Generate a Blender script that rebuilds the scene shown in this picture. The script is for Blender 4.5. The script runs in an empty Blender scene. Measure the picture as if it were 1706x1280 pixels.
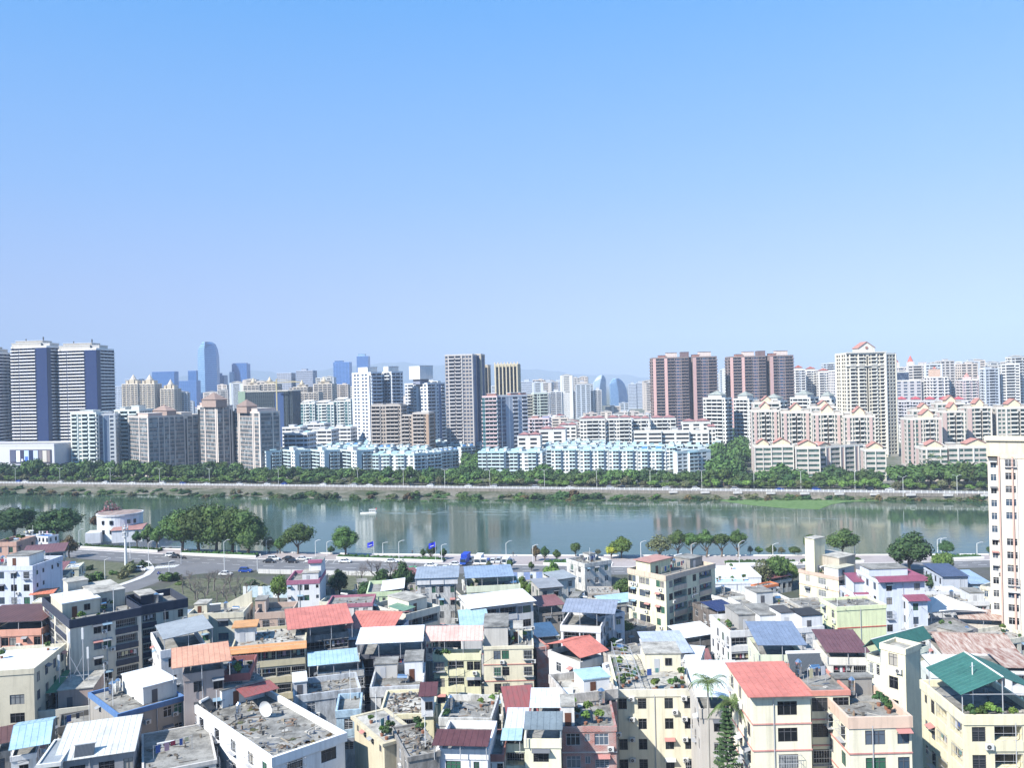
import bpy, math, random
from mathutils import Vector, Matrix
random.seed(7)
RND = random.random
def rr(a, b): return a + (b - a) * random.random()
sc = bpy.context.scene
col = sc.collection
R = math.radians

# ---------------------------------------------------------------- camera
F = 1400.0; CX, CY = 853.0, 640.0; ROLL = 0.025; H = 63.0
cr, sr = math.cos(ROLL), math.sin(ROLL)
cam_d = bpy.data.cameras.new('camera'); cam = bpy.data.objects.new('camera', cam_d); col.objects.link(cam)
cam_d.sensor_width = 36.0; cam_d.lens = 36.0 * F / 1706.0
cam_d.clip_start = 0.5; cam_d.clip_end = 60000
cam.matrix_world = Matrix.Translation((0, 0, H)) @ Matrix.Rotation(R(90), 4, 'X') @ Matrix.Rotation(ROLL, 4, 'Z').inverted()
sc.camera = cam

# ---------------------------------------------------------------- sky and sun
SUN_EL, SUN_AZ = 43.0, 232.0
w = bpy.data.worlds.new('World'); sc.world = w; w.use_nodes = True
nt = w.node_tree; nt.nodes.clear()
N = nt.nodes.new; L = nt.links.new
out = N('ShaderNodeOutputWorld'); bg = N('ShaderNodeBackground'); sky = N('ShaderNodeTexSky')
sky.sky_type = 'NISHITA'; sky.sun_disc = False; sky.sun_elevation = R(SUN_EL); sky.sun_rotation = R(SUN_AZ)
sky.altitude = 0; sky.air_density = 1.0; sky.dust_density = 0.6; sky.ozone_density = 2.5
tc = N('ShaderNodeTexCoord'); sep = N('ShaderNodeSeparateXYZ'); L(tc.outputs['Generated'], sep.inputs[0])
ramp = N('ShaderNodeValToRGB'); L(sep.outputs['Z'], ramp.inputs[0])
e = ramp.color_ramp.elements
e[0].position = 0.0; e[0].color = (0.62, 0.64, 0.87, 1)
e[1].position = 1.0; e[1].color = (.45, .85, 1.0, 1)
for p, c in ((0.10, (0.48, 0.54, 0.80)), (0.22, (0.43, 0.65, 0.95)), (0.42, (0.40, 0.96, 1.20))):
    q = e.new(p); q.color = c + (1,)
mul = N('ShaderNodeMix'); mul.data_type = 'RGBA'; mul.blend_type = 'MULTIPLY'; mul.inputs[0].default_value = 1.0
mul.clamp_result = False
L(sky.outputs[0], mul.inputs[6]); L(ramp.outputs[0], mul.inputs[7])
# hazy spring air evens the clear-sky colours out round the compass
even = N('ShaderNodeValToRGB'); L(sep.outputs['Z'], even.inputs[0]); e2 = even.color_ramp.elements
K = 5.0
e2[0].position = 0.0; e2[0].color = (2.45 / K, 3.05 / K, 4.35 / K, 1)
e2[1].position = 1.0; e2[1].color = (.42 / K, 1.3 / K, 3.0 / K, 1)
for p, c in ((0.10, (2.15, 2.9, 4.7)), (0.22, (1.3, 2.6, 4.8)), (0.42, (.45, 1.95, 4.7))):
    q = e2.new(p); q.color = tuple(x / K for x in c) + (1,)
up = N('ShaderNodeMix'); up.data_type = 'RGBA'; up.blend_type = 'MULTIPLY'; up.inputs[0].default_value = 1.0; up.inputs[7].default_value = (K, K, K, 1); L(even.outputs[0], up.inputs[6])
bl = N('ShaderNodeMix'); bl.data_type = 'RGBA'; bl.inputs[0].default_value = 0.72; L(mul.outputs[2], bl.inputs[6]); L(up.outputs[2], bl.inputs[7]); L(bl.outputs[2], bg.inputs[0])
bg.inputs[1].default_value = 0.115
L(bg.outputs[0], out.inputs[0])
sun_d = bpy.data.lights.new('sun', 'SUN'); sun_d.energy = 5.0; sun_d.angle = R(0.5); sun_d.color = (1.0, 0.96, 0.90)
sun = bpy.data.objects.new('sun', sun_d); col.objects.link(sun)
sd = Vector((math.sin(R(SUN_AZ)) * math.cos(R(SUN_EL)), math.cos(R(SUN_AZ)) * math.cos(R(SUN_EL)), math.sin(R(SUN_EL))))
sun.rotation_euler = sd.to_track_quat('Z', 'Y').to_euler()
sun.location = (0, 0, 300)
sc.view_settings.view_transform = 'Standard'; sc.view_settings.look = 'None'
sc.view_settings.gamma = 1.0; sc.view_settings.use_curve_mapping = False
sc.view_settings.exposure = 0.92
sc.render.engine = 'CYCLES'
cy = sc.cycles
cy.use_denoising = True; cy.max_bounces = 5; cy.diffuse_bounces = 1; cy.glossy_bounces = 2
cy.transmission_bounces = 2; cy.volume_bounces = 0; cy.transparent_max_bounces = 4
cy.caustics_reflective = False; cy.caustics_refractive = False

# ---------------------------------------------------------------- pixel <-> place
def uv(px, py):
    dx, dy = px - CX, py - CY
    return dx * cr - dy * sr, dx * sr + dy * cr
def proj(X, Y, Z):
    u, v = X / Y * F, (H - Z) / Y * F
    return CX + u * cr + v * sr, CY + v * cr - u * sr
def at(px, py, z=0.0):
    u, v = uv(px, py); Y = (H - z) * F / v
    return Vector((u / F * Y, Y, z))
def atd(px, py, d):
    u, v = uv(px, py)
    return Vector((u / F * d, d, H - v / F * d))
def solve(P, ang, px):
    """length along direction ang from P so that the point projects at px"""
    c, s = math.cos(ang), math.sin(ang)
    sgn = 1 if proj(P.x + c * .1, P.y + s * .1, P.z)[0] > proj(P.x, P.y, P.z)[0] else -1
    if (px - proj(P.x, P.y, P.z)[0]) * sgn <= 0: return 1.0
    a, b = 0.0, 400.0
    for i in range(40):
        m = (a + b) / 2; Y = P.y + s * m
        if Y < 5: b = m; continue
        q = proj(P.x + c * m, Y, P.z)[0]
        if (q - px) * sgn < 0: a = m
        else: b = m
    return (a + b) / 2
def solvey(P, ang, py):
    c, s = math.cos(ang), math.sin(ang); a, b = 0.0, 300.0
    for i in range(40):
        m = (a + b) / 2
        if proj(P.x + c * m, P.y + s * m, P.z)[1] > py: a = m
        else: b = m
    return (a + b) / 2

# ---------------------------------------------------------------- materials
def lin(c):
    return tuple(((x / 255.0) / 12.92 if x / 255.0 < .04045 else ((x / 255.0 + .055) / 1.055) ** 2.4) for x in c)
_m = {}
def mat(name, c, rough=.85, metal=0.0, kind='plaster', spec=.3, c2=None):
    key = (name, c, rough, kind, c2)
    if key in _m: return _m[key]
    m = bpy.data.materials.new(name); m.use_nodes = True; t = m.node_tree; n = t.nodes.new; l = t.links.new
    b = t.nodes['Principled BSDF']; b.inputs['Roughness'].default_value = rough; b.inputs['Metallic'].default_value = metal
    b.inputs['Specular IOR Level'].default_value = spec
    base = c + (1,)
    if kind == 'flat':
        b.inputs['Base Color'].default_value = base; _m[key] = m; return m
    geo = n('ShaderNodeNewGeometry'); oi = n('ShaderNodeObjectInfo')
    def noise(scale, detail=4, vec=None, rg=.6):
        x = n('ShaderNodeTexNoise'); x.inputs['Scale'].default_value = scale; x.inputs['Detail'].default_value = detail
        x.inputs['Roughness'].default_value = rg; l(vec or geo.outputs['Position'], x.inputs['Vector']); return x.outputs[0]
    def mapr(s, a, b_, c_, d):
        x = n('ShaderNodeMapRange'); l(s, x.inputs[0])
        for i, q in enumerate((a, b_, c_, d)): x.inputs[i + 1].default_value = q
        return x.outputs[0]
    def mix(f, a, b_, typ='MIX'):
        x = n('ShaderNodeMix'); x.data_type = 'RGBA'; x.blend_type = typ
        if isinstance(f, float): x.inputs[0].default_value = f
        else: l(f, x.inputs[0])
        for i, q in ((6, a), (7, b_)):
            if isinstance(q, tuple): x.inputs[i].default_value = q if len(q) == 4 else q + (1,)
            else: l(q, x.inputs[i])
        return x.outputs[2]
    def scl(sx, sy, sz):
        x = n('ShaderNodeVectorMath'); x.operation = 'MULTIPLY'; l(geo.outputs['Position'], x.inputs[0]); x.inputs[1].default_value = (sx, sy, sz); return x.outputs[0]
    if kind == 'plaster':
        dk = tuple(q * .52 for q in c) + (1,)
        o = mix(mapr(noise(1.0, 5, scl(1.6, 1.6, .12)), .48, .76, 0, .6), base, dk)      # rain streaks
        o = mix(mapr(noise(.35, 7, None, .68), .50, .72, 0, .5), o, tuple(q * .74 for q in c) + (1,))   # stains
        o = mix(mapr(noise(5.0, 3), .3, .7, 0, .12), o, tuple(min(1, q * .7) for q in c) + (1,))
    elif kind == 'clean':
        o = mix(mapr(noise(1.0, 4, scl(1.2, 1.2, .06)), .50, .80, 0, .35), base, tuple(q * .7 for q in c) + (1,))
    elif kind == 'old':      # bare weathered concrete with black mould
        dk = tuple(q * .30 for q in c) + (1,)
        o = mix(mapr(noise(.8, 8, scl(1.5, 1.5, .35), .7), .44, .68, 0, .85), base, dk)
        o = mix(mapr(noise(3.0, 6), .45, .65, 0, .35), o, tuple(q * .5 for q in c) + (1,))
    elif kind == 'roofc':    # flat concrete roof, stained
        dk = tuple(q * .33 for q in c) + (1,)
        o = mix(mapr(noise(.33, 9, None, .72), .42, .64, 0, .95), base, dk)
        o = mix(mapr(noise(1.8, 7, None, .7), .5, .66, 0, .55), o, tuple(q * .42 for q in c) + (1,))
        o = mix(mapr(noise(6.0, 4), .58, .7, 0, .35), o, tuple(min(1, q * 1.5) for q in c) + (1,))
    elif kind == 'sheet':    # painted metal roof
        o = mix(mapr(noise(.4, 7, None, .68), .42, .64, 0, .7), base, tuple(min(1, q * .68) for q in c) + (1,))
        o = mix(mapr(noise(2.5, 7, None, .7), .52, .66, 0, .6), o, tuple(q * .55 for q in c) + (1,))
    elif kind == 'rust':
        o = mix(mapr(noise(1.0, 7, scl(1.8, .35, .35), .7), .40, .64, 0, 1), base, (c2 or (.16, .055, .03)) + (1,))
    elif kind == 'brick':
        br = n('ShaderNodeTexBrick'); br.inputs['Scale'].default_value = 1.0
        tcx = n('ShaderNodeTexCoord'); cb = n('ShaderNodeSeparateXYZ'); l(tcx.outputs['Object'], cb.inputs[0])
        ad = n('ShaderNodeMath'); l(cb.outputs[0], ad.inputs[0]); l(cb.outputs[1], ad.inputs[1])
        cc = n('ShaderNodeCombineXYZ'); l(ad.outputs[0], cc.inputs[0]); l(cb.outputs[2], cc.inputs[1]); l(cc.outputs[0], br.inputs['Vector'])
        br.inputs['Brick Width'].default_value = .45; br.inputs['Row Height'].default_value = .16; br.inputs['Mortar Size'].default_value = .015
        br.inputs['Color1'].default_value = base; br.inputs['Color2'].default_value = tuple(q * .7 for q in c) + (1,)
        br.inputs['Mortar'].default_value = (.5, .46, .43, 1)
        o = mix(mapr(noise(.7, 6), .42, .62, 0, .7), br.outputs[0], (.40, .34, .32, 1))
    elif kind == 'leaf':
        c2 = c2 or tuple(q * 1.9 for q in c)
        o = mix(mapr(noise(.5, 3), .40, .62, 0, 1), base, c2 + (1,))
        o = mix(mapr(noise(3.0, 3), .35, .65, 0, .55), o, tuple(q * .5 for q in c) + (1,))
        hs = n('ShaderNodeHueSaturation'); l(o, hs.inputs['Color']); l(mapr(oi.outputs['Random'], 0, 1, .485, .515), hs.inputs['Hue'])
        l(mapr(oi.outputs['Random'], 0, 1, .75, 1.35), hs.inputs['Value']); o = hs.outputs[0]
    elif kind == 'glass':
        vr = n('ShaderNodeTexWhiteNoise'); vr.noise_dimensions = '3D'
        sn = n('ShaderNodeVectorMath'); sn.operation = 'SNAP'; l(geo.outputs['Position'], sn.inputs[0]); sn.inputs[1].default_value = (1.7, 1.7, 3.1); l(sn.outputs[0], vr.inputs['Vector'])
        o = mix(mapr(vr.outputs[0], .55, 1.0, 0, .6), base, (c2 or (.30, .33, .36)) + (1,))
    elif kind == 'ground':
        o = mix(mapr(noise(.06, 8, None, .7), .42, .60, 0, 1), base, (c2 or (.2, .2, .18)) + (1,))
        o = mix(mapr(noise(.9, 6, None, .7), .45, .7, 0, .6), o, tuple(q * .5 for q in c) + (1,))
    elif kind == 'asphalt':
        o = mix(mapr(noise(.12, 5, None, .6), .4, .7, 0, .6), base, tuple(q * 1.35 for q in c) + (1,))
        o = mix(mapr(noise(1.5, 5), .5, .7, 0, .35), o, tuple(q * .65 for q in c) + (1,))
    l(o, b.inputs['Base Color'])
    if kind in ('old', 'roofc', 'ground', 'plaster'):
        bp = n('ShaderNodeBump'); bp.inputs['Strength'].default_value = .35; bp.inputs['Distance'].default_value = .05
        l(noise(4.0, 6), bp.inputs['Height']); l(bp.outputs[0], b.inputs['Normal'])
    _m[key] = m
    return m
def P(c, kind='plaster', rough=.85): return mat('painted_wall', lin(c), rough, kind=kind)
def S(c, kind='sheet', rough=.5, c2=None): return mat('metal_sheet', lin(c), rough, kind=kind, c2=c2)
GLASS = mat('window_glass', (.016, .020, .026), .12, kind='glass', spec=.5, c2=(.07, .085, .10))
GLASSB = mat('window_glass_blue', (.045, .07, .12), .15, kind='glass', spec=.6, c2=(.17, .23, .30))
GLASSG = mat('window_glass_green', (.03, .13, .08), .2, kind='glass', spec=.5, c2=(.16, .34, .26))
PANES = [mat('pane_dark', (.010, .012, .015), .25, kind='flat', spec=.22), mat('pane_grey', (.028, .034, .04), .2, kind='flat', spec=.3),
         mat('pane_blue', (.05, .08, .12), .12, kind='flat', spec=.6), mat('pane_curtain', (.22, .23, .23), .6, kind='flat'), mat('pane_blind', (.34, .32, .28), .7, kind='flat'), mat('pane_sky', (.10, .13, .17), .08, kind='flat', spec=.9),
         mat('pane_dark', (.010, .012, .015), .25, kind='flat', spec=.22), mat('pane_dark', (.010, .012, .015), .25, kind='flat', spec=.22), mat('pane_green', (.04, .13, .08), .2, kind='flat', spec=.5)]
WHITE = mat('white_paint', (.72, .72, .70), .6, kind='flat')
ALU = mat('aluminium', (.55, .56, .58), .4, .3, kind='flat')
DARKM = mat('dark_metal', (.05, .05, .055), .5, kind='flat')
STEEL = mat('stainless_steel', (.75, .76, .78), .22, 1.0, kind='flat')
INNER = mat('recess_shade', (.045, .042, .04), .9, kind='flat')  # balcony back walls coloured near black for the shade in the recess
ROOFC = mat('roof_concrete', lin((150, 148, 142)), .9, kind='roofc')
ROOFL = mat('roof_screed', lin((186, 182, 172)), .9, kind='roofc')
OLD = mat('weathered_concrete', lin((176, 172, 164)), .9, kind='old')

# ---------------------------------------------------------------- mesh building
class MB:
    def __init__(s): s.v = []; s.f = []; s.m = []; s.mats = []
    def mi(s, m):
        if m not in s.mats: s.mats.append(m)
        return s.mats.index(m)
    def poly(s, pts, m):
        k = len(s.v); s.v.extend(pts); s.f.append(tuple(range(k, k + len(pts)))); s.m.append(s.mi(m))
    def quad(s, a, b, c, d, m): s.poly((a, b, c, d), m)
    def hexa(s, b, t, m, skip=()):
        """b, t: 4 bottom and 4 top points"""
        k = len(s.v); s.v.extend(b); s.v.extend(t); i = s.mi(m)
        for j, f in enumerate(((3, 2, 1, 0), (4, 5, 6, 7), (0, 1, 5, 4), (1, 2, 6, 5), (2, 3, 7, 6), (3, 0, 4, 7))):
            if j in skip: continue
            s.f.append(tuple(k + q for q in f)); s.m.append(i)
    def box(s, x0, y0, z0, x1, y1, z1, m):
        s.hexa([(x0, y0, z0), (x1, y0, z0), (x1, y1, z0), (x0, y1, z0)], [(x0, y0, z1), (x1, y0, z1), (x1, y1, z1), (x0, y1, z1)], m)
    def bar(s, a, b, r, m, n=4, r2=None):
        a = Vector(a); b = Vector(b); d = (b - a); r2 = r if r2 is None else r2
        if d.length < 1e-5: return
        q = d.to_track_quat('Z', 'Y'); k = len(s.v); i = s.mi(m)
        for (o, rad) in ((a, r), (b, r2)):
            for j in range(n):
                an = 2 * math.pi * (j + .5) / n; s.v.append(tuple(o + q @ Vector((rad * math.cos(an), rad * math.sin(an), 0))))
        for j in range(n): s.f.append((k + j, k + (j + 1) % n, k + n + (j + 1) % n, k + n + j)); s.m.append(i)
        s.f.append(tuple(k + j for j in reversed(range(n)))); s.m.append(i)
        s.f.append(tuple(k + n + j for j in range(n))); s.m.append(i)
    def cyl(s, x, y, z0, z1, r, m, n=12, r2=None): s.bar((x, y, z0), (x, y, z1), r, m, n, r2)
    def prism(s, pts, z0, z1, m, cap=True):
        n = len(pts); k = len(s.v); i = s.mi(m)
        s.v.extend((p[0], p[1], z0) for p in pts); s.v.extend((p[0], p[1], z1) for p in pts)
        for j in range(n): s.f.append((k + j, k + (j + 1) % n, k + n + (j + 1) % n, k + n + j)); s.m.append(i)
        if cap: s.f.append(tuple(k + n + j for j in range(n))); s.m.append(i)
    def mesh(s, name, smooth=False):
        me = bpy.data.meshes.new(name); me.from_pydata(s.v, [], s.f)
        for m in s.mats: me.materials.append(m)
        if len(s.mats) > 1: me.polygons.foreach_set('material_index', s.m)
        if smooth: me.polygons.foreach_set('use_smooth', [True] * len(s.f))
        me.update(); return me
    def build(s, name, parent=None, smooth=False, kind=None, label=None):
        if not s.f: return None
        return link(name, s.mesh(name, smooth), parent, kind, label)
def link(name, me, parent=None, kind=None, label=None, loc=None, rz=0.0):
    o = bpy.data.objects.new(name, me); col.objects.link(o)
    if parent: o.parent = parent
    if kind: o['kind'] = kind
    if label: o['label'] = label
    if loc: o.location = loc
    if rz: o.rotation_euler = (0, 0, rz)
    return o
USED = {}
def thing(name, label, cat, loc=(0, 0, 0), rz=0.0, group=None, me=None):
    o = bpy.data.objects.new(name, me); col.objects.link(o); o.location = loc; o.rotation_euler = (0, 0, rz)
    if me is None: o.empty_display_size = 1
    o['label'] = label; o['category'] = cat
    if group: o['group'] = group
    USED[label] = USED.get(label, 0) + 1
    return o
def copy_tree(o, loc, rz=0.0, scale=None, label=None):
    c = o.copy(); col.objects.link(c); c.location = loc; c.rotation_euler = (0, 0, rz)
    if scale: c.scale = scale if isinstance(scale, tuple) else (scale,) * 3
    if label: c['label'] = label
    for ch in KIDS.get(o.name, []):
        d = ch.copy(); col.objects.link(d); d.parent = c
        for g in KIDS.get(ch.name, []):
            h = g.copy(); col.objects.link(h); h.parent = d
    return c
KIDS = {}
def kid(name, me, parent, kind=None):
    o = link(name, me, parent, kind); KIDS.setdefault(parent.name, []).append(o); return o
def structure(o, label=None):
    o['kind'] = 'structure'
    if label: o['label'] = label
    return o
# ================================================================ THE LAND
def far_line(x):          # road edge on the far bank
    if x < 300: return 504 - .285 * x
    return 418.5 - .02 * (x - 300)
near_pts = [(-3000, 1500), (-700, 560), (-330, 410), (-208, 356), (-106, 328), (-53, 316), (10, 306), (74, 298), (155, 290), (420, 262), (3000, 0)]
def near_line(x):
    for (a, b) in zip(near_pts, near_pts[1:]):
        if a[0] <= x <= b[0]: return a[1] + (b[1] - a[1]) * (x - a[0]) / (b[0] - a[0])
GRN = mat('city_ground', (.10, .098, .09), .95, kind='ground', c2=(.07, .08, .05))
GRF = mat('far_ground', (.10, .12, .07), .95, kind='ground', c2=(.22, .21, .19))
PAVE = mat('promenade_paving', (.34, .30, .29), .9, kind='asphalt')
ASPH = mat('asphalt', (.15, .15, .155), .9, kind='asphalt')
GRASS = mat('grass', (.085, .095, .05), .95, kind='leaf', c2=(.15, .15, .10))
STONE = mat('embankment_stone', (.27, .245, .21), .95, kind='old')
KERB = mat('kerb_concrete', (.62, .60, .57), .8, kind='plaster')
xs = [-3000, -1500, -900, -700, -600] + list(range(-560, 321, 20)) + [420, 700, 1200, 3000]
b = MB()
for a, c in zip(xs, xs[1:]):
    b.quad((a, -300, 0), (c, -300, 0), (c, near_line(c), 0), (a, near_line(a), 0), GRN)
structure(b.build('ground'))
b = MB()
for a, c in zip(xs, xs[1:]):
    b.quad((a, near_line(a), 0), (c, near_line(c), 0), (c, near_line(c), -7), (a, near_line(a), -7), STONE)
    b.quad((a, near_line(a) - .5, .004), (c, near_line(c) - .5, .004), (c, near_line(c), .5), (a, near_line(a), .5), KERB)
structure(b.build('river_wall'))
b = MB()
fx = [-6000, -3000, -1500, -900] + list(range(-600, 321, 20)) + [420, 700, 1200, 3000, 6000]
for a, c in zip(fx, fx[1:]):
    b.quad((a, far_line(a), 0), (c, far_line(c), 0), (c * 2.2, 16500, 0), (a * 2.2, 16500, 0), GRF)
structure(b.build('ground'))
# far bank: low wall, scrub slope
def slope_w(x): return 33 if x < -60 else (33 - (x + 60) * .125 if x < 180 else 2.5)
b = MB(); sc_ = MB()
for a, c in zip(fx, fx[1:]):
    h1 = 2.1
    b.quad((a, far_line(a) - .3, -h1), (c, far_line(c) - .3, -h1), (c, far_line(c) - .3, .1), (a, far_line(a) - .3, .1), STONE)
    b.quad((a, far_line(a) - .3, .1), (c, far_line(c) - .3, .1), (c, far_line(c) + .4, .1), (a, far_line(a) + .4, .1), KERB)
structure(b.build('retaining_wall'))
b = MB()
SCR = mat('scrub_bank', (.075, .085, .045), .95, kind='ground', c2=(.22, .20, .16))
SL = list(range(-900, 321, 8)) + [420, 3000]
def slz(i, x):
    t = i / 6.0
    return -1.7 - 2.6 * t ** .8 + (.6 * math.sin(x * .17 + i * 2.1) + .4 * math.sin(x * .43 + i)) * (1 if 0 < i < 6 else 0) * .6
for a, c in zip(SL, SL[1:]):
    for i in range(6):
        wa, wc = slope_w(a) / 6, slope_w(c) / 6
        ja = .9 * math.sin(a * .11); jc = .9 * math.sin(c * .11)
        pa = (a, far_line(a) - .5 - wa * i - (ja if i else 0), slz(i, a)); pb = (c, far_line(c) - .5 - wc * i - (jc if i else 0), slz(i, c))
        pc = (c, far_line(c) - .5 - wc * (i + 1) - jc, slz(i + 1, c)); pd = (a, far_line(a) - .5 - wa * (i + 1) - ja, slz(i + 1, a))
        b.quad(pa, pb, pc, pd, SCR)
structure(b.build('river_bank', smooth=True))
# river
m = bpy.data.materials.new('river_water'); m.use_nodes = True; t = m.node_tree; n = t.nodes.new; l = t.links.new
bs = t.nodes['Principled BSDF']; bs.inputs['Base Color'].default_value = (.045, .082, .050, 1); bs.inputs['Roughness'].default_value = .06
bs.inputs['IOR'].default_value = 1.38; bs.inputs['Specular IOR Level'].default_value = .6
geo = n('ShaderNodeNewGeometry')
def wn(sx, sy, scale, det):
    v = n('ShaderNodeVectorMath'); v.operation = 'MULTIPLY'; l(geo.outputs['Position'], v.inputs[0]); v.inputs[1].default_value = (sx, sy, 1)
    x = n('ShaderNodeTexNoise'); x.inputs['Scale'].default_value = scale; x.inputs['Detail'].default_value = det; l(v.outputs[0], x.inputs['Vector']); return x.outputs[0]
a1 = wn(.28, 1, .8, 5); a2 = wn(.12, .5, .12, 3); a3 = wn(.01, .03, 1, 3)
mm = n('ShaderNodeMath'); mm.operation = 'MULTIPLY_ADD'; l(a2, mm.inputs[0]); mm.inputs[1].default_value = 1.6; l(a1, mm.inputs[2])
ms = n('ShaderNodeMapRange'); l(a3, ms.inputs[0]); ms.inputs[1].default_value = .42; ms.inputs[2].default_value = .6; ms.inputs[3].default_value = .03; ms.inputs[4].default_value = .15
bp = n('ShaderNodeBump'); bp.inputs['Distance'].default_value = .35; l(ms.outputs[0], bp.inputs['Strength']); l(mm.outputs[0], bp.inputs['Height']); l(bp.outputs[0], bs.inputs['Normal'])
b = MB(); b.quad((-3500, 60, -3.6), (3500, -60, -3.6), (3500, 700, -3.6), (-3500, 1700, -3.6), m)
structure(b.build('river'))
b = MB(); b.quad((-3500, 60, -8), (3500, -60, -8), (3500, 700, -8), (-3500, 1700, -8), SCR); structure(b.build('river_bed'))
# algae mat and the reeds under the far wall
ALG = mat('duckweed', (.09, .16, .04), .9, kind='leaf', c2=(.15, .22, .08))
b = MB()
up = [(1196, 833), (1260, 832), (1330, 833), (1420, 834), (1500, 832), (1560, 830)]
dn = [(1196, 834), (1250, 842), (1320, 848), (1365, 849), (1385, 841), (1410, 836.5), (1500, 833.5), (1560, 831)]
pts = [at(x, y, -3.55) for x, y in up] + [at(x, y, -3.55) for x, y in reversed(dn)]
b.prism([(p.x, p.y) for p in reversed(pts)], -3.59, -3.52, ALG)
o = b.build('floating_weed'); o['kind'] = 'stuff'; o['label'] = 'bright green mat of floating weed below the river wall'
# far riverside road, footpath, railing
b = MB(); k = MB(); pv = MB()
for a, c in zip(fx, fx[1:]):
    pv.quad((a, far_line(a) + .4, .10), (c, far_line(c) + .4, .10), (c, far_line(c) + 3.2, .10), (a, far_line(a) + 3.2, .10), PAVE)
    b.quad((a, far_line(a) + 3.4, .006), (c, far_line(c) + 3.4, .006), (c, far_line(c) + 12, .006), (a, far_line(a) + 12, .006), ASPH)
    k.quad((a, far_line(a) + 3.2, .12), (c, far_line(c) + 3.2, .12), (c, far_line(c) + 3.4, .12), (a, far_line(a) + 3.4, .12), KERB)
structure(b.build('road')); structure(k.build('kerb')); structure(pv.build('pavement'))
rl = thing('river_railing', 'long white balustrade on top of the far river wall', 'railing')
b = MB(); ps = MB()
x = -420.0
while x < 300:
    ps.box(x - .16, far_line(x) - .1, .1, x + .16, far_line(x) + .2, 1.45, WHITE); x += 2.6
for a, c in zip(fx[3:], fx[4:]):
    if a < -600 or c > 420: continue
    for z0, z1 in ((.95, 1.15), (.45, .6)):
        b.hexa([(a, far_line(a) - .05, z0), (c, far_line(c) - .05, z0), (c, far_line(c) + .1, z0), (a, far_line(a) + .1, z0)],
               [(a, far_line(a) - .05, z1), (c, far_line(c) - .05, z1), (c, far_line(c) + .1, z1), (a, far_line(a) + .1, z1)], WHITE)
b.build('rail', rl); ps.build('post', rl, kind='stuff')
b = MB()
x = 90.0
while x < 300:       # brackets and bastions along the right part of the wall
    b.box(x - 2.4, far_line(x) - 1.6, -1.2, x + 2.4, far_line(x) - .3, -.2, KERB); x += 17
bt = thing('wall_bastions', 'pale concrete ledges jutting out of the far river wall', 'ledge'); b.build('ledge', bt, kind='stuff')

# near promenade, kerb and road
curb = [(-60, 900), (30, 908), (130, 916), (277, 924), (428, 932), (620, 935), (740, 940), (870, 942), (1019, 945), (1200, 945), (1450, 939), (1640, 934), (1800, 930)]
cp = [at(x, y) for x, y in curb]
b = MB()
for a, c in zip(cp, cp[1:]):
    b.hexa([(a.x, a.y, 0.003), (c.x, c.y, 0.003), (c.x, near_line(c.x) - .5, .003), (a.x, near_line(a.x) - .5, .003)],
           [(a.x, a.y, .13), (c.x, c.y, .13), (c.x, near_line(c.x) - .5, .13), (a.x, near_line(a.x) - .5, .13)], PAVE)
structure(b.build('promenade'))
b = MB(); wl = MB()
for a, c in zip(cp, cp[1:]):
    b.hexa([(a.x, a.y - .4, 0), (c.x, c.y - .4, 0), (c.x, c.y + .1, 0), (a.x, a.y + .1, 0)], [(a.x, a.y - .4, .17), (c.x, c.y - .4, .17), (c.x, c.y + .1, .17), (a.x, a.y + .1, .17)], KERB)
structure(b.build('kerb'))
# planter walls along the kerb
for i, (x0, y0, x1, y1) in enumerate([(30, 906, 128, 913), (134, 914, 262, 921), (300, 925, 426, 930), (560, 932, 738, 938), (905, 942, 1020, 944), (1210, 943, 1330, 941), (1338, 941, 1440, 938), (1560, 935, 1640, 932)]):
    a = at(x0, y0); c = at(x1, y1)
    t_ = thing('planter_bed', 'low white kerb wall planter with clipped green hedge, number of beds along the promenade', 'planter', (a.x, a.y, .13), math.atan2(c.y - a.y, c.x - a.x), 'planter beds along the riverside promenade')
    t_['label'] = 'low white walled planter with clipped hedge ' + ['by the dark trees near the round building', 'between the round building and the junction', 'below the banyan clump', 'behind the bare trees by the first flag', 'beside the small brownish trees', 'under the end of the five row trees', 'by the shrubs behind the tower head house', 'by the twin lamp posts on the bank'][i]
    Lh = math.hypot(c.x - a.x, c.y - a.y); q = MB()
    q.box(0, 0, 0, Lh, .35, .75, WHITE); q.box(0, 3.2, 0, Lh, 3.5, .6, WHITE); q.build('wall', t_)
    q = MB()
    nx = int(Lh / .8)
    for s in range(nx):
        for r_ in range(3):
            hz = .75 + rr(0, .6); x = s * .8; y = .5 + r_ * .88
            q.hexa([(x, y, .3), (x + .85, y, .3), (x + .85, y + .9, .3), (x, y + .9, .3)], [(x + rr(-.1, .2), y + rr(0, .2), hz), (x + .7, y + rr(0, .2), hz + rr(-.2, .2)), (x + .7, y + .8, hz), (x + .1, y + .8, hz + rr(-.2, .2))], mat('hedge_leaves', (.035, .075, .02), .9, kind='leaf'))
    q.build('hedge', t_, kind='stuff')
b = MB()
near_e = [(-60, 918), (100, 926), (128, 931), (236, 938), (300, 943), (430, 950), (500, 953), (620, 954), (740, 956), (870, 957), (1019, 958), (1200, 957), (1450, 952), (1640, 946), (1800, 942)]
rp = [at(x, y) for x, y in near_e]
al = sorted(set([p.x for p in cp] + [p.x for p in rp]))
def ip(pts, x):
    for a, c in zip(pts, pts[1:]):
        if a.x <= x <= c.x: return a.y + (c.y - a.y) * (x - a.x) / (c.x - a.x + 1e-9)
    return pts[0].y if x < pts[0].x else pts[-1].y
for a, c in zip(al, al[1:]):
    b.quad((a, ip(rp, a), .006), (c, ip(rp, c), .006), (c, ip(cp, c) - .4, .006), (a, ip(cp, a) - .4, .006), ASPH)
structure(b.build('road'))
b = MB()
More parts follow.
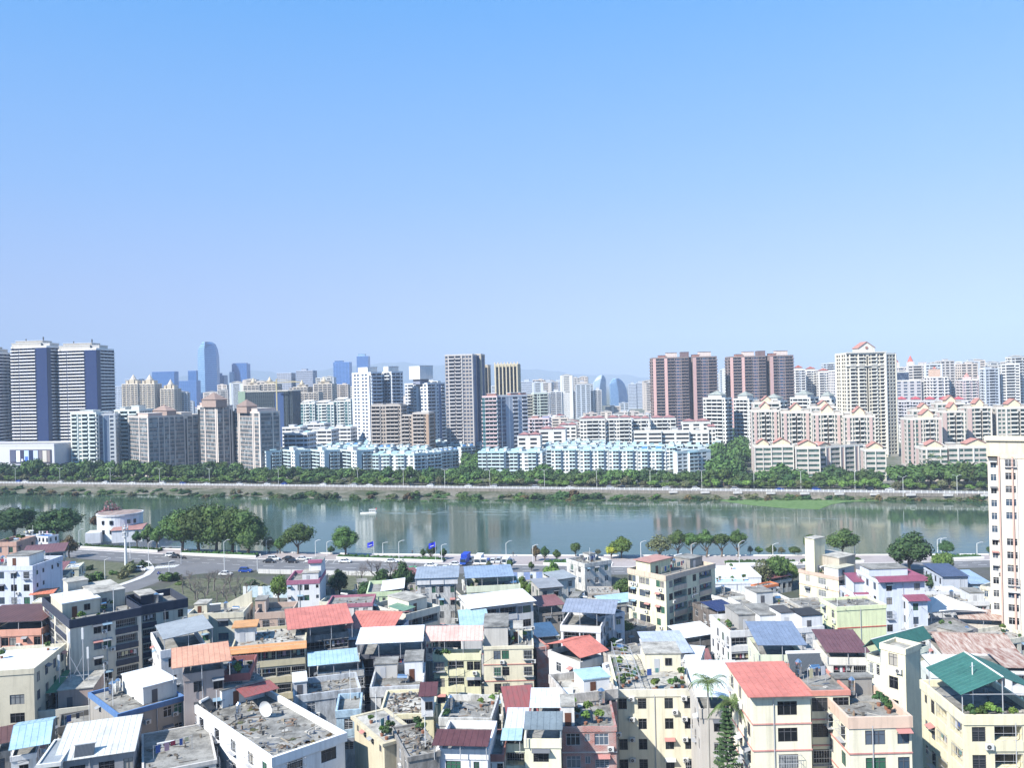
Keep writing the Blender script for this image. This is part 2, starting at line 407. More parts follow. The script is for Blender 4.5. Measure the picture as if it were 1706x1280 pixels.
for a, c in zip(al, al[1:]):
    if c - a < .5: continue
    n_ = max(1, int((c - a) / 6))
    for i in range(n_):
        x0 = a + (c - a) * i / n_; x1 = x0 + (c - a) / n_ * .5
        for f_ in (.36, .7):
            y0 = ip(rp, x0) * (1 - f_) + ip(cp, x0) * f_; y1 = ip(rp, x1) * (1 - f_) + ip(cp, x1) * f_
            b.quad((x0, y0 - .1, .011), (x1, y1 - .1, .011), (x1, y1 + .1, .011), (x0, y0 + .1, .011), WHITE)
x = at(440, 940).x
while x < at(560, 940).x:      # parking bay lines
    y = ip(cp, x) - .5; b.quad((x, y - 4.6, .011), (x + .15, y - 4.6, .011), (x + .15, y, .011), (x, y, .011), WHITE); x += 2.8
structure(b.build('lane_marking'))
# slip road, its pavement, the crossing
slip = [(262, 941), (350, 945), (430, 950), (330, 957), (270, 968), (225, 985), (170, 995), (150, 992), (200, 975), (238, 958)]
b = MB(); pp = [at(x, y) for x, y in slip]; b.poly([(p.x, p.y, .010) for p in reversed(pp)], ASPH); structure(b.build('slip_road'))
b = MB()
cv = [(243, 936), (250, 945), (252, 951), (244, 959), (228, 966), (205, 974), (185, 980)]
pv_ = [at(x, y) for x, y in cv]
for a, c in zip(pv_, pv_[1:]):
    d = (c - a).normalized(); nn = Vector((d.y, -d.x, 0)) * 1.2
    b.hexa([tuple(a - nn), tuple(c - nn), tuple(c + nn), tuple(a + nn)], [tuple(a - nn + Vector((0, 0, .14))), tuple(c - nn + Vector((0, 0, .14))), tuple(c + nn + Vector((0, 0, .14))), tuple(a + nn + Vector((0, 0, .14)))], KERB)
structure(b.build('pavement'))
b = MB()
for i in range(9):
    p = at(259 + i * 4.3, 946 - i * .3); b.quad((p.x - .3, p.y - 2.2, .016), (p.x + .3, p.y - 2.2, .016), (p.x + .5, p.y + 2.2, .016), (p.x - .1, p.y + 2.2, .016), WHITE)
structure(b.build('zebra_crossing'))
# grass lots
b = MB()
for poly in ([(131, 933), (200, 938), (236, 942), (240, 952), (210, 970), (160, 984), (128, 990), (105, 975), (118, 950)], [(300, 966), (420, 962), (470, 985), (430, 1010), (300, 1010), (268, 985)],
             [(560, 958), (720, 960), (720, 1000), (560, 1000)]):
    pp = [at(x, y) for x, y in poly]; b.poly([(p.x, p.y, .02) for p in reversed(pp)], GRASS)
o = b.build('grass'); o['kind'] = 'stuff'; o['label'] = 'rough grass on the vacant lots beside the road'
# mountains on the horizon
MT = mat('mountain_forest', (.05, .08, .05), .95, kind='flat')
def ridge(name, d, px0, px1, f, label):
    b = MB(); n_ = 90; prev = None
    for i in range(n_ + 1):
        px = px0 + (px1 - px0) * i / n_; X = (px - CX) / F * d; z = max(3, f(px))
        row = [(X, d, z), (X, d - .35 * d * .1, z * .45), (X, d - .1 * d, -1), (X, d + .1 * d, -1)]
        if prev:
            b.quad(prev[1], row[1], row[0], prev[0], MT); b.quad(prev[2], row[2], row[1], prev[1], MT); b.quad(prev[0], row[0], row[3], prev[3], MT)
        prev = row
    o = b.build(name, smooth=True); structure(o, label)
def gs(x, m_, s_, a): return a * math.exp(-((x - m_) / s_) ** 2)
ridge('mountain', 14500, 150, 1150, lambda x: 1.12 * (gs(x, 660, 130, 345) + gs(x, 330, 70, 260) + gs(x, 440, 60, 250) + gs(x, 560, 60, 120) + gs(x, 820, 90, 190) + gs(x, 960, 120, 120) + 18 * math.sin(x * .05) + 9 * math.sin(x * .17) + 60), 'faint blue mountain ridge beyond the city')
ridge('hill', 12500, 1480, 1850, lambda x: 150 + 12 * math.sin(x * .03) + gs(x, 1700, 100, 30), 'low faint blue hills on the horizon')

# haze: closed box of pale air
hz = bpy.data.materials.new('haze_air'); hz.use_nodes = True; t = hz.node_tree; t.nodes.clear()
ho = t.nodes.new('ShaderNodeOutputMaterial'); pvn = t.nodes.new('ShaderNodeVolumePrincipled')
pvn.inputs['Color'].default_value = (.64, .79, 1.0, 1); pvn.inputs['Density'].default_value = .00014
pvn.inputs['Anisotropy'].default_value = -.2
t.links.new(pvn.outputs[0], ho.inputs['Volume'])
b = MB(); b.box(-14000, -400, -9.5, 9000, 16800, 980, hz)
o = b.build('haze'); o['kind'] = 'stuff'; o['label'] = 'thin pale blue haze over the river and the city'
# ================================================================ CITY ACROSS THE RIVER
NOM = {'S': 1.0, 's': .5, 'N': 2.1, 'B': 3.6, 'R': 3.2, 'D': 2.2, 'G': 2.6, 'V': 1.3, 'c': .55, 'P': 2.6, 'n': 1.3, 'C': 3.4}
def cells_of(pat, Lf):
    once = pat.startswith('='); pat = pat.lstrip('=')
    w0 = sum(NOM[c] for c in pat)
    rep = 1 if once else max(1, round(Lf / w0))
    pat = pat * rep; tot = sum(NOM[c] for c in pat); s = 0; r = []
    for c in pat:
        w_ = NOM[c] / tot * Lf; r.append((s, s + w_, c)); s += w_
    return r
def far_face(W, T, G, A, B_, z0, z1, pat, st, cm, skip0=0):
    """W wall, T trim / balcony, G glass builders; A->B plan points with outward normal to the right"""
    ax, ay = A; bx, by = B_; Lf = math.hypot(bx - ax, by - ay)
    if Lf < .05: return
    tx, ty = (bx - ax) / Lf, (by - ay) / Lf; nx, ny = ty, -tx
    mw, ma, mt, mg = cm
    def Q(s, o, z): return (ax + tx * s + nx * o, ay + ty * s + ny * o, z)
    def rect(mb, s0, s1, za, zb, o, m): mb.quad(Q(s0, o, za), Q(s1, o, za), Q(s1, o, zb), Q(s0, o, zb), m)
    n_ = max(1, int((z1 - z0) / st)); zb0 = z1 - n_ * st
    if zb0 > z0 + .01: rect(W, 0, Lf, z0, zb0, 0, mw)
    def opening(s0, s1, za, zb, dp, back):
        W.quad(Q(s0, 0, za), Q(s0, -dp, za), Q(s0, -dp, zb), Q(s0, 0, zb), mw)
        W.quad(Q(s1, -dp, za), Q(s1, 0, za), Q(s1, 0, zb), Q(s1, -dp, zb), mw)
        W.quad(Q(s0, -dp, zb), Q(s1, -dp, zb), Q(s1, 0, zb), Q(s0, 0, zb), mw)
        W.quad(Q(s0, 0, za), Q(s1, 0, za), Q(s1, -dp, za), Q(s0, -dp, za), mw)
        rect(G, s0, s1, za, zb, -dp, back)
    def slab(s0, s1, za, zb, o0, o1, m):
        T.hexa([Q(s0, o1, za), Q(s1, o1, za), Q(s1, o0, za), Q(s0, o0, za)], [Q(s0, o1, zb), Q(s1, o1, zb), Q(s1, o0, zb), Q(s0, o0, zb)], m, skip=(4,))
    for s0, s1, c in cells_of(pat, Lf):
        w_ = s1 - s0
        if c in 'Ss': rect(W, s0, s1, zb0, z1, 0, mw)
        elif c == 'D': rect(W, s0, s1, zb0, z1, 0, ma)
        elif c == 'P': slab(s0, s1, zb0, z1 - .2, 0, .5, ma); rect(W, s0, s1, z1 - .2, z1, 0, mw)
        elif c == 'c': rect(W, s0, s1, zb0, z1, 0, mw); slab(s0, s1, zb0, z1 + .3, 0, .45, mt)
        elif c == 'C':       # projecting balcony bay
            o = 1.7
            rect(W, s0, s1, z1 - .15, z1, 0, mw)
            for ss in (s0, s1): W.quad(Q(ss, 0, zb0), Q(ss, o, zb0), Q(ss, o, z1 - .1), Q(ss, 0, z1 - .1), mw)
            rect(G, s0, s1, zb0, z1 - .15, 0, mg)
            slab(s0 - .15, s1 + .15, z1 - .25, z1 + .55, 0, o + .2, CYAN)
            for i in range(n_):
                zc = zb0 + i * st; slab(s0, s1, zc - .1, zc + .42 * st, o - .15, o, mt); slab(s0, s1, zc - .1, zc + .05, 0, o - .15, mw)
                slab(s0 + w_ * .47, s0 + w_ * .53, zc + .42 * st, zc + st - .1, o - .15, o - .05, mw)
        elif c == 'V':
            opening(s0, s1, zb0 + .2, z1 - 2.0, 1.6, mg); rect(W, s0, s1, z1 - 2.0, z1, 0, mw); rect(W, s0, s1, zb0, zb0 + .2, 0, mw)
        elif c == 'G':
            rect(G, s0, s1, zb0, z1, 0, mg)
            for i in range(n_): slab(s0, s1, zb0 + i * st, zb0 + i * st + .55, 0, .08, ma)
        else:
            if c in 'Nn': a_, b_, sa, sb, dp = s0 + w_ * .14, s1 - w_ * .14, .85, 2.5, .3
            elif c == 'R': a_, b_, sa, sb, dp = s0, s1, .95, 2.5, .25
            else: a_, b_, sa, sb, dp = s0 + .12, s1 - .12, .1, 2.65, 1.2
            sa *= st / 3.1; sb *= st / 3.1
            if a_ > s0 + .01: rect(W, s0, a_, zb0, z1, 0, mw); rect(W, b_, s1, zb0, z1, 0, mw)
            z = zb0
            for i in range(n_):
                zc = zb0 + i * st
                rect(W, a_, b_, z, zc + sa, 0, mw); opening(a_, b_, zc + sa, zc + sb, dp, mg); z = zc + sb
                if c == 'B': slab(a_ - .05, b_ + .05, zc - .1, zc + .9 * st / 3.1, 0, .9, mt)
            rect(W, a_, b_, z, z1, 0, mw)
CM = {}
def colours(wall, acc=None, trim=None, glass=None):
    return (P(wall, 'clean'), P(acc or wall, 'clean'), P(trim or wall, 'clean'), glass or GLASS)
def far_house(name, label, C, d, phi, xR, xL=None, D=None, fS='SNS', fW=None, fE=None, fN=None, cm=None, st=3.1, top=(), group=None, z=None, cat='building', roofm=None, plan=None, base=0.0, par=1.1):
    ph = R(phi)
    Pt = atd(C[0], C[1], d) if z is None else None
    if z is not None:
        u, v = uv(*C); Y = (H - z) * F / v; Pt = Vector((u / F * Y, Y, z))
    zr = Pt.z
    Wd = solve(Pt, ph, xR)
    Dd = D if D is not None else max(4.0, solve(Pt, ph + math.pi / 2, xL))
    t_ = thing(name, label, cat, (Pt.x, Pt.y, base), ph, group)
    W, T, G, RF = MB(), MB(), MB(), MB()
    mw, ma, mt, mg = cm
    rm = roofm or ROOFC
    hgt = zr - base - par
    pl = plan or [((0, 0), fS), ((1, 0), fE or fW or fS), ((1, 1), fN or 'S'), ((0, 1), fW or fE or fS)]
    pts = [(p[0][0] * Wd, p[0][1] * Dd) for p in pl]
    for i, (p, q) in enumerate(zip(pts, pts[1:] + pts[:1])):
        far_face(W, T, G, p, q, 0, hgt, pl[i][1], st, cm)
    RF.poly([(x, y, hgt) for x, y in pts], rm)
    # parapet
    cxm = sum(p[0] for p in pts) / len(pts); cym = sum(p[1] for p in pts) / len(pts)
    for p, q in zip(pts, pts[1:] + pts[:1]):
        Lf = math.hypot(q[0] - p[0], q[1] - p[1])
        if Lf < .1: continue
        tx, ty = (q[0] - p[0]) / Lf, (q[1] - p[1]) / Lf; nx, ny = ty, -tx
        o = .12; i_ = -.22
        T.hexa([(p[0] + nx * o, p[1] + ny * o, hgt - .25), (q[0] + nx * o, q[1] + ny * o, hgt - .25), (q[0] + nx * i_, q[1] + ny * i_, hgt - .25), (p[0] + nx * i_, p[1] + ny * i_, hgt - .25)],
               [(p[0] + nx * o, p[1] + ny * o, hgt + par), (q[0] + nx * o, q[1] + ny * o, hgt + par), (q[0] + nx * i_, q[1] + ny * i_, hgt + par), (p[0] + nx * i_, p[1] + ny * i_, hgt + par)], mt)
    W.build('wall', t_); G.build('window', t_, kind='stuff'); T.build('balcony' if any('B' in (p[1] or '') for p in pl) else 'parapet', t_, kind='stuff'); RF.build('roof', t_)
    for q in top:
        k, x, y, w_, d_, h_ = q[:6]; m_ = q[6] if len(q) > 6 else mw; m2 = q[7] if len(q) > 7 else P((168, 92, 74), 'sheet')
        bb = MB(); x0, x1, y0, y1 = (x - w_ / 2) * Wd, (x + w_ / 2) * Wd, (y - d_ / 2) * Dd, (y + d_ / 2) * Dd
        zo = hgt + (q[8] if len(q) > 8 else 0)
        if k == 'box':
            bb.box(x0, y0, zo, x1, y1, zo + h_, m_); bb.box(x0 - .3, y0 - .3, zo + h_, x1 + .3, y1 + .3, zo + h_ + .35, mt); bb.build('penthouse', t_)
        elif k == 'pyr':
            bb.box(x0, y0, zo, x1, y1, zo + h_ * .5, m_); bb.build('penthouse', t_); bb = MB()
            e_ = .6; zz = zo + h_ * .5; ap = ((x0 + x1) / 2, (y0 + y1) / 2, zo + h_)
            c4 = [(x0 - e_, y0 - e_, zz), (x1 + e_, y0 - e_, zz), (x1 + e_, y1 + e_, zz), (x0 - e_, y1 + e_, zz)]
            for a_, b_ in zip(c4, c4[1:] + c4[:1]): bb.poly([a_, b_, ap], m2)
            bb.poly(list(reversed(c4)), m_); bb.build('roof', t_)
        elif k == 'gab':       # gable whose triangle faces the front
            zz = zo + h_ * .5; xm = (x0 + x1) / 2; zt = zo + h_
            bb.box(x0, y0, zo, x1, y1, zz, m_); bb.poly([(x0, y0, zz), (x1, y0, zz), (xm, y0, zt)], m_); bb.poly([(x1, y1, zz), (x0, y1, zz), (xm, y1, zt)], m_); bb.build('gable', t_); bb = MB()
            e_ = .5
            for s_ in (-1, 1):
                xe = (x0 if s_ < 0 else x1) + s_ * e_; ze = zz - .3
                bb.hexa([(xe, y0 - e_, ze), (xm, y0 - e_, zt), (xm, y1 + e_, zt), (xe, y1 + e_, ze)], [(xe, y0 - e_, ze + .4), (xm, y0 - e_, zt + .4), (xm, y1 + e_, zt + .4), (xe, y1 + e_, ze + .4)], m2)
            bb.build('roof', t_)
        elif k == 'spire':
            bb.box(x0, y0, zo, x1, y1, zo + h_ * .5, m_); bb.build('turret', t_); bb = MB()
            bb.cyl((x0 + x1) / 2, (y0 + y1) / 2, zo + h_ * .5, zo + h_, max(x1 - x0, .1) * .62, m2, 8, .05); bb.build('roof', t_)
        elif k == 'shed':
            bb.hexa([(x0, y0, zo + h_ * .6), (x1, y0, zo + h_ * .6), (x1, y1, zo + h_), (x0, y1, zo + h_)], [(x0, y0, zo + h_ * .6 + .2), (x1, y0, zo + h_ * .6 + .2), (x1, y1, zo + h_ + .2), (x0, y1, zo + h_ + .2)], m2)
            for xx in (x0 + .2, x1 - .2): bb.bar((xx, y0 + .2, zo), (xx, y0 + .2, zo + h_ * .6), .12, mt); bb.bar((xx, y1 - .2, zo), (xx, y1 - .2, zo + h_), .12, mt)
            bb.build('canopy', t_)
        elif k == 'fin':
            bb.box(x0, y0, zo, x1, y1, zo + h_, m_); bb.build('fin', t_)
    return t_, Pt, Wd, Dd, hgt

RED = P((182, 132, 120), 'sheet'); PINKR = P((206, 158, 158), 'sheet'); CYAN = S((170, 204, 212)); BLUR = S((96, 150, 206)); PALE = S((206, 214, 212)); GREENR = P((120, 150, 130), 'sheet')
# ---- three banded towers and the mall at their foot
navy = (44, 62, 104)
cmT = (P((86, 92, 112), 'clean'), P(navy, 'clean'), P((236, 234, 232), 'clean'), mat('window_glass_navy', (.02, .035, .085), .15, kind='glass', spec=.6, c2=(.06, .09, .18)))  # wall colour darkened to carry the shade between the white balconies
plT = [((0, .12), '=BBsBBBB'), ((.68, 0), '=DDD'), ((.96, 0), '=D'), ((.96, .02), '=s'), ((1, .12), '=BBBB'), ((.98, 1), 'S'), ((.1, 1), '=BBBB'), ((-.04, .6), '=BBB')]
for nm, C, xr, lab in (('banded', (14, 578), 80, 'tallest white banded tower with navy panel above the mall'), ('banded', (93, 582), 163, 'white banded tower with navy panel standing on the river side of a teal balconied block'), ('banded', (-58, 588), -8, 'white banded tower cut by the edge of the picture')):
    far_house('apartment_tower', lab, C, 800, -6, xr, D=28, cm=cmT, plan=plT, st=3.1, par=1.5, roofm=ROOFL, cat='tower',
        top=[('box', .40, .4, .74, .6, 4.5, P((206, 200, 190))), ('box', .45, .4, .68, .5, 6.6, P((176, 170, 160)), None), ('box', .86, .4, .22, .5, 4.2, P((210, 206, 200))), ('fin', .3, .3, .015, .03, 9, DARKM), ('fin', .74, .3, .02, .03, 10.5, DARKM)])
t_, Pt, Wd, Dd, hg = far_house('shopping_mall', 'long low white shopping mall with advertising panels below the banded towers', (-60, 741), 655, -14, 90, D=30, fS='S', cm=colours((204, 204, 212), (60, 66, 90)), cat='mall', st=4.5)
q = MB()
q.box(Wd * .52, -.5, hg - 13.5, Wd * .97, -.02, hg - 3.2, P((86, 88, 104), 'flat'))
q.build('sign_band', t_)
pcs = [((90, 96, 120), .53, .585), ((226, 232, 255), .592, .635), ((60, 64, 90), .64, .675), ((190, 214, 246), .68, .73), ((40, 56, 92), .735, .775), ((196, 210, 240), .78, .83), ((120, 116, 126), .84, .875), ((206, 200, 190), .88, .925), ((140, 130, 130), .93, .96)]
for c, a, b_ in pcs:
    q = MB(); q.box(Wd * a, -.72, hg - 12.6, Wd * b_, -.52, hg - 3.9, P(c, 'flat')); 
    if c == (190, 214, 246): q.box(Wd * .69, -.8, hg - 12.4, Wd * .722, -.73, hg - 8.4, P((70, 110, 210), 'flat'))
    if c == (60, 64, 90): q.box(Wd * .648, -.8, hg - 12.0, Wd * .668, -.73, hg - 10.2, WHITE)
    q.build('billboard_panel', t_)
q = MB(); q.box(Wd * .57, -1.2, 0, Wd * .80, -.1, hg - 15, P((38, 48, 92), 'flat'))
q.build('shop_front', t_); q = MB()
for a, s_ in ((.585, 'E'), (.615, 'O'), (.66, 'D'), (.70, 'o')):
    x = Wd * a; zz = hg - 20
    q.box(x, -1.35, zz, x + 2.6, -1.22, zz + .7, WHITE); q.box(x, -1.35, zz + 2.3, x + 2.6, -1.22, zz + 3.0, WHITE)
    if s_ != 'D': q.box(x, -1.35, zz + .7, x + .6, -1.22, zz + 2.3, WHITE)
    if s_ != 'E': q.box(x + 2.0, -1.35, zz + .7, x + 2.6, -1.22, zz + 2.3, WHITE)
q.build('lettering', t_, kind='stuff')
# ---- riverside slab blocks on the left
cmB = colours((226, 224, 214), (110, 126, 140), (214, 224, 220), mat('teal_glass', (.03, .10, .11), .15, kind='glass', spec=.6, c2=(.18, .34, .34)))
far_house('apartment_block', 'cream block with teal glass balconies beside the mall', (117, 688), 648, -12, 160, D=16, fS='=sBcNBscBs', fE='NsN', cm=cmB, top=[('box', .5, .5, .5, .5, 2.5)])
far_house('apartment_block', 'slender cream block wing with grey blue side', (160, 690), 646, 14, 192, D=14, fS='=GsDNs', fE='NsN', cm=colours((212, 214, 214), (120, 136, 158), (214, 214, 216), GLASSB), top=[('box', .5, .5, .5, .5, 2)])
far_house('apartment_block', 'tall cream block with open roof frame and stacked teal balconies', (190, 683), 664, -10, 232, D=18, fS='=NsBsBV', fE='NsN', cm=cmB, top=[('box', .2, .5, .2, .5, 2.5), ('box', .7, .5, .3, .5, 3.5)])
cmP = colours((214, 204, 194), (186, 170, 160), (204, 194, 186), mat('grey_glass', (.11, .125, .135), .2, kind='glass', spec=.5, c2=(.46, .52, .54)))
far_house('apartment_block', 'pinkish beige slab with a bright narrow end and shaded long side', (246, 694), 628, 43, 338, 213, fS='=cGGcGcGsGcGGcVsGcGGcs', fW='=sGGGcGGs', cm=cmP, top=[('box', .15, .3, .25, .5, 3, P((216, 190, 178))), ('pyr', .52, .6, .17, .7, 9, P((164, 144, 134)), P((148, 128, 118))), ('box', .8, .5, .2, .5, 2.5)], st=3.0)
far_house('apartment_block', 'pinkish beige slab with a pyramid turret at its middle', (362, 676), 625, 43, 388, 329, fS='=GcGcVs', fW='=VGcGGcs', cm=cmP, top=[('pyr', .2, .3, .7, .7, 11, P((164, 144, 134)), P((138, 120, 112))), ('box', .5, .8, .8, .3, 3, P((216, 180, 168)))], st=3.0)
far_house('apartment_block', 'bright pinkish slab with gabled turret next to the dark netted tower', (432, 686), 606, 43, 466, 385, fS='=cGGcGc', fW='=sVGcsGGGcsGs', cm=cmP, top=[('pyr', .1, .5, .5, .36, 10, P((164, 144, 134)), P((138, 120, 112))), ('box', .5, .5, .9, .8, 3, P((226, 206, 196)))], st=3.0)
# ---- blue and white riverside blocks
cmW = colours((222, 228, 226), (150, 176, 196), (176, 214, 222), mat('window_glass_blue', (.05, .09, .17), .15, kind='glass', spec=.6, c2=(.18, .26, .36)))
cmW2 = colours((228, 232, 230), (180, 200, 206), (190, 208, 212), mat('window_glass_soft', (.06, .085, .10), .2, kind='glass', spec=.6, c2=(.22, .30, .34)))
def bw(C, d, phi, xr, xl, fS, fW, lab, grp=None, caps=2, D=None, roofs=None, cm=None, **kw):
    tp = []
    for i in range(caps):
        f_ = (i + .5) / caps
        tp.append(('shed', f_, .12, .42 / caps, .22, 2.3, P((220, 226, 226)), (CYAN, PALE, CYAN, CYAN, PALE, BLUR, CYAN)[(i * 7 + int(C[0])) % 7]))
        tp.append(('box', f_ + .05, .72, .3 / caps, .3, 2.4, P((226, 228, 226))))
    return far_house('apartment_block', lab, C, d, phi, xr, xl, D, fS=fS, fW=fW, fE='=NsBBsN', cm=cm or cmW2, st=2.45, top=tp + (roofs or []), group=grp, roofm=random.choice([S((150, 172, 172)), ROOFC, ROOFL]), **kw)
for i, (c, xl, xr, yy, s_) in enumerate([(443, 423, 469, 752, 'with potted plants on its balconies'), (491, 469, 517, 751, 'second from the pinkish slab'), (540, 516, 566, 751, 'between two narrow light wells'), (594, 564, 622, 751, 'beside the wide white riverside front')]):
    bw((c, yy), 606 - i * 7, 38, xr, xl, '=DDVBBN', '=NBBsNn', 'blue roofed white riverside block ' + s_, caps=1)
bw((622, 756), 588, -16, 690, None, '=CsNCNsNCNsNs', 'SNS', 'wide bright white riverside block with small square windows', caps=3, D=20)
bw((690, 757), 580, 38, 736, None, '=BBsBNsBBsBBs', None, 'shaded blue balconied block at the mouth of the side street', caps=4, D=10)
bw((733, 752), 625, 48, 764, None, '=BBsBNsBB', None, 'shaded blue balconied block halfway down the side street', caps=4, D=10)
bw((768, 745), 680, 42, 792, 762, '=BBBsB', '=S', 'blue balconied block with bright blank end wall in the side street', caps=2)
bw((787, 741), 720, 40, 806, 781, '=BBBs', '=S', 'farthest blue balconied block of the side street', caps=2)
bw((797, 752), 570, -12, 842, None, '=CsCCs', 'SNS', 'white block with curved glazed balconies at the street corner', caps=3, D=16)
bw((842, 752), 568, -12, 903, None, '=NCNsNCNs', 'SNS', 'white riverside block with roof garden beside the curved balconies', caps=2, D=16)
bw((905, 748), 600, -12, 920, None, '=NBs', 'SNS', 'narrow recessed white block behind a dark tree', caps=1, D=14)
for i in range(4):
    x0 = 918 + i * 48
    bw((x0, 748 + i * .4), 562 - i * 4, -10, x0 + 47, None, '=NsCsNNsCsN', 'SNS', 'white block with two blue capped balcony bays, ' + ['by the gap after the roof garden', 'second of the long river terrace', 'third of the long river terrace', 'beside the taller recessed end'][i], caps=2, D=15,
       roofs=[('box', .03, .1, .12, .18, .5, PINKR), ('box', .5, .1, .14, .18, .5, PINKR)])
bw((1110, 744), 590, -10, 1128, None, '=NCn', 'SNS', 'recessed white link block between the terrace and the street corner', caps=1, D=14)
bw((1128, 753), 540, 28, 1184, 1122, '=NNCNNsS', '=S', 'white riverside block at the corner of the wooded avenue', caps=2)
# rows of the same estate behind
k = 0
for row, (yy, dd) in enumerate([(746, 650), (741, 700), (737, 750), (733, 800)]):
    x = 470 + row * 14
    while x < 795 - row * 6:
        wpx = rr(26, 34)
        if not (x > 690 and row == 0): bw((x, yy + rr(-1, 1)), dd + rr(-8, 8), -14, x + wpx - 4, None, '=NBsBN', 'S', 'blue roofed estate block in the rows behind the riverfront', 'blue roofed estate blocks behind the riverfront', caps=2, D=12)
        x += wpx
for row, (yy, dd) in enumerate([(741, 630), (735, 690)]):
    x = 905 + row * 20
    while x < 1180:
        wpx = rr(24, 34)
        bw((x, yy + rr(-1, 1)), dd + rr(-8, 8), -12, x + wpx - 3, None, '=NBsBN', 'S', 'blue and pink roofed estate block behind the long river terrace', 'blue and pink roofed estate blocks behind the terrace', caps=2, D=12, roofs=[('box', .5, .08, .8, .12, .7, PINKR)])
        x += wpx
# ---- white towers in the middle
cmWT = colours((226, 228, 230), (130, 140, 166), (212, 218, 226), GLASSB)
far_house('apartment_tower', 'tall white tower with square windows and a boxy roof block', (618, 620), 742, 38, 636, 586, fS='=BB', fW='=SNNSNNSV', cm=cmWT, cat='tower', top=[('box', .6, .5, .9, .5, 5.5, P((236, 234, 230)))])
far_house('apartment_tower', 'white tower with dark balconies joined to the square windowed one', (652, 619), 752, 38, 671, 636, fS='=BBN', fW='=NBBVs', cm=cmWT, cat='tower', top=[('box', .4, .5, .9, .5, 5.5, P((236, 234, 230)))])
far_house('apartment_tower', 'white tower topped by a big boxed sign on a neck', (712, 638), 760, 36, 741, 674, fS='=BBSNDB', fW='=NBNSVNNs', cm=cmWT, cat='tower', top=[('box', .1, .35, .5, .3, 5, P((140, 148, 170))), ('box', .12, .35, .75, .46, 12, P((240, 238, 236)), None, 4.5)])
far_house('apartment_block', 'grey beige balconied block in front of the white towers', (618, 675), 690, -14, 667, D=14, fS='=cBBcNNsBBBN', cm=colours((172, 160, 148), (150, 138, 126), (190, 182, 174), GLASS), top=[('box', .2, .5, .35, .7, 1.5), ('box', .7, .5, .4, .7, 1.5)])
far_house('apartment_block', 'lower grey beige balconied block joined to its taller neighbour', (666, 691), 685, -14, 690, D=14, fS='=BBNN', cm=colours((176, 164, 152), (150, 138, 126), (190, 182, 174), GLASS))
far_house('apartment_block', 'grey beige balconied block with a frame on its roof', (687, 688), 680, -14, 714, D=14, fS='=cBBBNP', cm=colours((176, 160, 144), (176, 150, 128), (190, 182, 174), GLASS), top=[('box', .5, .5, .9, .7, 1)])
far_house('apartment_tower', 'tall grey tower with a grid of balconies and tan side wall', (741, 591), 700, -8, 787, D=20, fS='=NcBsBscNNNc', fE='=SDS', cm=colours((176, 168, 162), (112, 122, 148), (196, 192, 190), GLASSB), cat='tower', st=3.0)
far_house('apartment_tower', 'narrow tan wing behind the grey grid tower', (783, 590), 716, -8, 801, D=20, fS='=SDs', fE='=SDS', cm=colours((190, 178, 156), (88, 98, 122), (200, 190, 176), GLASSB), cat='tower', st=3.0)
far_house('apartment_tower', 'slim dark striped tower squeezed behind the grey grid tower', (800, 608), 900, -8, 812, D=20, fS='=cVcV', cm=colours((190, 176, 150), None, (206, 192, 168), GLASS), cat='tower')
far_house('apartment_tower', 'tan tower with dark vertical slots and a spiky crown', (824, 607), 900, -8, 862, D=22, fS='=cVcVcVcVcVcVc', cm=colours((186, 176, 148), None, (206, 194, 166), GLASS), cat='tower', top=[('fin', i / 7.0, .05, .05, .1, 3.0, P((216, 206, 186))) for i in range(8)])
cmR = colours((214, 220, 220), (150, 176, 190), (216, 190, 188), mat('teal_glass', (.03, .10, .11), .15, kind='glass', spec=.6, c2=(.18, .34, .34)))
far_house('apartment_block', 'white block with stacked pink balconies and red roof frame', (803, 660), 640, -8, 828, D=16, fS='=GBBBs', cm=cmR, top=[('box', .6, .3, .6, .4, 2.5, RED)])
far_house('apartment_block', 'white and glass block with pink roof frame behind the pink balconies', (828, 659), 643, 24, 878, D=16, fS='=GsGDsDBsDB', fW='S', cm=colours((214, 220, 224), (160, 170, 184), (206, 208, 212), GLASSB), top=[('box', .6, .3, .25, .4, 2.5, RED), ('box', .9, .3, .2, .4, 2.5, RED)])
far_house('apartment_block', 'pale striped block behind the red roof frames', (864, 658), 860, 8, 892, D=18, fS='=NsNsBB', cm=colours((206, 202, 190)))
far_house('apartment_block', 'pale green striped block beside the low red roofs', (890, 655), 855, 8, 912, D=18, fS='=GsNsBB', cm=colours((196, 206, 196)))
far_house('apartment_block', 'short pink capped block with white balconies', (880, 697), 700, -8, 915, D=14, fS='=BNBBNB', cm=colours((206, 204, 208), None, (216, 196, 196), GLASS), top=[('box', .3, .5, .3, .5, 2.5, RED), ('box', .8, .5, .3, .5, 2.0, P((150, 180, 230)))])
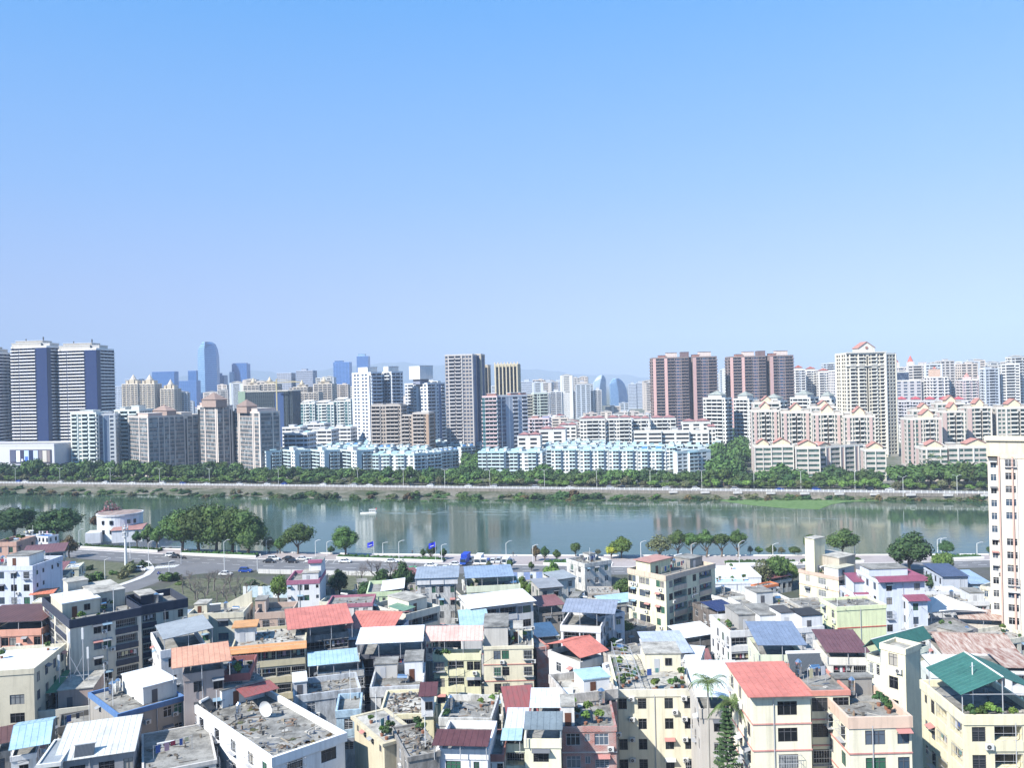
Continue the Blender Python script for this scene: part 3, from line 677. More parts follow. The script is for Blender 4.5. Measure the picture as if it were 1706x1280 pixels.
# ---- low white blocks with maroon roofs
MAR = P((160, 116, 114), 'sheet')
cmL = colours((224, 222, 214), None, (216, 216, 210), GLASS)
for i, (x, yy, xr, dd, pat, lab) in enumerate([(966, 699, 1008, 690, '=NNBBNN', 'white walk up block with maroon hips, first of the middle row'), (1010, 698, 1052, 690, '=NBNNBBN', 'white walk up block with maroon hips at the middle of the row'), (1054, 699, 1082, 694, '=BNBN', 'short white walk up block with maroon hip'), (1084, 698, 1126, 700, '=NNBBNB', 'white walk up block with maroon hips near the brown tower'),
     (1136, 704, 1184, 700, '=NsNsN', 'white house with broad maroon roof near the avenue'), (1056, 719, 1102, 640, '=RsR', 'long white block with ribbon windows and dark shadow gap'), (1102, 719, 1148, 640, '=RsR', 'long white block with ribbon windows in the middle of the row'), (1148, 720, 1181, 640, '=NnN', 'white block with square windows ending the ribbon windowed row'),
     (898, 717, 942, 650, '=NsNs', 'low white house with flat maroon roof'), (862, 727, 900, 620, '=NsNs', 'low white house with maroon hip behind the roof garden'), (1180, 713, 1192, 640, '=NN', 'small white end block by the wooded avenue'), (930, 710, 960, 700, '=NNN', 'white house with maroon roofs behind the estate')]):
    far_house('apartment_block', lab, (x, yy), dd, -8, xr, D=14, fS=pat, cm=cmL, st=3.1, top=[('pyr', .27, .4, .42, .7, 4, P((220, 216, 210)), MAR), ('pyr', .75, .4, .42, .7, 4, P((220, 216, 210)), MAR)] if i not in (5, 6, 7) else [('box', .5, .5, .2, .4, 2.5)])
for i, (x, yy, xr, dd) in enumerate([(473, 722, 512, 640), (520, 716, 552, 700), (470, 712, 500, 760), (548, 712, 584, 740), (505, 706, 540, 800)]):
    far_house('apartment_block', ['white car park like block with ribbon openings near the pinkish slab', 'low white block with dark openings behind the blue roofs', 'low white block tucked beside the pinkish slab', 'low white block below the curved roof towers', 'small white block under the curved roof towers'][i], (x, yy), dd, -10, xr, D=16, fS='RsR', cm=colours((222, 222, 222)), st=3.3, top=[('box', .4, .5, .3, .4, 2.5), ('shed', .8, .5, .2, .4, 2, P((220, 226, 226)), CYAN)])
# ---- right hand estate with gabled roofs
cmG = colours((196, 188, 178), (196, 172, 164), (216, 212, 202), mat('green_glass', (.05, .10, .085), .2, kind='glass', spec=.5, c2=(.16, .26, .22)))
cream = P((232, 218, 186)); PK = P((206, 176, 170))
def gabled(C, d, phi, xr, xl, fS, lab, gx=(.5,), D=14, gw=.26, tall=True, gh=6, fW='=SDNS'):
    tp = []
    for g_ in gx:
        tp.append(('gab', g_, .3, gw * 1.25 / len(gx) ** .5, .55, gh * 1.1, cream, RED))
    tp += [('box', .16, .5, .16, .4, 2.4), ('box', .86, .5, .16, .4, 2.4)] if len(gx) == 1 else []
    return far_house('apartment_block', lab, C, d, phi, xr, xl, D, fS=fS, fW=fW, fE='=SDNS', cm=cmG, st=3.0, top=tp)
pG = '=cNPNcNBVBNcNPNc'
gabled((1252, 684), 565, -12, 1298, None, pG, 'gabled cream and pink block at the corner of the wooded avenue')
gabled((1301, 686), 558, -12, 1352, None, pG, 'gabled cream and pink block, second along from the wooded avenue')
gabled((1354, 689), 550, -12, 1404, None, pG, 'gabled cream and pink block at the foot of the tallest gabled tower')
gabled((1406, 693), 540, -12, 1458, None, pG, 'gabled cream and pink block just in front of the tallest gabled tower')
gabled((1511, 697), 560, -8, 1569, None, '=cGPNcGPNcNBVBNcNPc', 'broad gabled pink block with a green glazed bay beside the tallest tower', gx=(.6,))
gabled((1571, 685), 570, -8, 1607, None, '=PNBVBNc', 'gabled pink block in shade behind the green glazed bay')
gabled((1612, 678), 590, -8, 1652, None, '=PNBVBNc', 'gabled pink block directly behind the near cream high rise')
gabled((1660, 679), 590, -8, 1720, None, '=cNNcNBVBNc', 'gabled block rising over the near cream high rise')
gabled((1255, 671), 610, -10, 1300, None, '=cNNcBBc', 'rear gabled block peeping over the avenue corner block', gh=5)
gabled((1350, 678), 610, -10, 1395, None, '=cNNcBBc', 'rear gabled block peeping over the row beside the tallest tower', gh=5)
gabled((1520, 683), 600, -10, 1560, None, '=cNNcBBc', 'rear gabled block peeping over the broad pink block', gh=5)
gabled((1560, 672), 640, -10, 1608, None, '=cNNcBBc', 'rear gabled block with bright red slope', gh=6)
pL = '=cRRcRRc'
for i, (x, yy, xr, d, lab) in enumerate([(1257, 743, 1285, 522, 'low gabled cream block nearest the wooded avenue'), (1284, 742, 1322, 520, 'low gabled cream block, second from the wooded avenue'), (1325, 745, 1366, 516, 'low gabled pink block beside the shaded bays'), (1441, 749, 1476, 500, 'low gabled pink block at the gap in the riverside trees')]):
    gabled((x, yy), d, -10, xr, None, pL, lab, gh=4.6, gw=.55, D=12)
gabled((1367, 744), 524, 20, 1440, None, '=RcDcRRcDcRRcDcRc', 'long low block of shaded blue green bays with white piers', gx=(.1,), gh=3, gw=.2)
gabled((1536, 746), 492, -10, 1578, None, '=NcRRcR', 'low gabled block behind the fan palms', gh=4.5, gw=.5)
gabled((1581, 744), 490, -6, 1648, None, '=RcNRcNRc', 'long low pink block next to the near cream high rise', gx=(.7,), gh=4.5, gw=.4)
cmGT = colours((214, 206, 188), (196, 180, 160), (230, 226, 212), mat('window_glass', (.022, .028, .034), .12, kind='glass', spec=.6, c2=(.10, .12, .14)))
t_, Pt, Wd, Dd, hg = far_house('apartment_tower', 'tallest cream tower with dark arched slot and red gabled top', (1410, 588), 640, 2, 1475, D=20, fS='=NcBNcBNVNBcNBc', fE='=cNNcNNc', cm=cmGT, st=2.75, cat='tower', top=[('gab', .52, .25, .42, .5, 9, P((232, 226, 212)), RED)])
q = MB(); q.box(-.6, -.9, hg - 9.5, Wd + .6, -.02, hg - 8.8, P((222, 216, 204))); q.box(-.6, -.9, hg + .6, Wd + .6, 0, hg + 1.5, P((222, 216, 204))); q.build('cornice', t_, kind='stuff')
q = MB()
q.bar((Wd * .52, -.35 + Dd * .0, hg + 4.6), (Wd * .52, -.15, hg + 4.6), 1.1, RED, 16); q.build('round_emblem', t_)
far_house('apartment_tower', 'stepped shaded wing of the tallest cream tower', (1475, 588), 640, 24, 1493, D=18, fS='=cNNNc', cm=cmGT, st=2.75, cat='tower')
# ---- brown twins
cmBr = colours((148, 132, 128), (206, 170, 164), (138, 124, 120), GLASSB)
plB = [((0, .1), '=PBBP'), ((.22, 0), '=BBNGNBB'), ((.55, 0), '=S'), ((.55, .5), '=DD'), ((.62, .5), '=S'), ((.62, 0), '=PBNGNBB'), ((1, .1), '=BNB'), ((1, 1), 'S'), ((0, 1), '=BNNB')]
far_house('apartment_tower', 'brown pink twin tower above the low maroon roofs', (1088, 596), 850, -2, 1195, D=26, plan=plB, cm=cmBr, cat='tower', top=[('box', .30, .3, .16, .4, 5.5, P((226, 208, 198))), ('box', .82, .3, .18, .4, 5.5, P((226, 208, 198))), ('box', .52, .5, .12, .4, 6, P((130, 110, 110))), ('box', .15, .3, .1, .4, 3, RED), ('box', .68, .3, .1, .4, 3, RED)])
far_house('apartment_tower', 'brown pink twin tower behind the pyramid roofed blocks', (1217, 594), 860, -2, 1323, D=26, plan=plB, cm=cmBr, cat='tower', top=[('box', .30, .3, .16, .4, 5.5, P((226, 208, 198))), ('box', .82, .3, .18, .4, 5.5, P((226, 208, 198))), ('box', .52, .5, .12, .4, 6, P((130, 110, 110))), ('box', .15, .3, .1, .4, 3, RED), ('box', .68, .3, .1, .4, 3, RED)])
# ---- pyramid roofed white blocks
cmY = colours((214, 216, 210), (120, 130, 150), (222, 224, 220), GLASS)
for i, (c, yy, xl, xr, dd, lab) in enumerate([(1208, 663, 1171, 1219, 690, 'white balconied block with grey pyramid roof at the head of the avenue'), (1248, 664, 1222, 1262, 700, 'white balconied block with grey pyramid roof, second from the avenue'), (1300, 668, 1268, 1312, 700, 'white balconied block with grey pyramid under the brown twin'), (1350, 662, 1316, 1364, 700, 'white balconied block with grey pyramid in front of the white tower row'), (1385, 664, 1362, 1396, 705, 'white balconied block with grey pyramid beside the tallest cream tower')]):
    far_house('apartment_block', lab, (c, yy), dd, 40, xr, xl, fS='=BVB', fW='=NBBBN', cm=cmY, top=[('pyr', .5, .5, .7, .6, 7, P((210, 212, 206)), P((150, 156, 150), 'sheet'))])
# ---- middle distance, left
def simple(name, lab, x0, x1, yt, d, pat, c, tr=None, gl=None, split=None, fW=None, top=(), D=22, grp=None, cat='tower', st=3.3, acc=None, phi=-6):
    if split: return far_house(name, lab, (split, yt), d, 38, x1, x0, fS=fW or pat, fW=pat, cm=colours(c, acc, tr, gl), st=st, top=top, cat=cat, group=grp)
    return far_house(name, lab, (x0, yt), d, phi, x1, D=D, fS=pat, cm=colours(c, acc, tr, gl), st=st, top=top, cat=cat, group=grp)
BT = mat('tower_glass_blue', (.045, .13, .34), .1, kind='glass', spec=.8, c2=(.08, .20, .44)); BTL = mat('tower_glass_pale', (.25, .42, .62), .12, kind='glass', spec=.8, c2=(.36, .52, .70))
simple('office_tower', 'broad flat blue glass office tower behind the beige towers', 253, 290, 620, 2100, 'G', (90, 130, 190), (70, 110, 180), BT)
simple('office_tower', 'low dark blue glass block with window grid', 298, 327, 635, 2050, 'GsG', (96, 132, 190), None, BT)
simple('office_tower', 'small blue tower peeping beside the curved glass tower', 313, 327, 618, 2200, 'G', (90, 130, 190), None, BT)
simple('office_tower', 'stepped blue tower on the shaded side of the curved glass tower', 357, 373, 626, 2200, 'G', (90, 130, 190), None, BT, top=[('box', .3, .5, .5, .5, 7)])
simple('office_tower', 'notched blue glass tower standing apart', 386, 411, 607, 2200, 'GsG', (84, 124, 190), None, BT, top=[('box', .5, .3, .9, .5, 3, BT)])
simple('office_tower', 'shorter wing of the notched blue glass tower', 382, 388, 620, 2190, 'G', (150, 180, 220), None, BTL)
simple('office_tower', 'blue glass tower beside the white towers', 555, 582, 604, 2200, 'GGsG', (110, 150, 215), None, BT, top=[('box', .3, .5, .5, .5, 5, BT)])
simple('office_tower', 'thin blue glass tower top rising behind the square windowed tower', 594, 613, 594, 2500, 'G', (90, 130, 200), None, BT, top=[('box', .4, .5, .6, .6, 8, BTL)])
# curved glass tower
def lathe_tower(label, x0, x1, ytop, d, prof, split, mA, mB_, name='office_tower', depth=30):
    a = atd(x0, ytop, d); c = atd(x1, ytop, d); Wd = c.x - a.x; z = a.z
    t_ = thing(name, label, 'tower', (a.x, a.y, 0)); m1, m2 = MB(), MB(); prev = None
    for (l_, r_, h_) in prof:
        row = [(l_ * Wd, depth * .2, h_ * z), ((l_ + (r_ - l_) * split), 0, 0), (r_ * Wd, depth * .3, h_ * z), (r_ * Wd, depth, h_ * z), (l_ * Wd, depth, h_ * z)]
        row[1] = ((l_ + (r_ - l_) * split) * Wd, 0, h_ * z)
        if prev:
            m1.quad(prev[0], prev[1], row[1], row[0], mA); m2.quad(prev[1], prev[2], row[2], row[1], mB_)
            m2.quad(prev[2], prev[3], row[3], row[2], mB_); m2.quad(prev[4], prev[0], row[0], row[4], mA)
        prev = row
    m2.poly(prev, mB_)
    m1.build('glass_front', t_); m2.build('glass_side', t_)
    q = MB()
    for i in range(1, 34):
        h_ = i / 34.0
        for (p, s_) in zip(prof, prof[1:]):
            if p[2] <= h_ < s_[2]:
                f_ = (h_ - p[2]) / (s_[2] - p[2]); l_ = p[0] + (s_[0] - p[0]) * f_; r_ = p[1] + (s_[1] - p[1]) * f_; sx = (l_ + (r_ - l_) * split) * Wd
                q.bar((l_ * Wd, depth * .2 - .3, h_ * z), (sx, -.3, h_ * z), .45, mB_, 4); q.bar((sx, -.3, h_ * z), (r_ * Wd, depth * .3 - .3, h_ * z), .35, mA, 4)
    q.build('spandrel', t_, kind='stuff')
    return t_
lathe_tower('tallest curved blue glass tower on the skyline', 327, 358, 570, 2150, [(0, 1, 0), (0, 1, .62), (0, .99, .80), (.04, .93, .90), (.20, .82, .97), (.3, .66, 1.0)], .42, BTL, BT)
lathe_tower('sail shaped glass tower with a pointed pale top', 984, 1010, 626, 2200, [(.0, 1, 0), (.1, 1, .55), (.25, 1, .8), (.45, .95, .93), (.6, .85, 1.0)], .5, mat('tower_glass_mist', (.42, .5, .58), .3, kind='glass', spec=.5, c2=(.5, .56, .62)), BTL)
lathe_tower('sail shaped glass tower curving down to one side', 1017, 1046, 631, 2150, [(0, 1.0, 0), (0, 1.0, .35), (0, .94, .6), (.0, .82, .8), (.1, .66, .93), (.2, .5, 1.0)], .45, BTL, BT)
beige = (214, 200, 176)
for x0, x1, yt, s_ in ((203, 229, 640, 'crested beige tower nearest the banded towers'), (230, 257, 640, 'crested beige tower in front of the broad blue tower'), (267, 290, 648, 'crested cream tower rising over the pinkish slab')):
    simple('apartment_tower', s_, x0, x1, yt, 1300, '=cBNBcNBNBc', beige, (226, 214, 196), GLASSB, top=[('spire', .5, .5, .3, .5, 16, P(beige), P((220, 206, 186))), ('box', .2, .5, .14, .5, 6), ('box', .8, .5, .14, .5, 6)])
simple('apartment_tower', 'pale grey tower beside the banded towers', 189, 202, 644, 1500, 'NsN', (190, 200, 216))
simple('apartment_tower', 'pale tower behind the crested beige pair', 208, 231, 632, 1700, 'NsN', (190, 200, 216))
# building wrapped in dark netting
GN = P((58, 66, 70), 'flat')
t_, Pt, Wd, Dd, hg = far_house('unfinished_building', 'wide unfinished building wrapped in dark green netting', (397, 652), 930, -6, 487, D=26, fS='DDDD', cm=colours((150, 170, 150), (62, 72, 78), (206, 200, 190)), cat='building', top=[('box', .06, .2, .12, .4, 0.5, P((126, 150, 126)))])
q = MB()
for i in range(14): q.box(Wd * .14, -.5, i * hg / 14, Wd, -.3, i * hg / 14 + .4, P((92, 104, 108), 'flat'))
for i in range(22): x = Wd * (.14 + .86 * i / 22); q.box(x, -.7, 0, x + .3, -.5, hg, P((92, 104, 108), 'flat'))
q.build('scaffolding', t_, kind='stuff'); q = MB(); q.box(Wd * .68, -1.0, 0, Wd * .84, -.72, hg * .97, P((62, 86, 130), 'flat')); q.build('blue_panel', t_)
q = MB(); q.box(0, -.9, 0, Wd * .13, -.05, hg + .5, P((150, 172, 150))); q.build('gable_end', t_)
t_ = thing('tower_crane', 'yellow tower crane beside the netted building', 'crane', atd(462, 700, 915).xy.to_3d()); q = MB(); hh = atd(462, 632, 915).z
q.box(-.6, -.6, 0, .6, .6, hh, P((196, 182, 140), 'flat')); q.build('mast', t_); q = MB(); q.box(-9, -.5, hh - 4, 26, .5, hh - 3.2, P((196, 182, 140), 'flat')); q.bar((0, 0, hh), (22, 0, hh - 3), .3, P((196, 182, 140), 'flat')); q.build('jib', t_)
for x0, x1, yt, s_ in ((405, 432, 642, 'tan striped tower over the netted building'), (432, 460, 640, 'tan striped tower over the crane'), (488, 512, 645, 'tan striped tower with small spire'), (522, 553, 640, 'tan striped tower with small spire beside the gap')):
    simple('apartment_tower', s_, x0, x1, yt, 1250, '=cBcBcBcBc', (190, 178, 160), (214, 204, 190), GLASSB, top=[('spire', .45, .5, .2, .5, 12, P((206, 190, 160)), P((216, 200, 170))), ('box', .5, .5, .6, .5, 4)])
simple('apartment_tower', 'grey tower under construction with a crane on top', 493, 521, 618, 1500, 'NNN', (176, 182, 196), None, GLASSB, top=[('box', .4, .5, .3, .4, 4)])
simple('apartment_tower', 'grey flat topped tower beside the one with the crane', 461, 485, 622, 1500, 'NsN', (186, 190, 200), None, GLASSB)
simple('apartment_tower', 'grey beige slab filling the gap between striped towers', 483, 530, 655, 1200, 'cBcN', (182, 172, 158), (206, 196, 182), GLASSB)
for x0, x1, yt, s_ in ((501, 524, 672, 'white block with a winged roof beside the netted building'), (524, 556, 673, 'white block with a sagging winged roof'), (556, 584, 668, 'white block with a winged roof beside the white towers')):
    simple('apartment_block', s_, x0, x1, yt, 900, '=GcNBsGcN', (222, 226, 220), (228, 228, 220), mat('teal_glass', (.03, .10, .11), .15, kind='glass', spec=.6, c2=(.18, .34, .34)), cat='building', top=[('shed', .3, .5, .55, .8, 4, P((240, 240, 236)), P((236, 236, 232))), ('box', .7, .5, .4, .5, 2.5)])
# ---- middle distance, centre: pale row
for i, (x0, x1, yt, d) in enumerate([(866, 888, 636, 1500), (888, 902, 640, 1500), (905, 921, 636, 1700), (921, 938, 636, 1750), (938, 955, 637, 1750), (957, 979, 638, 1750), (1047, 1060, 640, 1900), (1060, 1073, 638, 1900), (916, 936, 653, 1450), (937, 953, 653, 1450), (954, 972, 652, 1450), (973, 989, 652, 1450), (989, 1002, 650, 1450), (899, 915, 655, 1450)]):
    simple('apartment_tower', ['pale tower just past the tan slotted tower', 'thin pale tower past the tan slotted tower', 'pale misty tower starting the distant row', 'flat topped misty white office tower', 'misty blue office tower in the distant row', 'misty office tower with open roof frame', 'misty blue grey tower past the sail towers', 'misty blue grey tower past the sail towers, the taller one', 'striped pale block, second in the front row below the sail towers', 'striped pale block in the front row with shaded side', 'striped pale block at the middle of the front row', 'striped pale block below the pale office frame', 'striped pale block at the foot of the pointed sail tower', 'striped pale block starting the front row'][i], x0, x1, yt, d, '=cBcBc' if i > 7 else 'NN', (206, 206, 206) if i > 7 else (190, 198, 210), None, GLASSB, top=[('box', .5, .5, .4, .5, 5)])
# ---- middle distance, right
for i, (x0, x1, yt, d, c, pt, tp) in enumerate([
    (1324, 1342, 616, 1100, (216, 218, 218), '=cBNBc', [('pyr', .5, .5, .6, .6, 7)]), (1343, 1364, 617, 1120, (216, 214, 206), '=cBNBc', [('pyr', .5, .5, .6, .6, 6)]), (1364, 1386, 620, 1100, (220, 216, 208), '=cBNBc', [('pyr', .5, .5, .6, .6, 6)]),
    (1388, 1397, 617, 1000, (222, 214, 206), '=NNN', []),
    (1490, 1513, 612, 1100, (222, 208, 200), '=cNBNc', [('spire', .3, .5, .35, .5, 15, P((226, 214, 206)), P((200, 110, 100)))]), (1512, 1532, 612, 1100, (222, 208, 200), '=cNBNc', [('spire', .5, .5, .4, .5, 17, P((226, 214, 206)), P((200, 110, 100)))]), (1533, 1551, 610, 1100, (220, 210, 202), '=cNBNc', [('box', .5, .5, .5, .5, 6)]),
    (1494, 1514, 619, 950, (60, 66, 92), '=GG', []), (1493, 1535, 634, 900, (196, 192, 192), '=NsNsNsN', []),
    (1536, 1553, 634, 900, (206, 206, 202), '=NBBN', []), (1553, 1580, 628, 880, (206, 202, 200), '=BDBNcB', [('box', .4, .5, .5, .5, 9, P((216, 186, 164))), ('pyr', .4, .5, .4, .4, 12, P((216, 186, 164)))]),
    (1558, 1582, 606, 1050, (228, 232, 232), '=NBNBN', [('box', .3, .5, .3, .5, 3)]), (1582, 1606, 610, 1050, (226, 232, 236), '=NGBNN', [('box', .8, .5, .2, .5, 4)]),
    (1605, 1630, 633, 960, (214, 196, 194), '=NBNBN', [('spire', .5, .5, .3, .5, 9, P((226, 206, 200)), P((206, 140, 130)))]), (1633, 1656, 631, 960, (212, 194, 192), '=NBNBN', [('spire', .4, .5, .3, .5, 9, P((226, 206, 200)), P((206, 140, 130)))]),
    (1658, 1692, 636, 980, (220, 204, 204), '=NBNBNBN', [('box', .3, .5, .3, .5, 6), ('box', .8, .5, .3, .5, 4)]), (1690, 1730, 640, 1000, (216, 200, 200), '=NBNBN', [('box', .5, .5, .5, .5, 5)])]):
    lab = ['white tower with hipped cap just past the brown twin', 'cream tower with hipped cap at the middle of its row', 'cream tower with hipped cap near the tallest cream tower', 'sliver of white tower beside the tallest cream tower', 'pale tower with a red spire close to the tallest tower', 'pale tower with the tallest red spire', 'pale tower with a domed roof box', 'dark blue glass block under the red spires', 'wide grey block with tiny square windows', 'pale balconied tower beside the wide grey block', 'white and grey tower with terracotta crown', 'bright white stepped tower highest on its side', 'bright white and pale glass tower', 'pink tower with small spire past the bright white towers', 'pink tower with small spire above the gabled roofs', 'broad pink tower row with roof boxes', 'pink tower block at the edge of the picture'][i]
    simple('apartment_tower', lab, x0, x1, yt, d, pt, c, (228, 224, 218), GLASSB, top=tp)
for i in range(5):
    x0 = 1495 + i * 24
    far_house('apartment_block', 'low white block with small red hips below the wide grey block', (x0, 668), 790, -6, x0 + 22, D=14, fS='=BNNB', cm=colours((206, 202, 204), None, (216, 212, 212)), group='low red hipped blocks behind the gabled estate', top=[('pyr', .5, .5, .5, .7, 5, P((216, 206, 206)), P((190, 90, 96), 'sheet'))])
# ---- fill: small far houses and distant pale towers
cl = [colours((222, 220, 214), None, (216, 216, 212)), colours((206, 200, 194), None, (196, 192, 186)), colours((196, 204, 212), None, (206, 210, 214)), colours((214, 202, 190))]
occ = []
def filler(n_, xa, xb, d0, d1, h0, h1, lab, grp, pats, roofs, wm=(9, 22)):
    for i in range(n_):
        px = rr(xa, xb); d = rr(d0, d1); h_ = rr(h0, h1); X = (px - CX) / F * d
        if d0 >= 1300 and h1 > 50 and 968 < px < 1052: continue
        if any(abs(X - o[0]) < 16 and abs(d - o[1]) < 16 for o in occ): continue
        occ.append((X, d)); q = proj(X, d, h_); w_ = rr(*wm)
        rm = random.choice(roofs)
        far_house('apartment_block' if h_ < 40 else 'apartment_tower', lab, q, d, rr(-22, 8), proj(X + w_, d, h_)[0], D=rr(9, 15), fS=random.choice(pats), cm=random.choice(cl), st=3.3, group=grp, cat='building' if h_ < 40 else 'tower',
                  roofm=rm, top=[('pyr', .5, .5, .8, .8, 3.5, P((216, 210, 206)), rm)] if RND() < .45 else [('box', rr(.3, .7), .5, .3, .4, 2.6)])
rfs = [ROOFC, ROOFL, MAR, P((156, 96, 92), 'sheet'), P((200, 200, 204), 'sheet')]
filler(75, 865, 1190, 760, 1350, 9, 20, 'small pale house among the low roofs beyond the estate', 'small pale houses beyond the estate', ['=NN', '=NsN', '=RsN'], rfs)
filler(45, 470, 870, 800, 1300, 12, 26, 'pale low block half hidden behind the white towers', 'pale low blocks behind the white towers', ['=NN', '=NBN'], rfs)
filler(45, 1195, 1500, 730, 1100, 12, 24, 'pale low block half hidden behind the pyramid roofs', 'pale low blocks behind the pyramid roofs', ['=NN', '=NBN'], rfs)
filler(40, 1490, 1760, 700, 950, 15, 30, 'pale low block glimpsed over the gabled estate', 'pale low blocks behind the gabled estate', ['=NN', '=NBN'], rfs)
filler(130, 190, 1706, 1500, 2800, 42, 78, 'hazy pale tower far back on the skyline', 'hazy pale towers far back on the skyline', ['=NN'], [ROOFL], (18, 30))
filler(46, 1490, 1720, 950, 1500, 58, 80, 'pale slab tower packed behind the red spired towers', 'pale slab towers packed behind the red spires', ['=NBN', '=cNBNc', '=NNN'], [ROOFL], (16, 26))
filler(20, 862, 972, 1350, 2000, 56, 76, 'pale slab tower packed into the distant middle row', 'pale slab towers of the distant middle row', ['=NBN', '=cNc', '=NNN'], [ROOFL], (16, 26))
filler(24, 195, 580, 1300, 1900, 60, 84, 'pale slab tower packed behind the crested beige towers', 'pale slab towers behind the crested beige towers', ['=NBN', '=cNc', '=NNN'], [ROOFL], (16, 26))
filler(14, 1195, 1400, 1200, 1700, 66, 84, 'pale slab tower glimpsed between the brown twin and the cream tower', 'pale slab towers between the brown twin and the cream tower', ['=NBN', '=cNc'], [ROOFL], (16, 26))
filler(60, 200, 1700, 1300, 1900, 14, 34, 'hazy pale block in the distant city', 'hazy pale blocks in the distant city', ['=NN'], [ROOFL, MAR], (18, 34))
# ================================================================ TREES AND THE RIVERSIDE ROAD
def leafmat(c, c2=None): return mat('leaves', c, .75, kind='leaf', c2=c2)
LF = leafmat((.052, .102, .026), (.115, .19, .048)); LFD = leafmat((.030, .070, .024), (.070, .132, .038)); LFB = leafmat((.085, .15, .030), (.16, .25, .05))
LFY = leafmat((.30, .32, .03), (.45, .42, .05)); LFR = leafmat((.26, .10, .11), (.34, .19, .19)); LFBR = leafmat((.11, .075, .035), (.16, .12, .05)); LFO = leafmat((.10, .115, .05), (.17, .17, .08))
BARK = mat('bark', (.14, .11, .085), .95, kind='plaster'); BARKG = mat('bare_twigs', (.20, .175, .16), .95, kind='plaster')
def crown(seed, rx, rz, lobes, leaves, ls, m, z0=0, core=True):
    rg = random.Random(seed); b = MB(); L_ = []
    for i in range(lobes):
        a = i * 2.4 + rg.random() * .5; q = (i / lobes) ** .5 * .64; zz = rg.uniform(-.28, .5) * (1 - q * .5) + (.25 if q < .3 else 0)
        L_.append((q * rx * math.cos(a), q * rx * math.sin(a), z0 + zz * rz, rg.uniform(.32, .52) * rx, rg.uniform(.34, .5) * rz))
    if core:
        for (x, y, z, a, c) in L_:      # low lumpy body behind the leaves
            n_ = 7; rows = []
            for i in range(1, 5):
                th = math.pi * i / 5; rows.append([(x + a * .8 * math.sin(th) * math.cos(6.283 * j / n_) * rg.uniform(.8, 1.1), y + a * .8 * math.sin(th) * math.sin(6.283 * j / n_) * rg.uniform(.8, 1.1), z + c * .8 * math.cos(th) * rg.uniform(.85, 1.1)) for j in range(n_)])
            for r0, r1 in zip(rows, rows[1:]):
                for j in range(n_): b.quad(r0[j], r0[(j + 1) % n_], r1[(j + 1) % n_], r1[j], m)
            b.poly(rows[0], m); b.poly(rows[-1], m)
    for i in range(leaves):
        x, y, z, a, c = rg.choice(L_)
        v = Vector((rg.gauss(0, 1), rg.gauss(0, 1), rg.gauss(.15, 1))).normalized(); rad = rg.uniform(.78, 1.16)
        p = Vector((x + v.x * a * rad, y + v.y * a * rad, z + v.z * c * rad))
        n_ = (v + Vector((rg.gauss(0, .5), rg.gauss(0, .5), rg.gauss(.2, .5)))).normalized(); t1 = n_.orthogonal().normalized(); t1.rotate(Matrix.Rotation(rg.random() * 6.28, 3, n_)); t2 = n_.cross(t1)
        s_ = ls * rg.uniform(.6, 1.35); bend = n_ * s_ * -.3
        b.poly((tuple(p - t1 * s_), tuple(p - t2 * s_ * .6 + bend * .3), tuple(p + t1 * s_ + bend), tuple(p + t2 * s_ * .6 + bend * .3)), m)
    return b.mesh('crown')
def trunk(h, r, spread, n_=5, m=BARK, seed=1):
    rg = random.Random(seed); b = MB(); b.bar((0, 0, -.2), (rg.uniform(-.1, .1), 0, h * .45), r, m, 7, r * .75)
    for i in range(n_):
        a = 6.283 * i / n_ + rg.random(); e_ = (spread * math.cos(a), spread * math.sin(a), h * rg.uniform(.75, 1.0)); s_ = (0, 0, h * rg.uniform(.3, .45))
        md = tuple((p + q) / 2 + rg.uniform(-.1, .1) * spread for p, q in zip(s_, e_)); b.bar(s_, md, r * .55, m, 5, r * .4); b.bar(md, e_, r * .4, m, 4, r * .12)
    return b.mesh('trunk')
CR = {}
for nm, m_ in (('g', LF), ('d', LFD), ('b', LFB)):
    CR[nm] = [crown(i * 7 + hash_ , 1, 1, 16, 2200, .085, m_) for i, hash_ in ((1, len(nm)), (2, 5), (3, 9))]
for nm, m_ in (('y', LFY), ('r', LFR), ('n', LFBR), ('o', LFO)): CR[nm] = [crown(40 + ord(nm), 1, 1, 9, 1300, .08, m_, core=nm not in 'ro')]
CRbig = {k_: [crown(80 + i + ord(k_), 1, 1, 22, 5200, .058, m_) for i in range(2)] for k_, m_ in (('g', LF), ('d', LFD))}
CRfar = {k_: [crown(60 + i * 3 + ord(k_), 1, 1, 8, 420, .15, m_) for i in range(3)] for k_, m_ in (('g', LF), ('d', LFD), ('b', LFB), ('o', LFO))}
TR = [trunk(1, .045, .45, 5, BARK, i) for i in range(3)]
def tree(label, x, y, r, h, kind='g', name='tree', group=None, clear=.35, z=0.0, pool=None, cat='tree'):
    t_ = thing(name, label, cat, (x, y, z), rr(0, 6.28), group)
    pool = pool or CR
    c = link('crown', random.choice(pool[kind]), t_); ch = h * (1 - clear) / 2; c.scale = (r, r * rr(.88, 1.1), ch * 1.18); c.location = (0, 0, h - ch)
    k = link('trunk', random.choice(TR), t_); k.scale = (h * .9, h * .9, h * .8)
    return t_
def ptree(label, px, pyb, pyt, wpx, kind='g', pool=None, clear=.3, group=None, name='tree', cat='tree'):
    g_ = at(px, pyb); h = (pyb - pyt) / F * g_.y * 1.03; r = wpx / F * g_.y / 2
    return tree(label, g_.x, g_.y, r, h, kind, name, group, clear, 0, pool, cat)
big = [(303, 921, 858, 56, 'first of the dark clump by the road junction'), (332, 922, 853, 58, 'second of the dark clump by the road junction'), (360, 922, 853, 54, 'third of the dark clump by the road junction'), (386, 923, 856, 54, 'fourth of the dark clump by the road junction'), (412, 924, 860, 54, 'last of the dark clump by the road junction')]
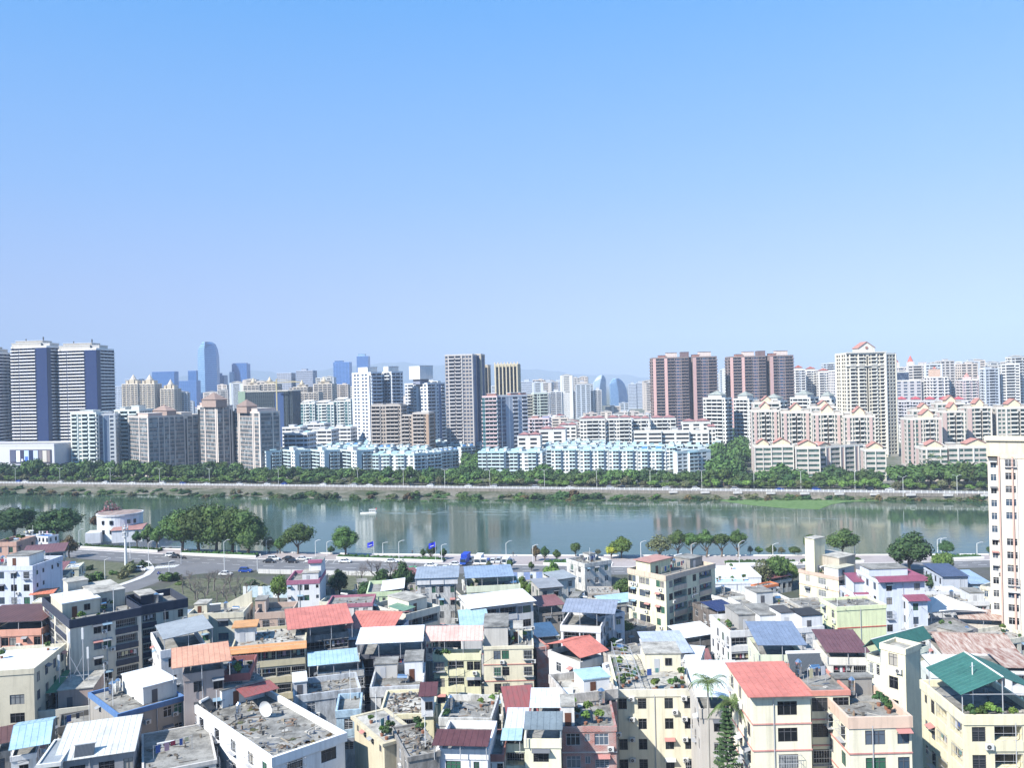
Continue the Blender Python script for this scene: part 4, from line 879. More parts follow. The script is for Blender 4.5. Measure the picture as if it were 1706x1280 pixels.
for x, yb, yt, w_, s_ in big: ptree('large round banyan tree, ' + s_, x, yb, yt, w_ * 1.35, 'g', CRbig, .1, 'clump of banyan trees by the junction')
for x, yb, yt, w_, k_, s_ in [(496, 924, 879, 54, 'g', 'round tree standing alone between two lamp posts on the promenade'), (575, 928, 884, 51, 'g', 'round tree standing alone near the blue flag'), (96, 904, 851, 74, 'd', 'broad dark tree in front of the round white building'), (22, 900, 848, 84, 'd', 'dark broad tree at the edge of the picture'), (60, 905, 870, 30, 'd', 'small dark tree behind the blue roofed shed'),
        (165, 890, 856, 34, 'n', 'olive brown tree behind the round white building'), (248, 912, 880, 30, 'g', 'tree beside the round white building'), (262, 915, 882, 22, 'g', 'slim tree at the corner of the round white building'), (229, 910, 888, 20, 'd', 'bushy tree in front of the round white building'),
        (448, 922, 898, 26, 'o', 'thin olive tree next to the banyan clump'), (466, 923, 900, 22, 'g', 'small tree against the lone round tree'), (552, 925, 912, 14, 'd', 'dark shrub at the foot of the round tree near the flag'),
        (705, 932, 917, 12, 'd', 'small spiky tree on the promenade before the second flag'), (719, 934, 908, 18, 'd', 'dark slim tree right under the second blue flag'), (739, 933, 916, 13, 'd', 'small tree behind the second flag pole'),
        (893, 936, 912, 17, 'n', 'small brownish tree on the promenade'), (908, 936, 914, 16, 'd', 'small dark tree beside the brownish one'), (928, 936, 918, 16, 'g', 'bushy shrub tree on the promenade'), (959, 928, 905, 21, 'g', 'lollipop shaped little tree against the water'),
        (996, 928, 917, 14, 'o', 'thin tree behind the old white house'), (1036, 931, 899, 44, 'b', 'bright green tree beside the yellow leaved bush'), (1019, 932, 911, 22, 'y', 'bright yellow leaved bush by the bank'), (1100, 935, 897, 52, 'o', 'pale feathery willow tree on the bank')]:
    ptree(s_, x, yb, yt, w_, k_, CRbig if w_ > 50 and k_ in 'gd' else CR, .25)
ptree('pink flowering tree rising behind the round white building', 184, 893, 843, 50, 'r', None, .3)
for i, x in enumerate((1129, 1152, 1176, 1202, 1229)):
    ptree('row tree with a clear trunk on the bank, ' + ['next to the feathery willow', 'second of the five', 'middle of the five', 'fourth of the five', 'last of the five'][i], x, 929, 888 + (i % 2) * 2, 32, 'g', None, .42, 'five row trees on the bank')
for x, yb, yt, w_, k_, s_ in [(1353, 930, 892, 30, 'g', 'green tree behind the yellow tower head house'), (1405, 925, 887, 60, 'g', 'wide green tree beside the yellow tower head'), (1250, 924, 912, 12, 'o', 'small shrub tree at the end of the tree row'), (1264, 925, 913, 16, 'g', 'shrub on the bank past the tree row'), (1286, 926, 911, 18, 'g', 'bushy shrub around the lamp post'), (1302, 926, 914, 16, 'o', 'olive shrub past the lamp post'), (1324, 926, 912, 22, 'g', 'bushy small tree near the yellow house'),
        (1518, 958, 895, 74, 'd', 'large dark tree behind the magenta roofed house'), (1500, 950, 905, 40, 'd', 'dark tree rising over the magenta roof'), (1572, 970, 921, 36, 'b', 'rounded bright green tree behind the magenta roofed house'), (1577, 926, 904, 28, 'd', 'dark small tree behind twin lamp posts'), (1650, 926, 911, 14, 'd', 'dark shrub by the cream high rise'),
        (921, 976, 942, 32, 'b', 'bright bushy tree beside the old white house'), (1038, 1000, 968, 40, 'g', 'bushy tree against the big yellow block'), (870, 1000, 965, 26, 'b', 'leafy bush behind the light green house'), (886, 1002, 972, 26, 'b', 'leafy bush beside the slate blue roof'),
        (1024, 1110, 1068, 52, 'g', 'dense round tree between the red roof and the yellow block'), (1043, 1090, 1035, 40, 'g', 'green tree at the foot of the yellow block'), (843, 1225, 1153, 54, 'g', 'tall dense tree squeezed between two houses'), (466, 1005, 960, 32, 'b', 'bright green tree beside the slim white tower house'),
        (10, 1010, 956, 60, 'd', 'dark tree in front of the pale blue house'), (116, 930, 897, 34, 'n', 'rust brown tree beside the brown roofed huts'), (1270, 990, 940, 44, 'o', 'olive tree over the low roofs'), (1296, 985, 926, 42, 'g', 'tall olive tree over the low roofs'), (1252, 1000, 965, 40, 'g', 'dark bushy tree over the low roofs'), (1318, 975, 942, 28, 'b', 'light green tree against the yellow house'),
        (838, 975, 945, 16, 'd', 'small street tree on the near verge'), (849, 950, 934, 14, 'g', 'small round street tree by the lamp post'), (885, 952, 938, 12, 'g', 'small round street tree on the verge'), (814, 950, 937, 12, 'o', 'small olive street tree in front of the parked cars'), (8, 1290, 1230, 40, 'g', 'leafy tree in the bottom corner'), (1385, 1145, 1108, 34, 'g', 'bush on the terrace below the maroon roof'),
        (640, 1010, 955, 50, 'd', 'dark green tree tangled with bare branches'), (612, 1012, 970, 36, 'd', 'dark tree behind the green house'), (672, 1000, 945, 44, 'd', 'dark green tree beside the grey sheet roof'), (1560, 990, 955, 40, 'd', 'dark tree behind the white magenta roofed house'), (565, 995, 955, 36, 'd', 'dark tree beside the slim white tower house')]:
    ptree(s_, x, yb, yt, w_, k_, CR, .18)
# far bank belts
random.seed(21)
wood = []
def belt(x, y, r, h, k_):      # one tree of the joined belt
    wood.append((x, y, r, h, k_))
for ri, (off, sp, r_, h_, ks, lab, grp) in enumerate([(15, 5.6, (3.0, 4.2), (3.8, 5.2), 'bgbbo', 'small light green street tree along the far river road', 'street trees along the far river road'), (23, 6.8, (4.6, 6.4), (6.6, 9.0), 'gdgg', 'tall dense tree behind the street trees across the river', 'tall trees across the river'), (34, 9.5, (5.5, 7), (7.5, 9.5), 'gd', '', '')]):
    x = -420.0
    while x < 285:
        y = far_line(x) + off + rr(-2, 2)
        px = proj(x, y, 0)[0]
        hs = 1.5 if px < 220 else (1.5 - (px - 220) / 200 * .5 if px < 420 else (1.0 if px < 1480 else 1.45))
        if ri == 0: hs = 1
        if not (1470 < px < 1493 and ri != 0) and -30 < px < 1690:
            if ri == 2: belt(x, y, rr(*r_) * (1 + (hs - 1) * .5), rr(*h_) * hs, random.choice(ks))
            else: tree(lab, x + rr(-1, 1), y, rr(*r_) * (1 + (hs - 1) * .5), rr(*h_) * hs * rr(.78, 1.3), random.choice(ks), group=grp, clear=.05, pool=CRfar)
        x += sp * rr(.8, 1.15) * (1 + (hs - 1) * .4)
for i in range(46):
    f_ = i / 45.0; d = 505 + f_ * 300; px = 1214 + 6 * f_ + rr(-30, 30) * (1 - f_ * .6); p = atd(px, 700, d); belt(p.x, p.y, rr(6, 9), rr(11, 16), random.choice('gdg'))
for i in range(14):
    f_ = i / 13.0; d = 545 + f_ * 160; px = 776 + f_ * 10 + rr(-9, 9); p = atd(px, 700, d); belt(p.x, p.y, rr(5, 7), rr(8, 11), random.choice('gd'))
for px, d in ((265, 612), (315, 605), (330, 606), (350, 606), (370, 608), (395, 608), (20, 650), (60, 648), (905, 545), (1300, 505), (1390, 500), (1500, 475), (1520, 478), (1540, 480), (1560, 476), (1580, 478), (1600, 478), (1625, 474)):
    p = atd(px, 780, d); belt(p.x, p.y, rr(6, 8), rr(10, 13), random.choice('gdb'))
for k_, m_ in (('g', LF), ('d', LFD), ('b', LFB)):
    vs, fs = [], []
    for (x, y, r, h, kk) in wood:
        if kk != k_: continue
        me = random.choice(CRfar[kk]); n0 = len(vs); a = rr(0, 6.28); c, s_ = math.cos(a), math.sin(a); hh = h / 2
        vs.extend((x + (v.co.x * c - v.co.y * s_) * r, y + (v.co.x * s_ + v.co.y * c) * r, hh + v.co.z * hh * 1.15) for v in me.vertices)
        fs.extend(tuple(n0 + q for q in p.vertices) for p in me.polygons)
    me = bpy.data.meshes.new('woodland'); me.from_pydata(vs, [], fs); me.materials.append(m_); o = link('woodland', me, None, 'stuff', 'thick belt of green tree crowns between the estates and the far river road')
# bushes on the far slope
BU = [crown(200 + i, 1, 1, 6, 240, .17, m_, z0=.35) for i, m_ in enumerate((LF, LFD, LFO, LFBR))]
for i in range(255):
    x = rr(-400, 270); t_ = rr(.1, .98) ** .6; y = far_line(x) - .5 - slope_w(x) * t_
    z = -1.9 - 2.1 * t_ ** .8
    px = proj(x, y, 0)[0]; s_ = rr(1.4, 3.4) * (1.3 if 480 < px < 1000 else .85)
    o = thing('bush', 'scrubby bush on the slope of the far river bank', 'bush', (x, y, z - .2), rr(0, 6), 'scrubby bushes on the far river bank', random.choice(BU[:3] + BU[:2] + BU[:2] + BU)); o.scale = (s_ * rr(1.2, 2.0), s_, s_ * rr(.6, .9))
# reeds line at the water, right part
for i in range(130):
    x = rr(-140, 285); y = far_line(x) - slope_w(x) - rr(-1.5, 1.0)
    o = thing('reed_clump', 'low green reeds at the waterline below the wall', 'reeds', (x, y, -3.8), rr(0, 6), 'green reeds below the far river wall', BU[0]); o.scale = (rr(2, 4), 1.4, .8)
# bare trees
def bare(seed, h):
    rg = random.Random(seed); b = MB()
    def br(p, d, l_, r_, lv):
        e_ = p + d * l_; b.bar(p, e_, r_, BARKG, 5 if lv < 2 else 3, r_ * .6)
        if lv >= 5: return
        for i in range(3 if lv < 4 else 2):
            q = (d + Vector((rg.gauss(0, .5), rg.gauss(0, .5), rg.gauss(.12, .3)))).normalized(); br(p + d * l_ * rg.uniform(.55, 1), q, l_ * rg.uniform(.6, .8), r_ * .55, lv + 1)
    br(Vector((0, 0, 0)), Vector((rg.uniform(-.1, .1), rg.uniform(-.1, .1), 1)), h * .26, h * .022, 0)
    return b.mesh('branches')
BT_ = [bare(i, 1.0) for i in (3, 8, 14, 23)]
for px, yb, yt, s_ in [(305, 990, 948, 'thin one at the bend of the slip road'), (325, 1000, 950, 'second along the slip road verge'), (356, 985, 936, 'tall one in the thicket by the near kerb'), (384, 985, 940, 'wide one in the thicket by the near kerb'), (410, 1003, 958, 'low one before the pale sheet wall'), (340, 1012, 968, 'low one above the large grey block roof'), (376, 1015, 970, 'low one over the beige terrace house'), (318, 985, 940, 'nearest the crossing'), (345, 992, 938, 'behind the dark roofed block'), (372, 995, 945, 'over the low grey fence'), (400, 990, 950, 'beside the pale sheet wall'), (330, 1005, 955, 'low on the vacant lot'), (362, 1010, 965, 'lowest on the vacant lot'), (392, 1008, 962, 'near the beige terrace house'), (630, 985, 912, 'tallest one on the road verge'), (655, 990, 920, 'tangled over the parked van'), (605, 990, 930, 'beside the slim white tower house'), (690, 975, 930, 'thin one over the parked cars'), (1200, 1110, 1062, 'at the foot of the yellow block'), (1222, 1112, 1070, 'next to the brown shack roof'), (1185, 1100, 1060, 'in the alley behind the cream house')]:
    g_ = at(px, yb); h = (yb - yt) / F * g_.y * 1.35
    t_ = thing('bare_tree', 'leafless grey tree, ' + s_, 'tree', (g_.x, g_.y, 0), rr(0, 6)); c = link('branches', random.choice(BT_), t_); c.scale = (h, h, h)
for px, yb in [(300, 975), (420, 975), (285, 968), (440, 985), (145, 975), (165, 965), (190, 958), (215, 955), (228, 948), (240, 944), (150, 950), (120, 960), (205, 963)]:
    g_ = at(px, yb); o = thing('bush', 'low scrub bush on the grassy lot by the slip road', 'bush', (g_.x, g_.y, -.2), rr(0, 6), 'low scrub bushes on the vacant lots', random.choice(BU)); s_ = rr(1.6, 3.4); o.scale = (s_ * 1.3, s_, s_ * .9)
# palms
PALMT = mat('palm_trunk', (.42, .40, .36), .9, kind='plaster'); FROND = leafmat((.06, .11, .03), (.14, .19, .06))
def frond(b, o, a, L_, up, m, w_=.55):
    pr = None; n_ = 7
    for i in range(n_ + 1):
        t = i / n_; r_ = L_ * t * (1 - .15 * t); z = up * L_ * t - L_ * .85 * t * t
        c = Vector((o[0] + math.cos(a) * r_, o[1] + math.sin(a) * r_, o[2] + z)); s_ = Vector((-math.sin(a), math.cos(a), 0)) * w_ * math.sin(math.pi * min(1, .12 + t * .88)) ; dn = Vector((0, 0, -.35 * w_))
        if pr:
            for k in range(3):
                f0 = k / 3.0; q0 = pr[0].lerp(c, f0); q1 = pr[0].lerp(c, f0 + .2)
                for sg in (-1, 1): b.quad(tuple(q0), tuple(q1), tuple(q1 + s_ * sg + dn + (c - pr[0]) * .5), tuple(q0 + s_ * sg + dn + (c - pr[0]) * .5), m)
            b.bar(pr[0], c, .035, m, 3)
        pr = (c,)
def palm(label, x, y, h, L_, n_=13, name='palm_tree', group=None):
    t_ = thing(name, label, 'palm', (x, y, 0), rr(0, 6), group)
    q = MB(); q.bar((0, 0, -.2), (0, 0, h * .5), .22, PALMT, 9, .19); q.bar((0, 0, h * .5), (.1, 0, h), .19, PALMT, 9, .13); q.bar((.1, 0, h), (.1, 0, h + 1.1), .16, mat('crownshaft', (.16, .26, .08), .6, kind='flat'), 8, .09); q.build('trunk', t_)
    for i in range(n_):
        q = MB(); frond(q, (.1, 0, h + 1.0), 6.283 * i / n_ + rr(-.2, .2), L_ * rr(.85, 1.1), rr(.25, 1.1), FROND); q.build('frond', t_)
p = atd(1178, 1150, 112); palm('slender palm with a pale trunk beside the cream house', p.x, p.y, p.z, 3.2)
p = atd(1218, 1188, 104); palm('second palm with drooping fronds over the conifer', p.x, p.y, p.z, 3.3, 14)
p = atd(1210, 1205, 99); t_ = thing('conifer_tree', 'dark narrow conifer below the drooping palm', 'tree', (p.x, p.y, 0))
q = MB(); q.bar((0, 0, 0), (0, 0, p.z + 2), .2, BARK, 6, .04); q.build('trunk', t_)
q = MB(); zt = p.z + 2; zb = zt - 12
for i in range(24):
    z = zb + (zt - zb) * i / 24; L_ = 2.0 * (1 - i / 24.5) + .25
    for j in range(7):
        a = 6.283 * j / 7 + i * .7 + rr(-.35, .35); L_ = (2.0 * (1 - i / 24.5) + .25) * rr(.7, 1.15); e_ = Vector((math.cos(a) * L_, math.sin(a) * L_, z + L_ * .32)); s0 = Vector((0, 0, z))
        for k in range(5):
            c = s0.lerp(e_, .3 + k * .17); w_ = .3 * (1.1 - k * .13); tn = Vector((-math.sin(a), math.cos(a), 0))
            q.quad(tuple(c - tn * w_ + Vector((0, 0, -.1))), tuple(c + Vector((math.cos(a) * .3, math.sin(a) * .3, -.05))), tuple(c + tn * w_ + Vector((0, 0, -.1))), tuple(c + Vector((0, 0, .22))), LFD)
q.build('crown', t_)
for px, yb, yt in ((297, 806, 786), (308, 806, 784), (1552, 796, 762), (1566, 797, 766), (1545, 797, 770), (363, 800, 780), (350, 800, 782)):
    d = (far_line(0) + 40) ; d = 600 if px < 400 else 478; q = atd(px, yt, d); palm('fan palm standing out of the riverside trees', q.x, q.y, q.z, 3.0, 9, group='fan palms by the riverside estates')

# ---- lamp posts, poles, flags
LP_ = {}
def lamp(px, yb, yt, label, arm=1.6, name='street_lamp', grp='white street lamps along the near road', double=False, ang=None):
    g_ = at(px, yb); h = (yb - yt) / F * g_.y
    t_ = thing(name, label, 'street lamp', (g_.x, g_.y, 0), rr(-.3, .3) if ang is None else ang, grp)
    q = MB(); q.bar((0, 0, 0), (0, 0, h * .93), .13, WHITE, 8, .09); q.build('pole', t_)
    for sg in ((1, -1) if double else (1,)):
        q = MB(); q.bar((0, 0, h * .92), (sg * arm * .5, 0, h * .98), .08, WHITE, 5, .07); q.bar((sg * arm * .5, 0, h * .98), (sg * arm, 0, h), .07, WHITE, 5); q.build('arm', t_)
        q = MB(); q.box(sg * arm - .45, -.17, h - .06, sg * arm + .45, .17, h + .1, ALU); q.build('lamp_head', t_)
for px, yb, yt, s_ in [(27, 901, 880, 'by the dark trees at the picture edge'), (99, 904, 882, 'in front of the broad dark tree'), (132, 914, 882, 'before the round white building'), (175, 966, 931, 'on the grassy lot'), (217, 931, 886, 'on the junction beside the tall mast'), (248, 951, 902, 'on the curved pavement'), (264, 907, 889, 'small one on the promenade by the junction'), (282, 963, 935, 'beyond the zebra crossing'), (350, 922, 896, 'under the banyan clump'), (374, 952, 900, 'tall one on the near kerb before the banyans'), (395, 926, 908, 'short one behind the banyan clump'),
        (429, 953, 928, 'near kerb, beside the parking bays'), (444, 924, 900, 'promenade, just past the banyan clump'), (526, 932, 900, 'beside the first lone round tree'), (545, 927, 902, 'between the two lone round trees'), (638, 925, 904, 'behind the bare trees by the first flag'), (665, 937, 901, 'in front of the bare trees'), (736, 938, 907, 'next to the second blue flag'),
        (844, 954, 902, 'near kerb by the parked vans'), (888, 937, 908, 'beside the small brownish trees'), (1018, 930, 905, 'behind the old white house'), (1068, 934, 902, 'between yellow bush and willow'), (1152, 935, 906, 'among the five row trees'), (1232, 950, 902, 'tall one at the end of the tree row'), (1288, 936, 906, 'rising from the bushy shrub'), (1562, 921, 898, 'first of the twin posts on the bank'), (1568, 921, 897, 'second of the twin posts on the bank'), (1628, 930, 904, 'on the bank by the cream high rise'), (1424, 925, 904, 'behind the yellow house roof')]:
    lamp(px, yb, yt, 'white street lamp ' + s_)
for px in (22, 96, 180, 262, 345, 460, 592, 668, 737, 812, 903, 990, 1079, 1165, 1252, 1330, 1420, 1500, 1590):
    a = (px - CX) / F; Y = 504 / (1 + .285 * a) + 13 if px < 1500 else 432; X = a * Y; base = proj(X, Y, 0)
    lamp(base[0], base[1], base[1] - 10.5 / Y * F, 'tall white lamp post on the far river road', 2.0, grp='lamp posts along the far river road', double=True)
FLAG = mat('flag_cloth', (.015, .03, .55), .7, kind='flat')
for px, yb, yt, s_, fl in [(623, 926, 902, 'standing alone against the water', 1), (726, 937, 903, 'behind the slim dark tree', 1.0)]:
    g_ = at(px, yb); h = (yb - yt) / F * g_.y
    t_ = thing('flagpole', 'white flagpole with blue flag ' + s_, 'flagpole', (g_.x, g_.y, 0)); q = MB(); q.bar((0, 0, 0), (0, 0, h), .09, WHITE, 6, .05); q.build('pole', t_)
    q = MB(); W_ = 2.4
    for i in range(6):
        x0, x1 = -W_ * i / 6, -W_ * (i + 1) / 6; y0, y1 = .18 * math.sin(i * 1.3), .18 * math.sin((i + 1) * 1.3); z0, z1 = -.12 * i, -.12 * (i + 1)
        q.quad((x1, y1, h - 1.9 + z1), (x0, y0, h - 1.9 + z0), (x0, y0, h + z0), (x1, y1, h + z1), FLAG)
    f_ = q.build('flag', t_); q = MB()
    for i in range(4): q.quad((-.5 - i * .35, -.32, h - 1.35 - .12 * i - .1 * math.sin(i)), (-.8 - i * .35, -.32, h - 1.4 - .12 * i), (-.8 - i * .35, -.32, h - 1.2 - .12 * i), (-.5 - i * .35, -.32, h - 1.1 - .12 * i), WHITE)
    q.build('emblem', f_)
g_ = at(210, 949); t_ = thing('telecom_mast', 'tall white telecom mast with antenna rings by the junction', 'mast', (g_.x, g_.y, 0)); h = 73 / F * g_.y
q = MB(); q.bar((0, 0, 0), (0, 0, h), .55, WHITE, 12, .28); q.build('pole', t_)
for zz in (.74, .84, .93):
    q = MB(); q.cyl(0, 0, h * zz, h * zz + .25, 1.0, WHITE, 12); q.build('platform', t_)
    for j in range(3): q = MB(); a = j * 2.1; q.box(math.cos(a) * .95 - .18, math.sin(a) * .95 - .1, h * zz + .3, math.cos(a) * .95 + .18, math.sin(a) * .95 + .1, h * zz + 1.6, ALU); q.build('antenna', t_)
g_ = at(302, 940); t_ = thing('traffic_light', 'grey traffic light pole with long arm at the crossing', 'traffic light', (g_.x, g_.y, 0)); q = MB(); q.bar((0, 0, 0), (0, 0, 6.5), .13, ALU, 6); q.bar((0, 0, 6.3), (-7, -.5, 6.6), .1, ALU, 6); q.build('pole', t_)
for i in range(2): q = MB(); q.box(-6.6 + i * 2.6, -.7, 5.9, -5.6 + i * 2.6, -.35, 6.4, DARKM); q.build('signal_head', t_)

# ---- vehicles
TYRE = mat('tyre_rubber', (.02, .02, .02), .9, kind='flat'); CGL = mat('car_glass', (.02, .025, .03), .08, kind='flat', spec=.8)
CARP = {k_: mat('car_paint_' + k_, c, .25, kind='flat', spec=.6) for k_, c in (('white', (.75, .75, .74)), ('black', (.02, .02, .025)), ('blue', (.02, .07, .35)), ('silver', (.45, .46, .48)), ('red', (.4, .03, .03)), ('green', (.05, .35, .12)))}
def wheel_mesh():
    q = MB(); q.bar((0, -.11, 0), (0, .11, 0), .33, TYRE, 14); q.bar((0, -.13, 0), (0, .13, 0), .19, ALU, 8); return q.mesh('wheel')
WH = wheel_mesh()
def car_body(m_, suv=False):
    q = MB(); hh = 1.0 if suv else .88
    prof = [(-2.25, .35), (-2.28, .62), (-2.1, hh), (-.9 if not suv else -1.9, hh + .02), (1.25, hh), (2.15, hh * .82), (2.25, .55), (2.2, .3)]
    for sg in (-1, 1):
        pts = [(x, sg * .86, z) for x, z in prof]; q.poly(pts if sg < 0 else list(reversed(pts)), m_)
    for (a, c) in zip(prof, prof[1:] + prof[:1]): q.quad((a[0], -.86, a[1]), (c[0], -.86, c[1]), (c[0], .86, c[1]), (a[0], .86, a[1]), m_)
    return q.mesh('body')
def car_cab(m_, suv=False):
    z0 = .98 if suv else .88; z1 = 1.68 if suv else 1.42; x = (-2.05, -1.75, .55, 1.15) if suv else (-1.75, -1.0, .45, 1.2)
    g, r_ = MB(), MB(); b4 = [(x[0], -.8, z0), (x[3], -.8, z0), (x[3], .8, z0), (x[0], .8, z0)]; t4 = [(x[1], -.62, z1), (x[2], -.62, z1), (x[2], .62, z1), (x[1], .62, z1)]
    g.hexa(b4, t4, CGL); r_.box(x[1] - .05, -.64, z1 - .02, x[2] + .05, .64, z1 + .05, m_)
    for sg in (-1, 1): r_.bar((x[0] + .1, sg * .8, z0), (x[1], sg * .63, z1), .05, m_, 4); r_.bar((x[3], sg * .8, z0), (x[2], sg * .63, z1), .05, m_, 4); r_.bar(((x[1] + x[2]) / 2, sg * .8, z0), ((x[1] + x[2]) / 2, sg * .63, z1), .05, m_, 4)
    return g.mesh('windows'), r_.mesh('roof')
LAMPM = mat('headlight', (.8, .8, .75), .2, kind='flat'); q = MB(); q.box(-.06, -.17, -.08, .06, .17, .08, LAMPM); HL = q.mesh('headlight')
CARM = {}
def car(x, y, rz, colr, label, suv=False, grp=None, z=.015, small=False):
    k_ = (colr, suv)
    if k_ not in CARM: CARM[k_] = (car_body(CARP[colr], suv),) + car_cab(CARP[colr], suv)
    bd, wn_, rf = CARM[k_]
    t_ = thing('parked_car' if grp else 'car', label, 'car', (x, y, z), rz, grp); link('body', bd, t_); link('windows', wn_, t_); link('roof', rf, t_)
    if small: return
    for wx in (-1.4, 1.42):
        for sy in (-.8, .8): link('wheel', WH, t_, loc=(wx, sy, .33))
    for sy in (-.6, .6): link('headlight', HL, t_, loc=(2.2, sy, .66))
def pcar(px, py, colr, label, suv=False, rz=None, grp=None):
    g_ = at(px, py); car(g_.x, g_.y, R(-8) + rr(-.05, .05) if rz is None else rz, colr, label, suv, grp)
for px, py, c, s_, v in [(449, 938, 'black', 'black car parked in the first bay past the banyans', 0), (456, 934, 'white', 'white car behind the first black one', 1), (481, 933.5, 'black', 'dark car parked in the middle of the bay row', 0), (487, 938, 'black', 'black saloon parked before the slim white tower house', 0), (504, 934, 'white', 'white car parked near the lamp post', 0), (520, 938, 'white', 'white van like car behind the slim tower roof', 1), (575, 938, 'white', 'white car half hidden by the bare trees', 0), (652, 938, 'white', 'white car behind the tallest bare tree', 0),
        (718, 945, 'white', 'white saloon driving past the second flag', 0), (743, 950, 'white', 'white saloon nearest the grey sheet roof', 0), (759, 943, 'white', 'white saloon beside the blue truck', 0), (837, 948, 'black', 'dark car driving behind the lamp post', 0), (234, 952, 'white', 'white car on the curved pavement', 1), (286, 928, 'white', 'white car waiting at the junction', 1), (293, 930, 'black', 'dark blue car at the junction', 0), (376, 959, 'white', 'white car in the slip lane', 0), (409, 954, 'blue', 'blue pickup like car in the slip lane', 1), (5, 956 - 2, 'blue', 'blue car at the edge of the road', 0),
        (784, 937, 'white', 'white car facing out between blue truck and van', 1), (821, 938, 'white', 'white car third in the facing row', 0), (831, 938, 'silver', 'silver car fourth in the facing row', 1), (852, 939, 'silver', 'silver car last in the facing row', 0)]:
    pcar(px, py, c, s_, bool(v), rz=R(-100) if 'facing' in s_ else None)
def truck(px, py, label, cabc, boxc, L_=5.5, rz=R(-100), h=2.9, bed=False):
    g_ = at(px, py); t_ = thing('truck', label, 'truck', (g_.x, g_.y, .02), rz)
    q = MB(); q.hexa([(.8, -1.05, .6), (2.9, -1.05, .6), (2.9, 1.05, .6), (.8, 1.05, .6)], [(.8, -1.05, 2.5), (2.45, -1.0, 2.5), (2.45, 1.0, 2.5), (.8, 1.05, 2.5)], cabc); q.build('cab', t_)
    q = MB(); q.hexa([(2.82, -.9, 1.45), (2.92, -.9, 1.45), (2.92, .9, 1.45), (2.82, .9, 1.45)], [(2.5, -.85, 2.3), (2.6, -.85, 2.3), (2.6, .85, 2.3), (2.5, .85, 2.3)], CGL); q.build('windscreen', t_)
    q = MB(); q.box(.7 - L_, -1.15, .8, .7, 1.15, (1.6 if bed else h), boxc); q.build('cargo_bed' if bed else 'cargo_box', t_)
    for wx in (2.0, -L_ + 1.9, -L_ + 3.0):
        for sy in (-1.0, 1.0): o = link('wheel', WH, t_, loc=(wx, sy, .45)); o.scale = (1.35,) * 3
truck(774, 941, 'blue truck with a high blue cargo box facing the road', CARP['blue'], mat('truck_blue', (.02, .06, .42), .5, kind='flat'), 5.5, h=3.6)
truck(797, 941, 'white box van truck facing the road', CARP['white'], WHITE, 5.0, h=3.2)
truck(808, 941, 'small blue and white flatbed truck facing the road', CARP['white'], CARP['blue'], 4.2, bed=True)
truck(843, 941, 'white panel van last but one in the facing row', CARP['white'], CARP['white'], 3.6, h=2.5)
truck(692, 958, 'green and white delivery van by the bare trees', CARP['white'], CARP['green'], 3.4, rz=R(-60), h=2.4)
random.seed(5)
for i in range(34):
    x = -390 + i * 20 + rr(-7, 7); y = far_line(x) + rr(5, 10.5)
    car(x, y, math.atan(-.285) + (math.pi if y - far_line(x) > 8 else 0), random.choice(['white', 'white', 'black', 'silver', 'blue', 'red']), 'small car on the far river road', bool(i % 3), 'cars on the far river road')
def cyclist(px, py, label, cc):
    g_ = at(px, py); t_ = thing('motor_scooter', label, 'scooter', (g_.x, g_.y, .02), R(rr(-30, 10)))
    q = MB(); q.bar((-.6, 0, .45), (.3, 0, .45), .17, cc, 6); q.bar((.3, 0, .4), (.62, 0, 1.0), .09, cc, 6); q.bar((.6, -.3, 1.02), (.6, .3, 1.02), .03, DARKM, 4); q.build('body', t_)
    for x in (-.62, .68): q = MB(); q.bar((x, -.05, .28), (x, .05, .28), .28, TYRE, 12); q.build('wheel', t_)
    pr = person_mesh(sit=True, top=cc); o = thing('person', 'rider in dark clothes sitting on the ' + label, 'person', (g_.x - .15, g_.y, .5), t_.rotation_euler.z, None, pr)
def person_mesh(sit=False, top=DARKM):
    q = MB(); skin = mat('skin', (.5, .33, .25), .6, kind='flat'); tr = mat('trousers', (.03, .035, .06), .8, kind='flat')
    hp = .15 if sit else .88
    for sg in (-.1, .1):
        if sit: q.bar((0, sg, hp), (.42, sg, hp + .05), .085, tr, 6, .07); q.bar((.42, sg, hp + .05), (.45, sg, -.3), .07, tr, 6, .05)
        else: q.bar((0, sg, hp), (.03, sg, .46), .09, tr, 6, .065); q.bar((.03, sg, .46), (0, sg, .05), .065, tr, 6, .045); q.box(-.06, sg - .05, 0, .16, sg + .05, .08, TYRE)
    q.bar((0, 0, hp - .05), (0, 0, hp + .3), .15, top, 8, .16); q.bar((0, 0, hp + .3), (0, 0, hp + .56), .16, top, 8, .19); q.bar((0, 0, hp + .56), (0, 0, hp + .66), .12, skin, 6, .06)
    for sg in (-1, 1): q.bar((0, sg * .2, hp + .54), (.05 + .2 * sit, sg * .25, hp + .28), .055, top, 6, .05); q.bar((.05 + .2 * sit, sg * .25, hp + .28), (.12 + .35 * sit, sg * .22, hp + .05 + .2 * sit), .045, skin, 6, .035)
    q.bar((0, 0, hp + .64), (.01, 0, hp + .78), .085, skin, 8, .1); q.bar((-.01, 0, hp + .74), (-.01, 0, hp + .87), .105, mat('hair', (.02, .015, .012), .7, kind='flat'), 8, .06)
    return q.mesh('person')
cyclist(265, 958, 'blue scooter on the slip road', CARP['blue']); cyclist(307, 932, 'dark scooter at the junction', CARP['black']); cyclist(326, 925, 'dark scooter near the kerb', CARP['black'])
for px, py, s_ in [(687, 925, 'person in dark clothes walking alone on the promenade'), (855, 928, 'person standing near the water past the parked vans'), (462, 924, 'person by the hedge near the parking bays'), (378, 928, 'person walking under the banyan clump')]:
    g_ = at(px, py); thing('person', s_, 'person', (g_.x, g_.y, .14), rr(0, 6), None, person_mesh())
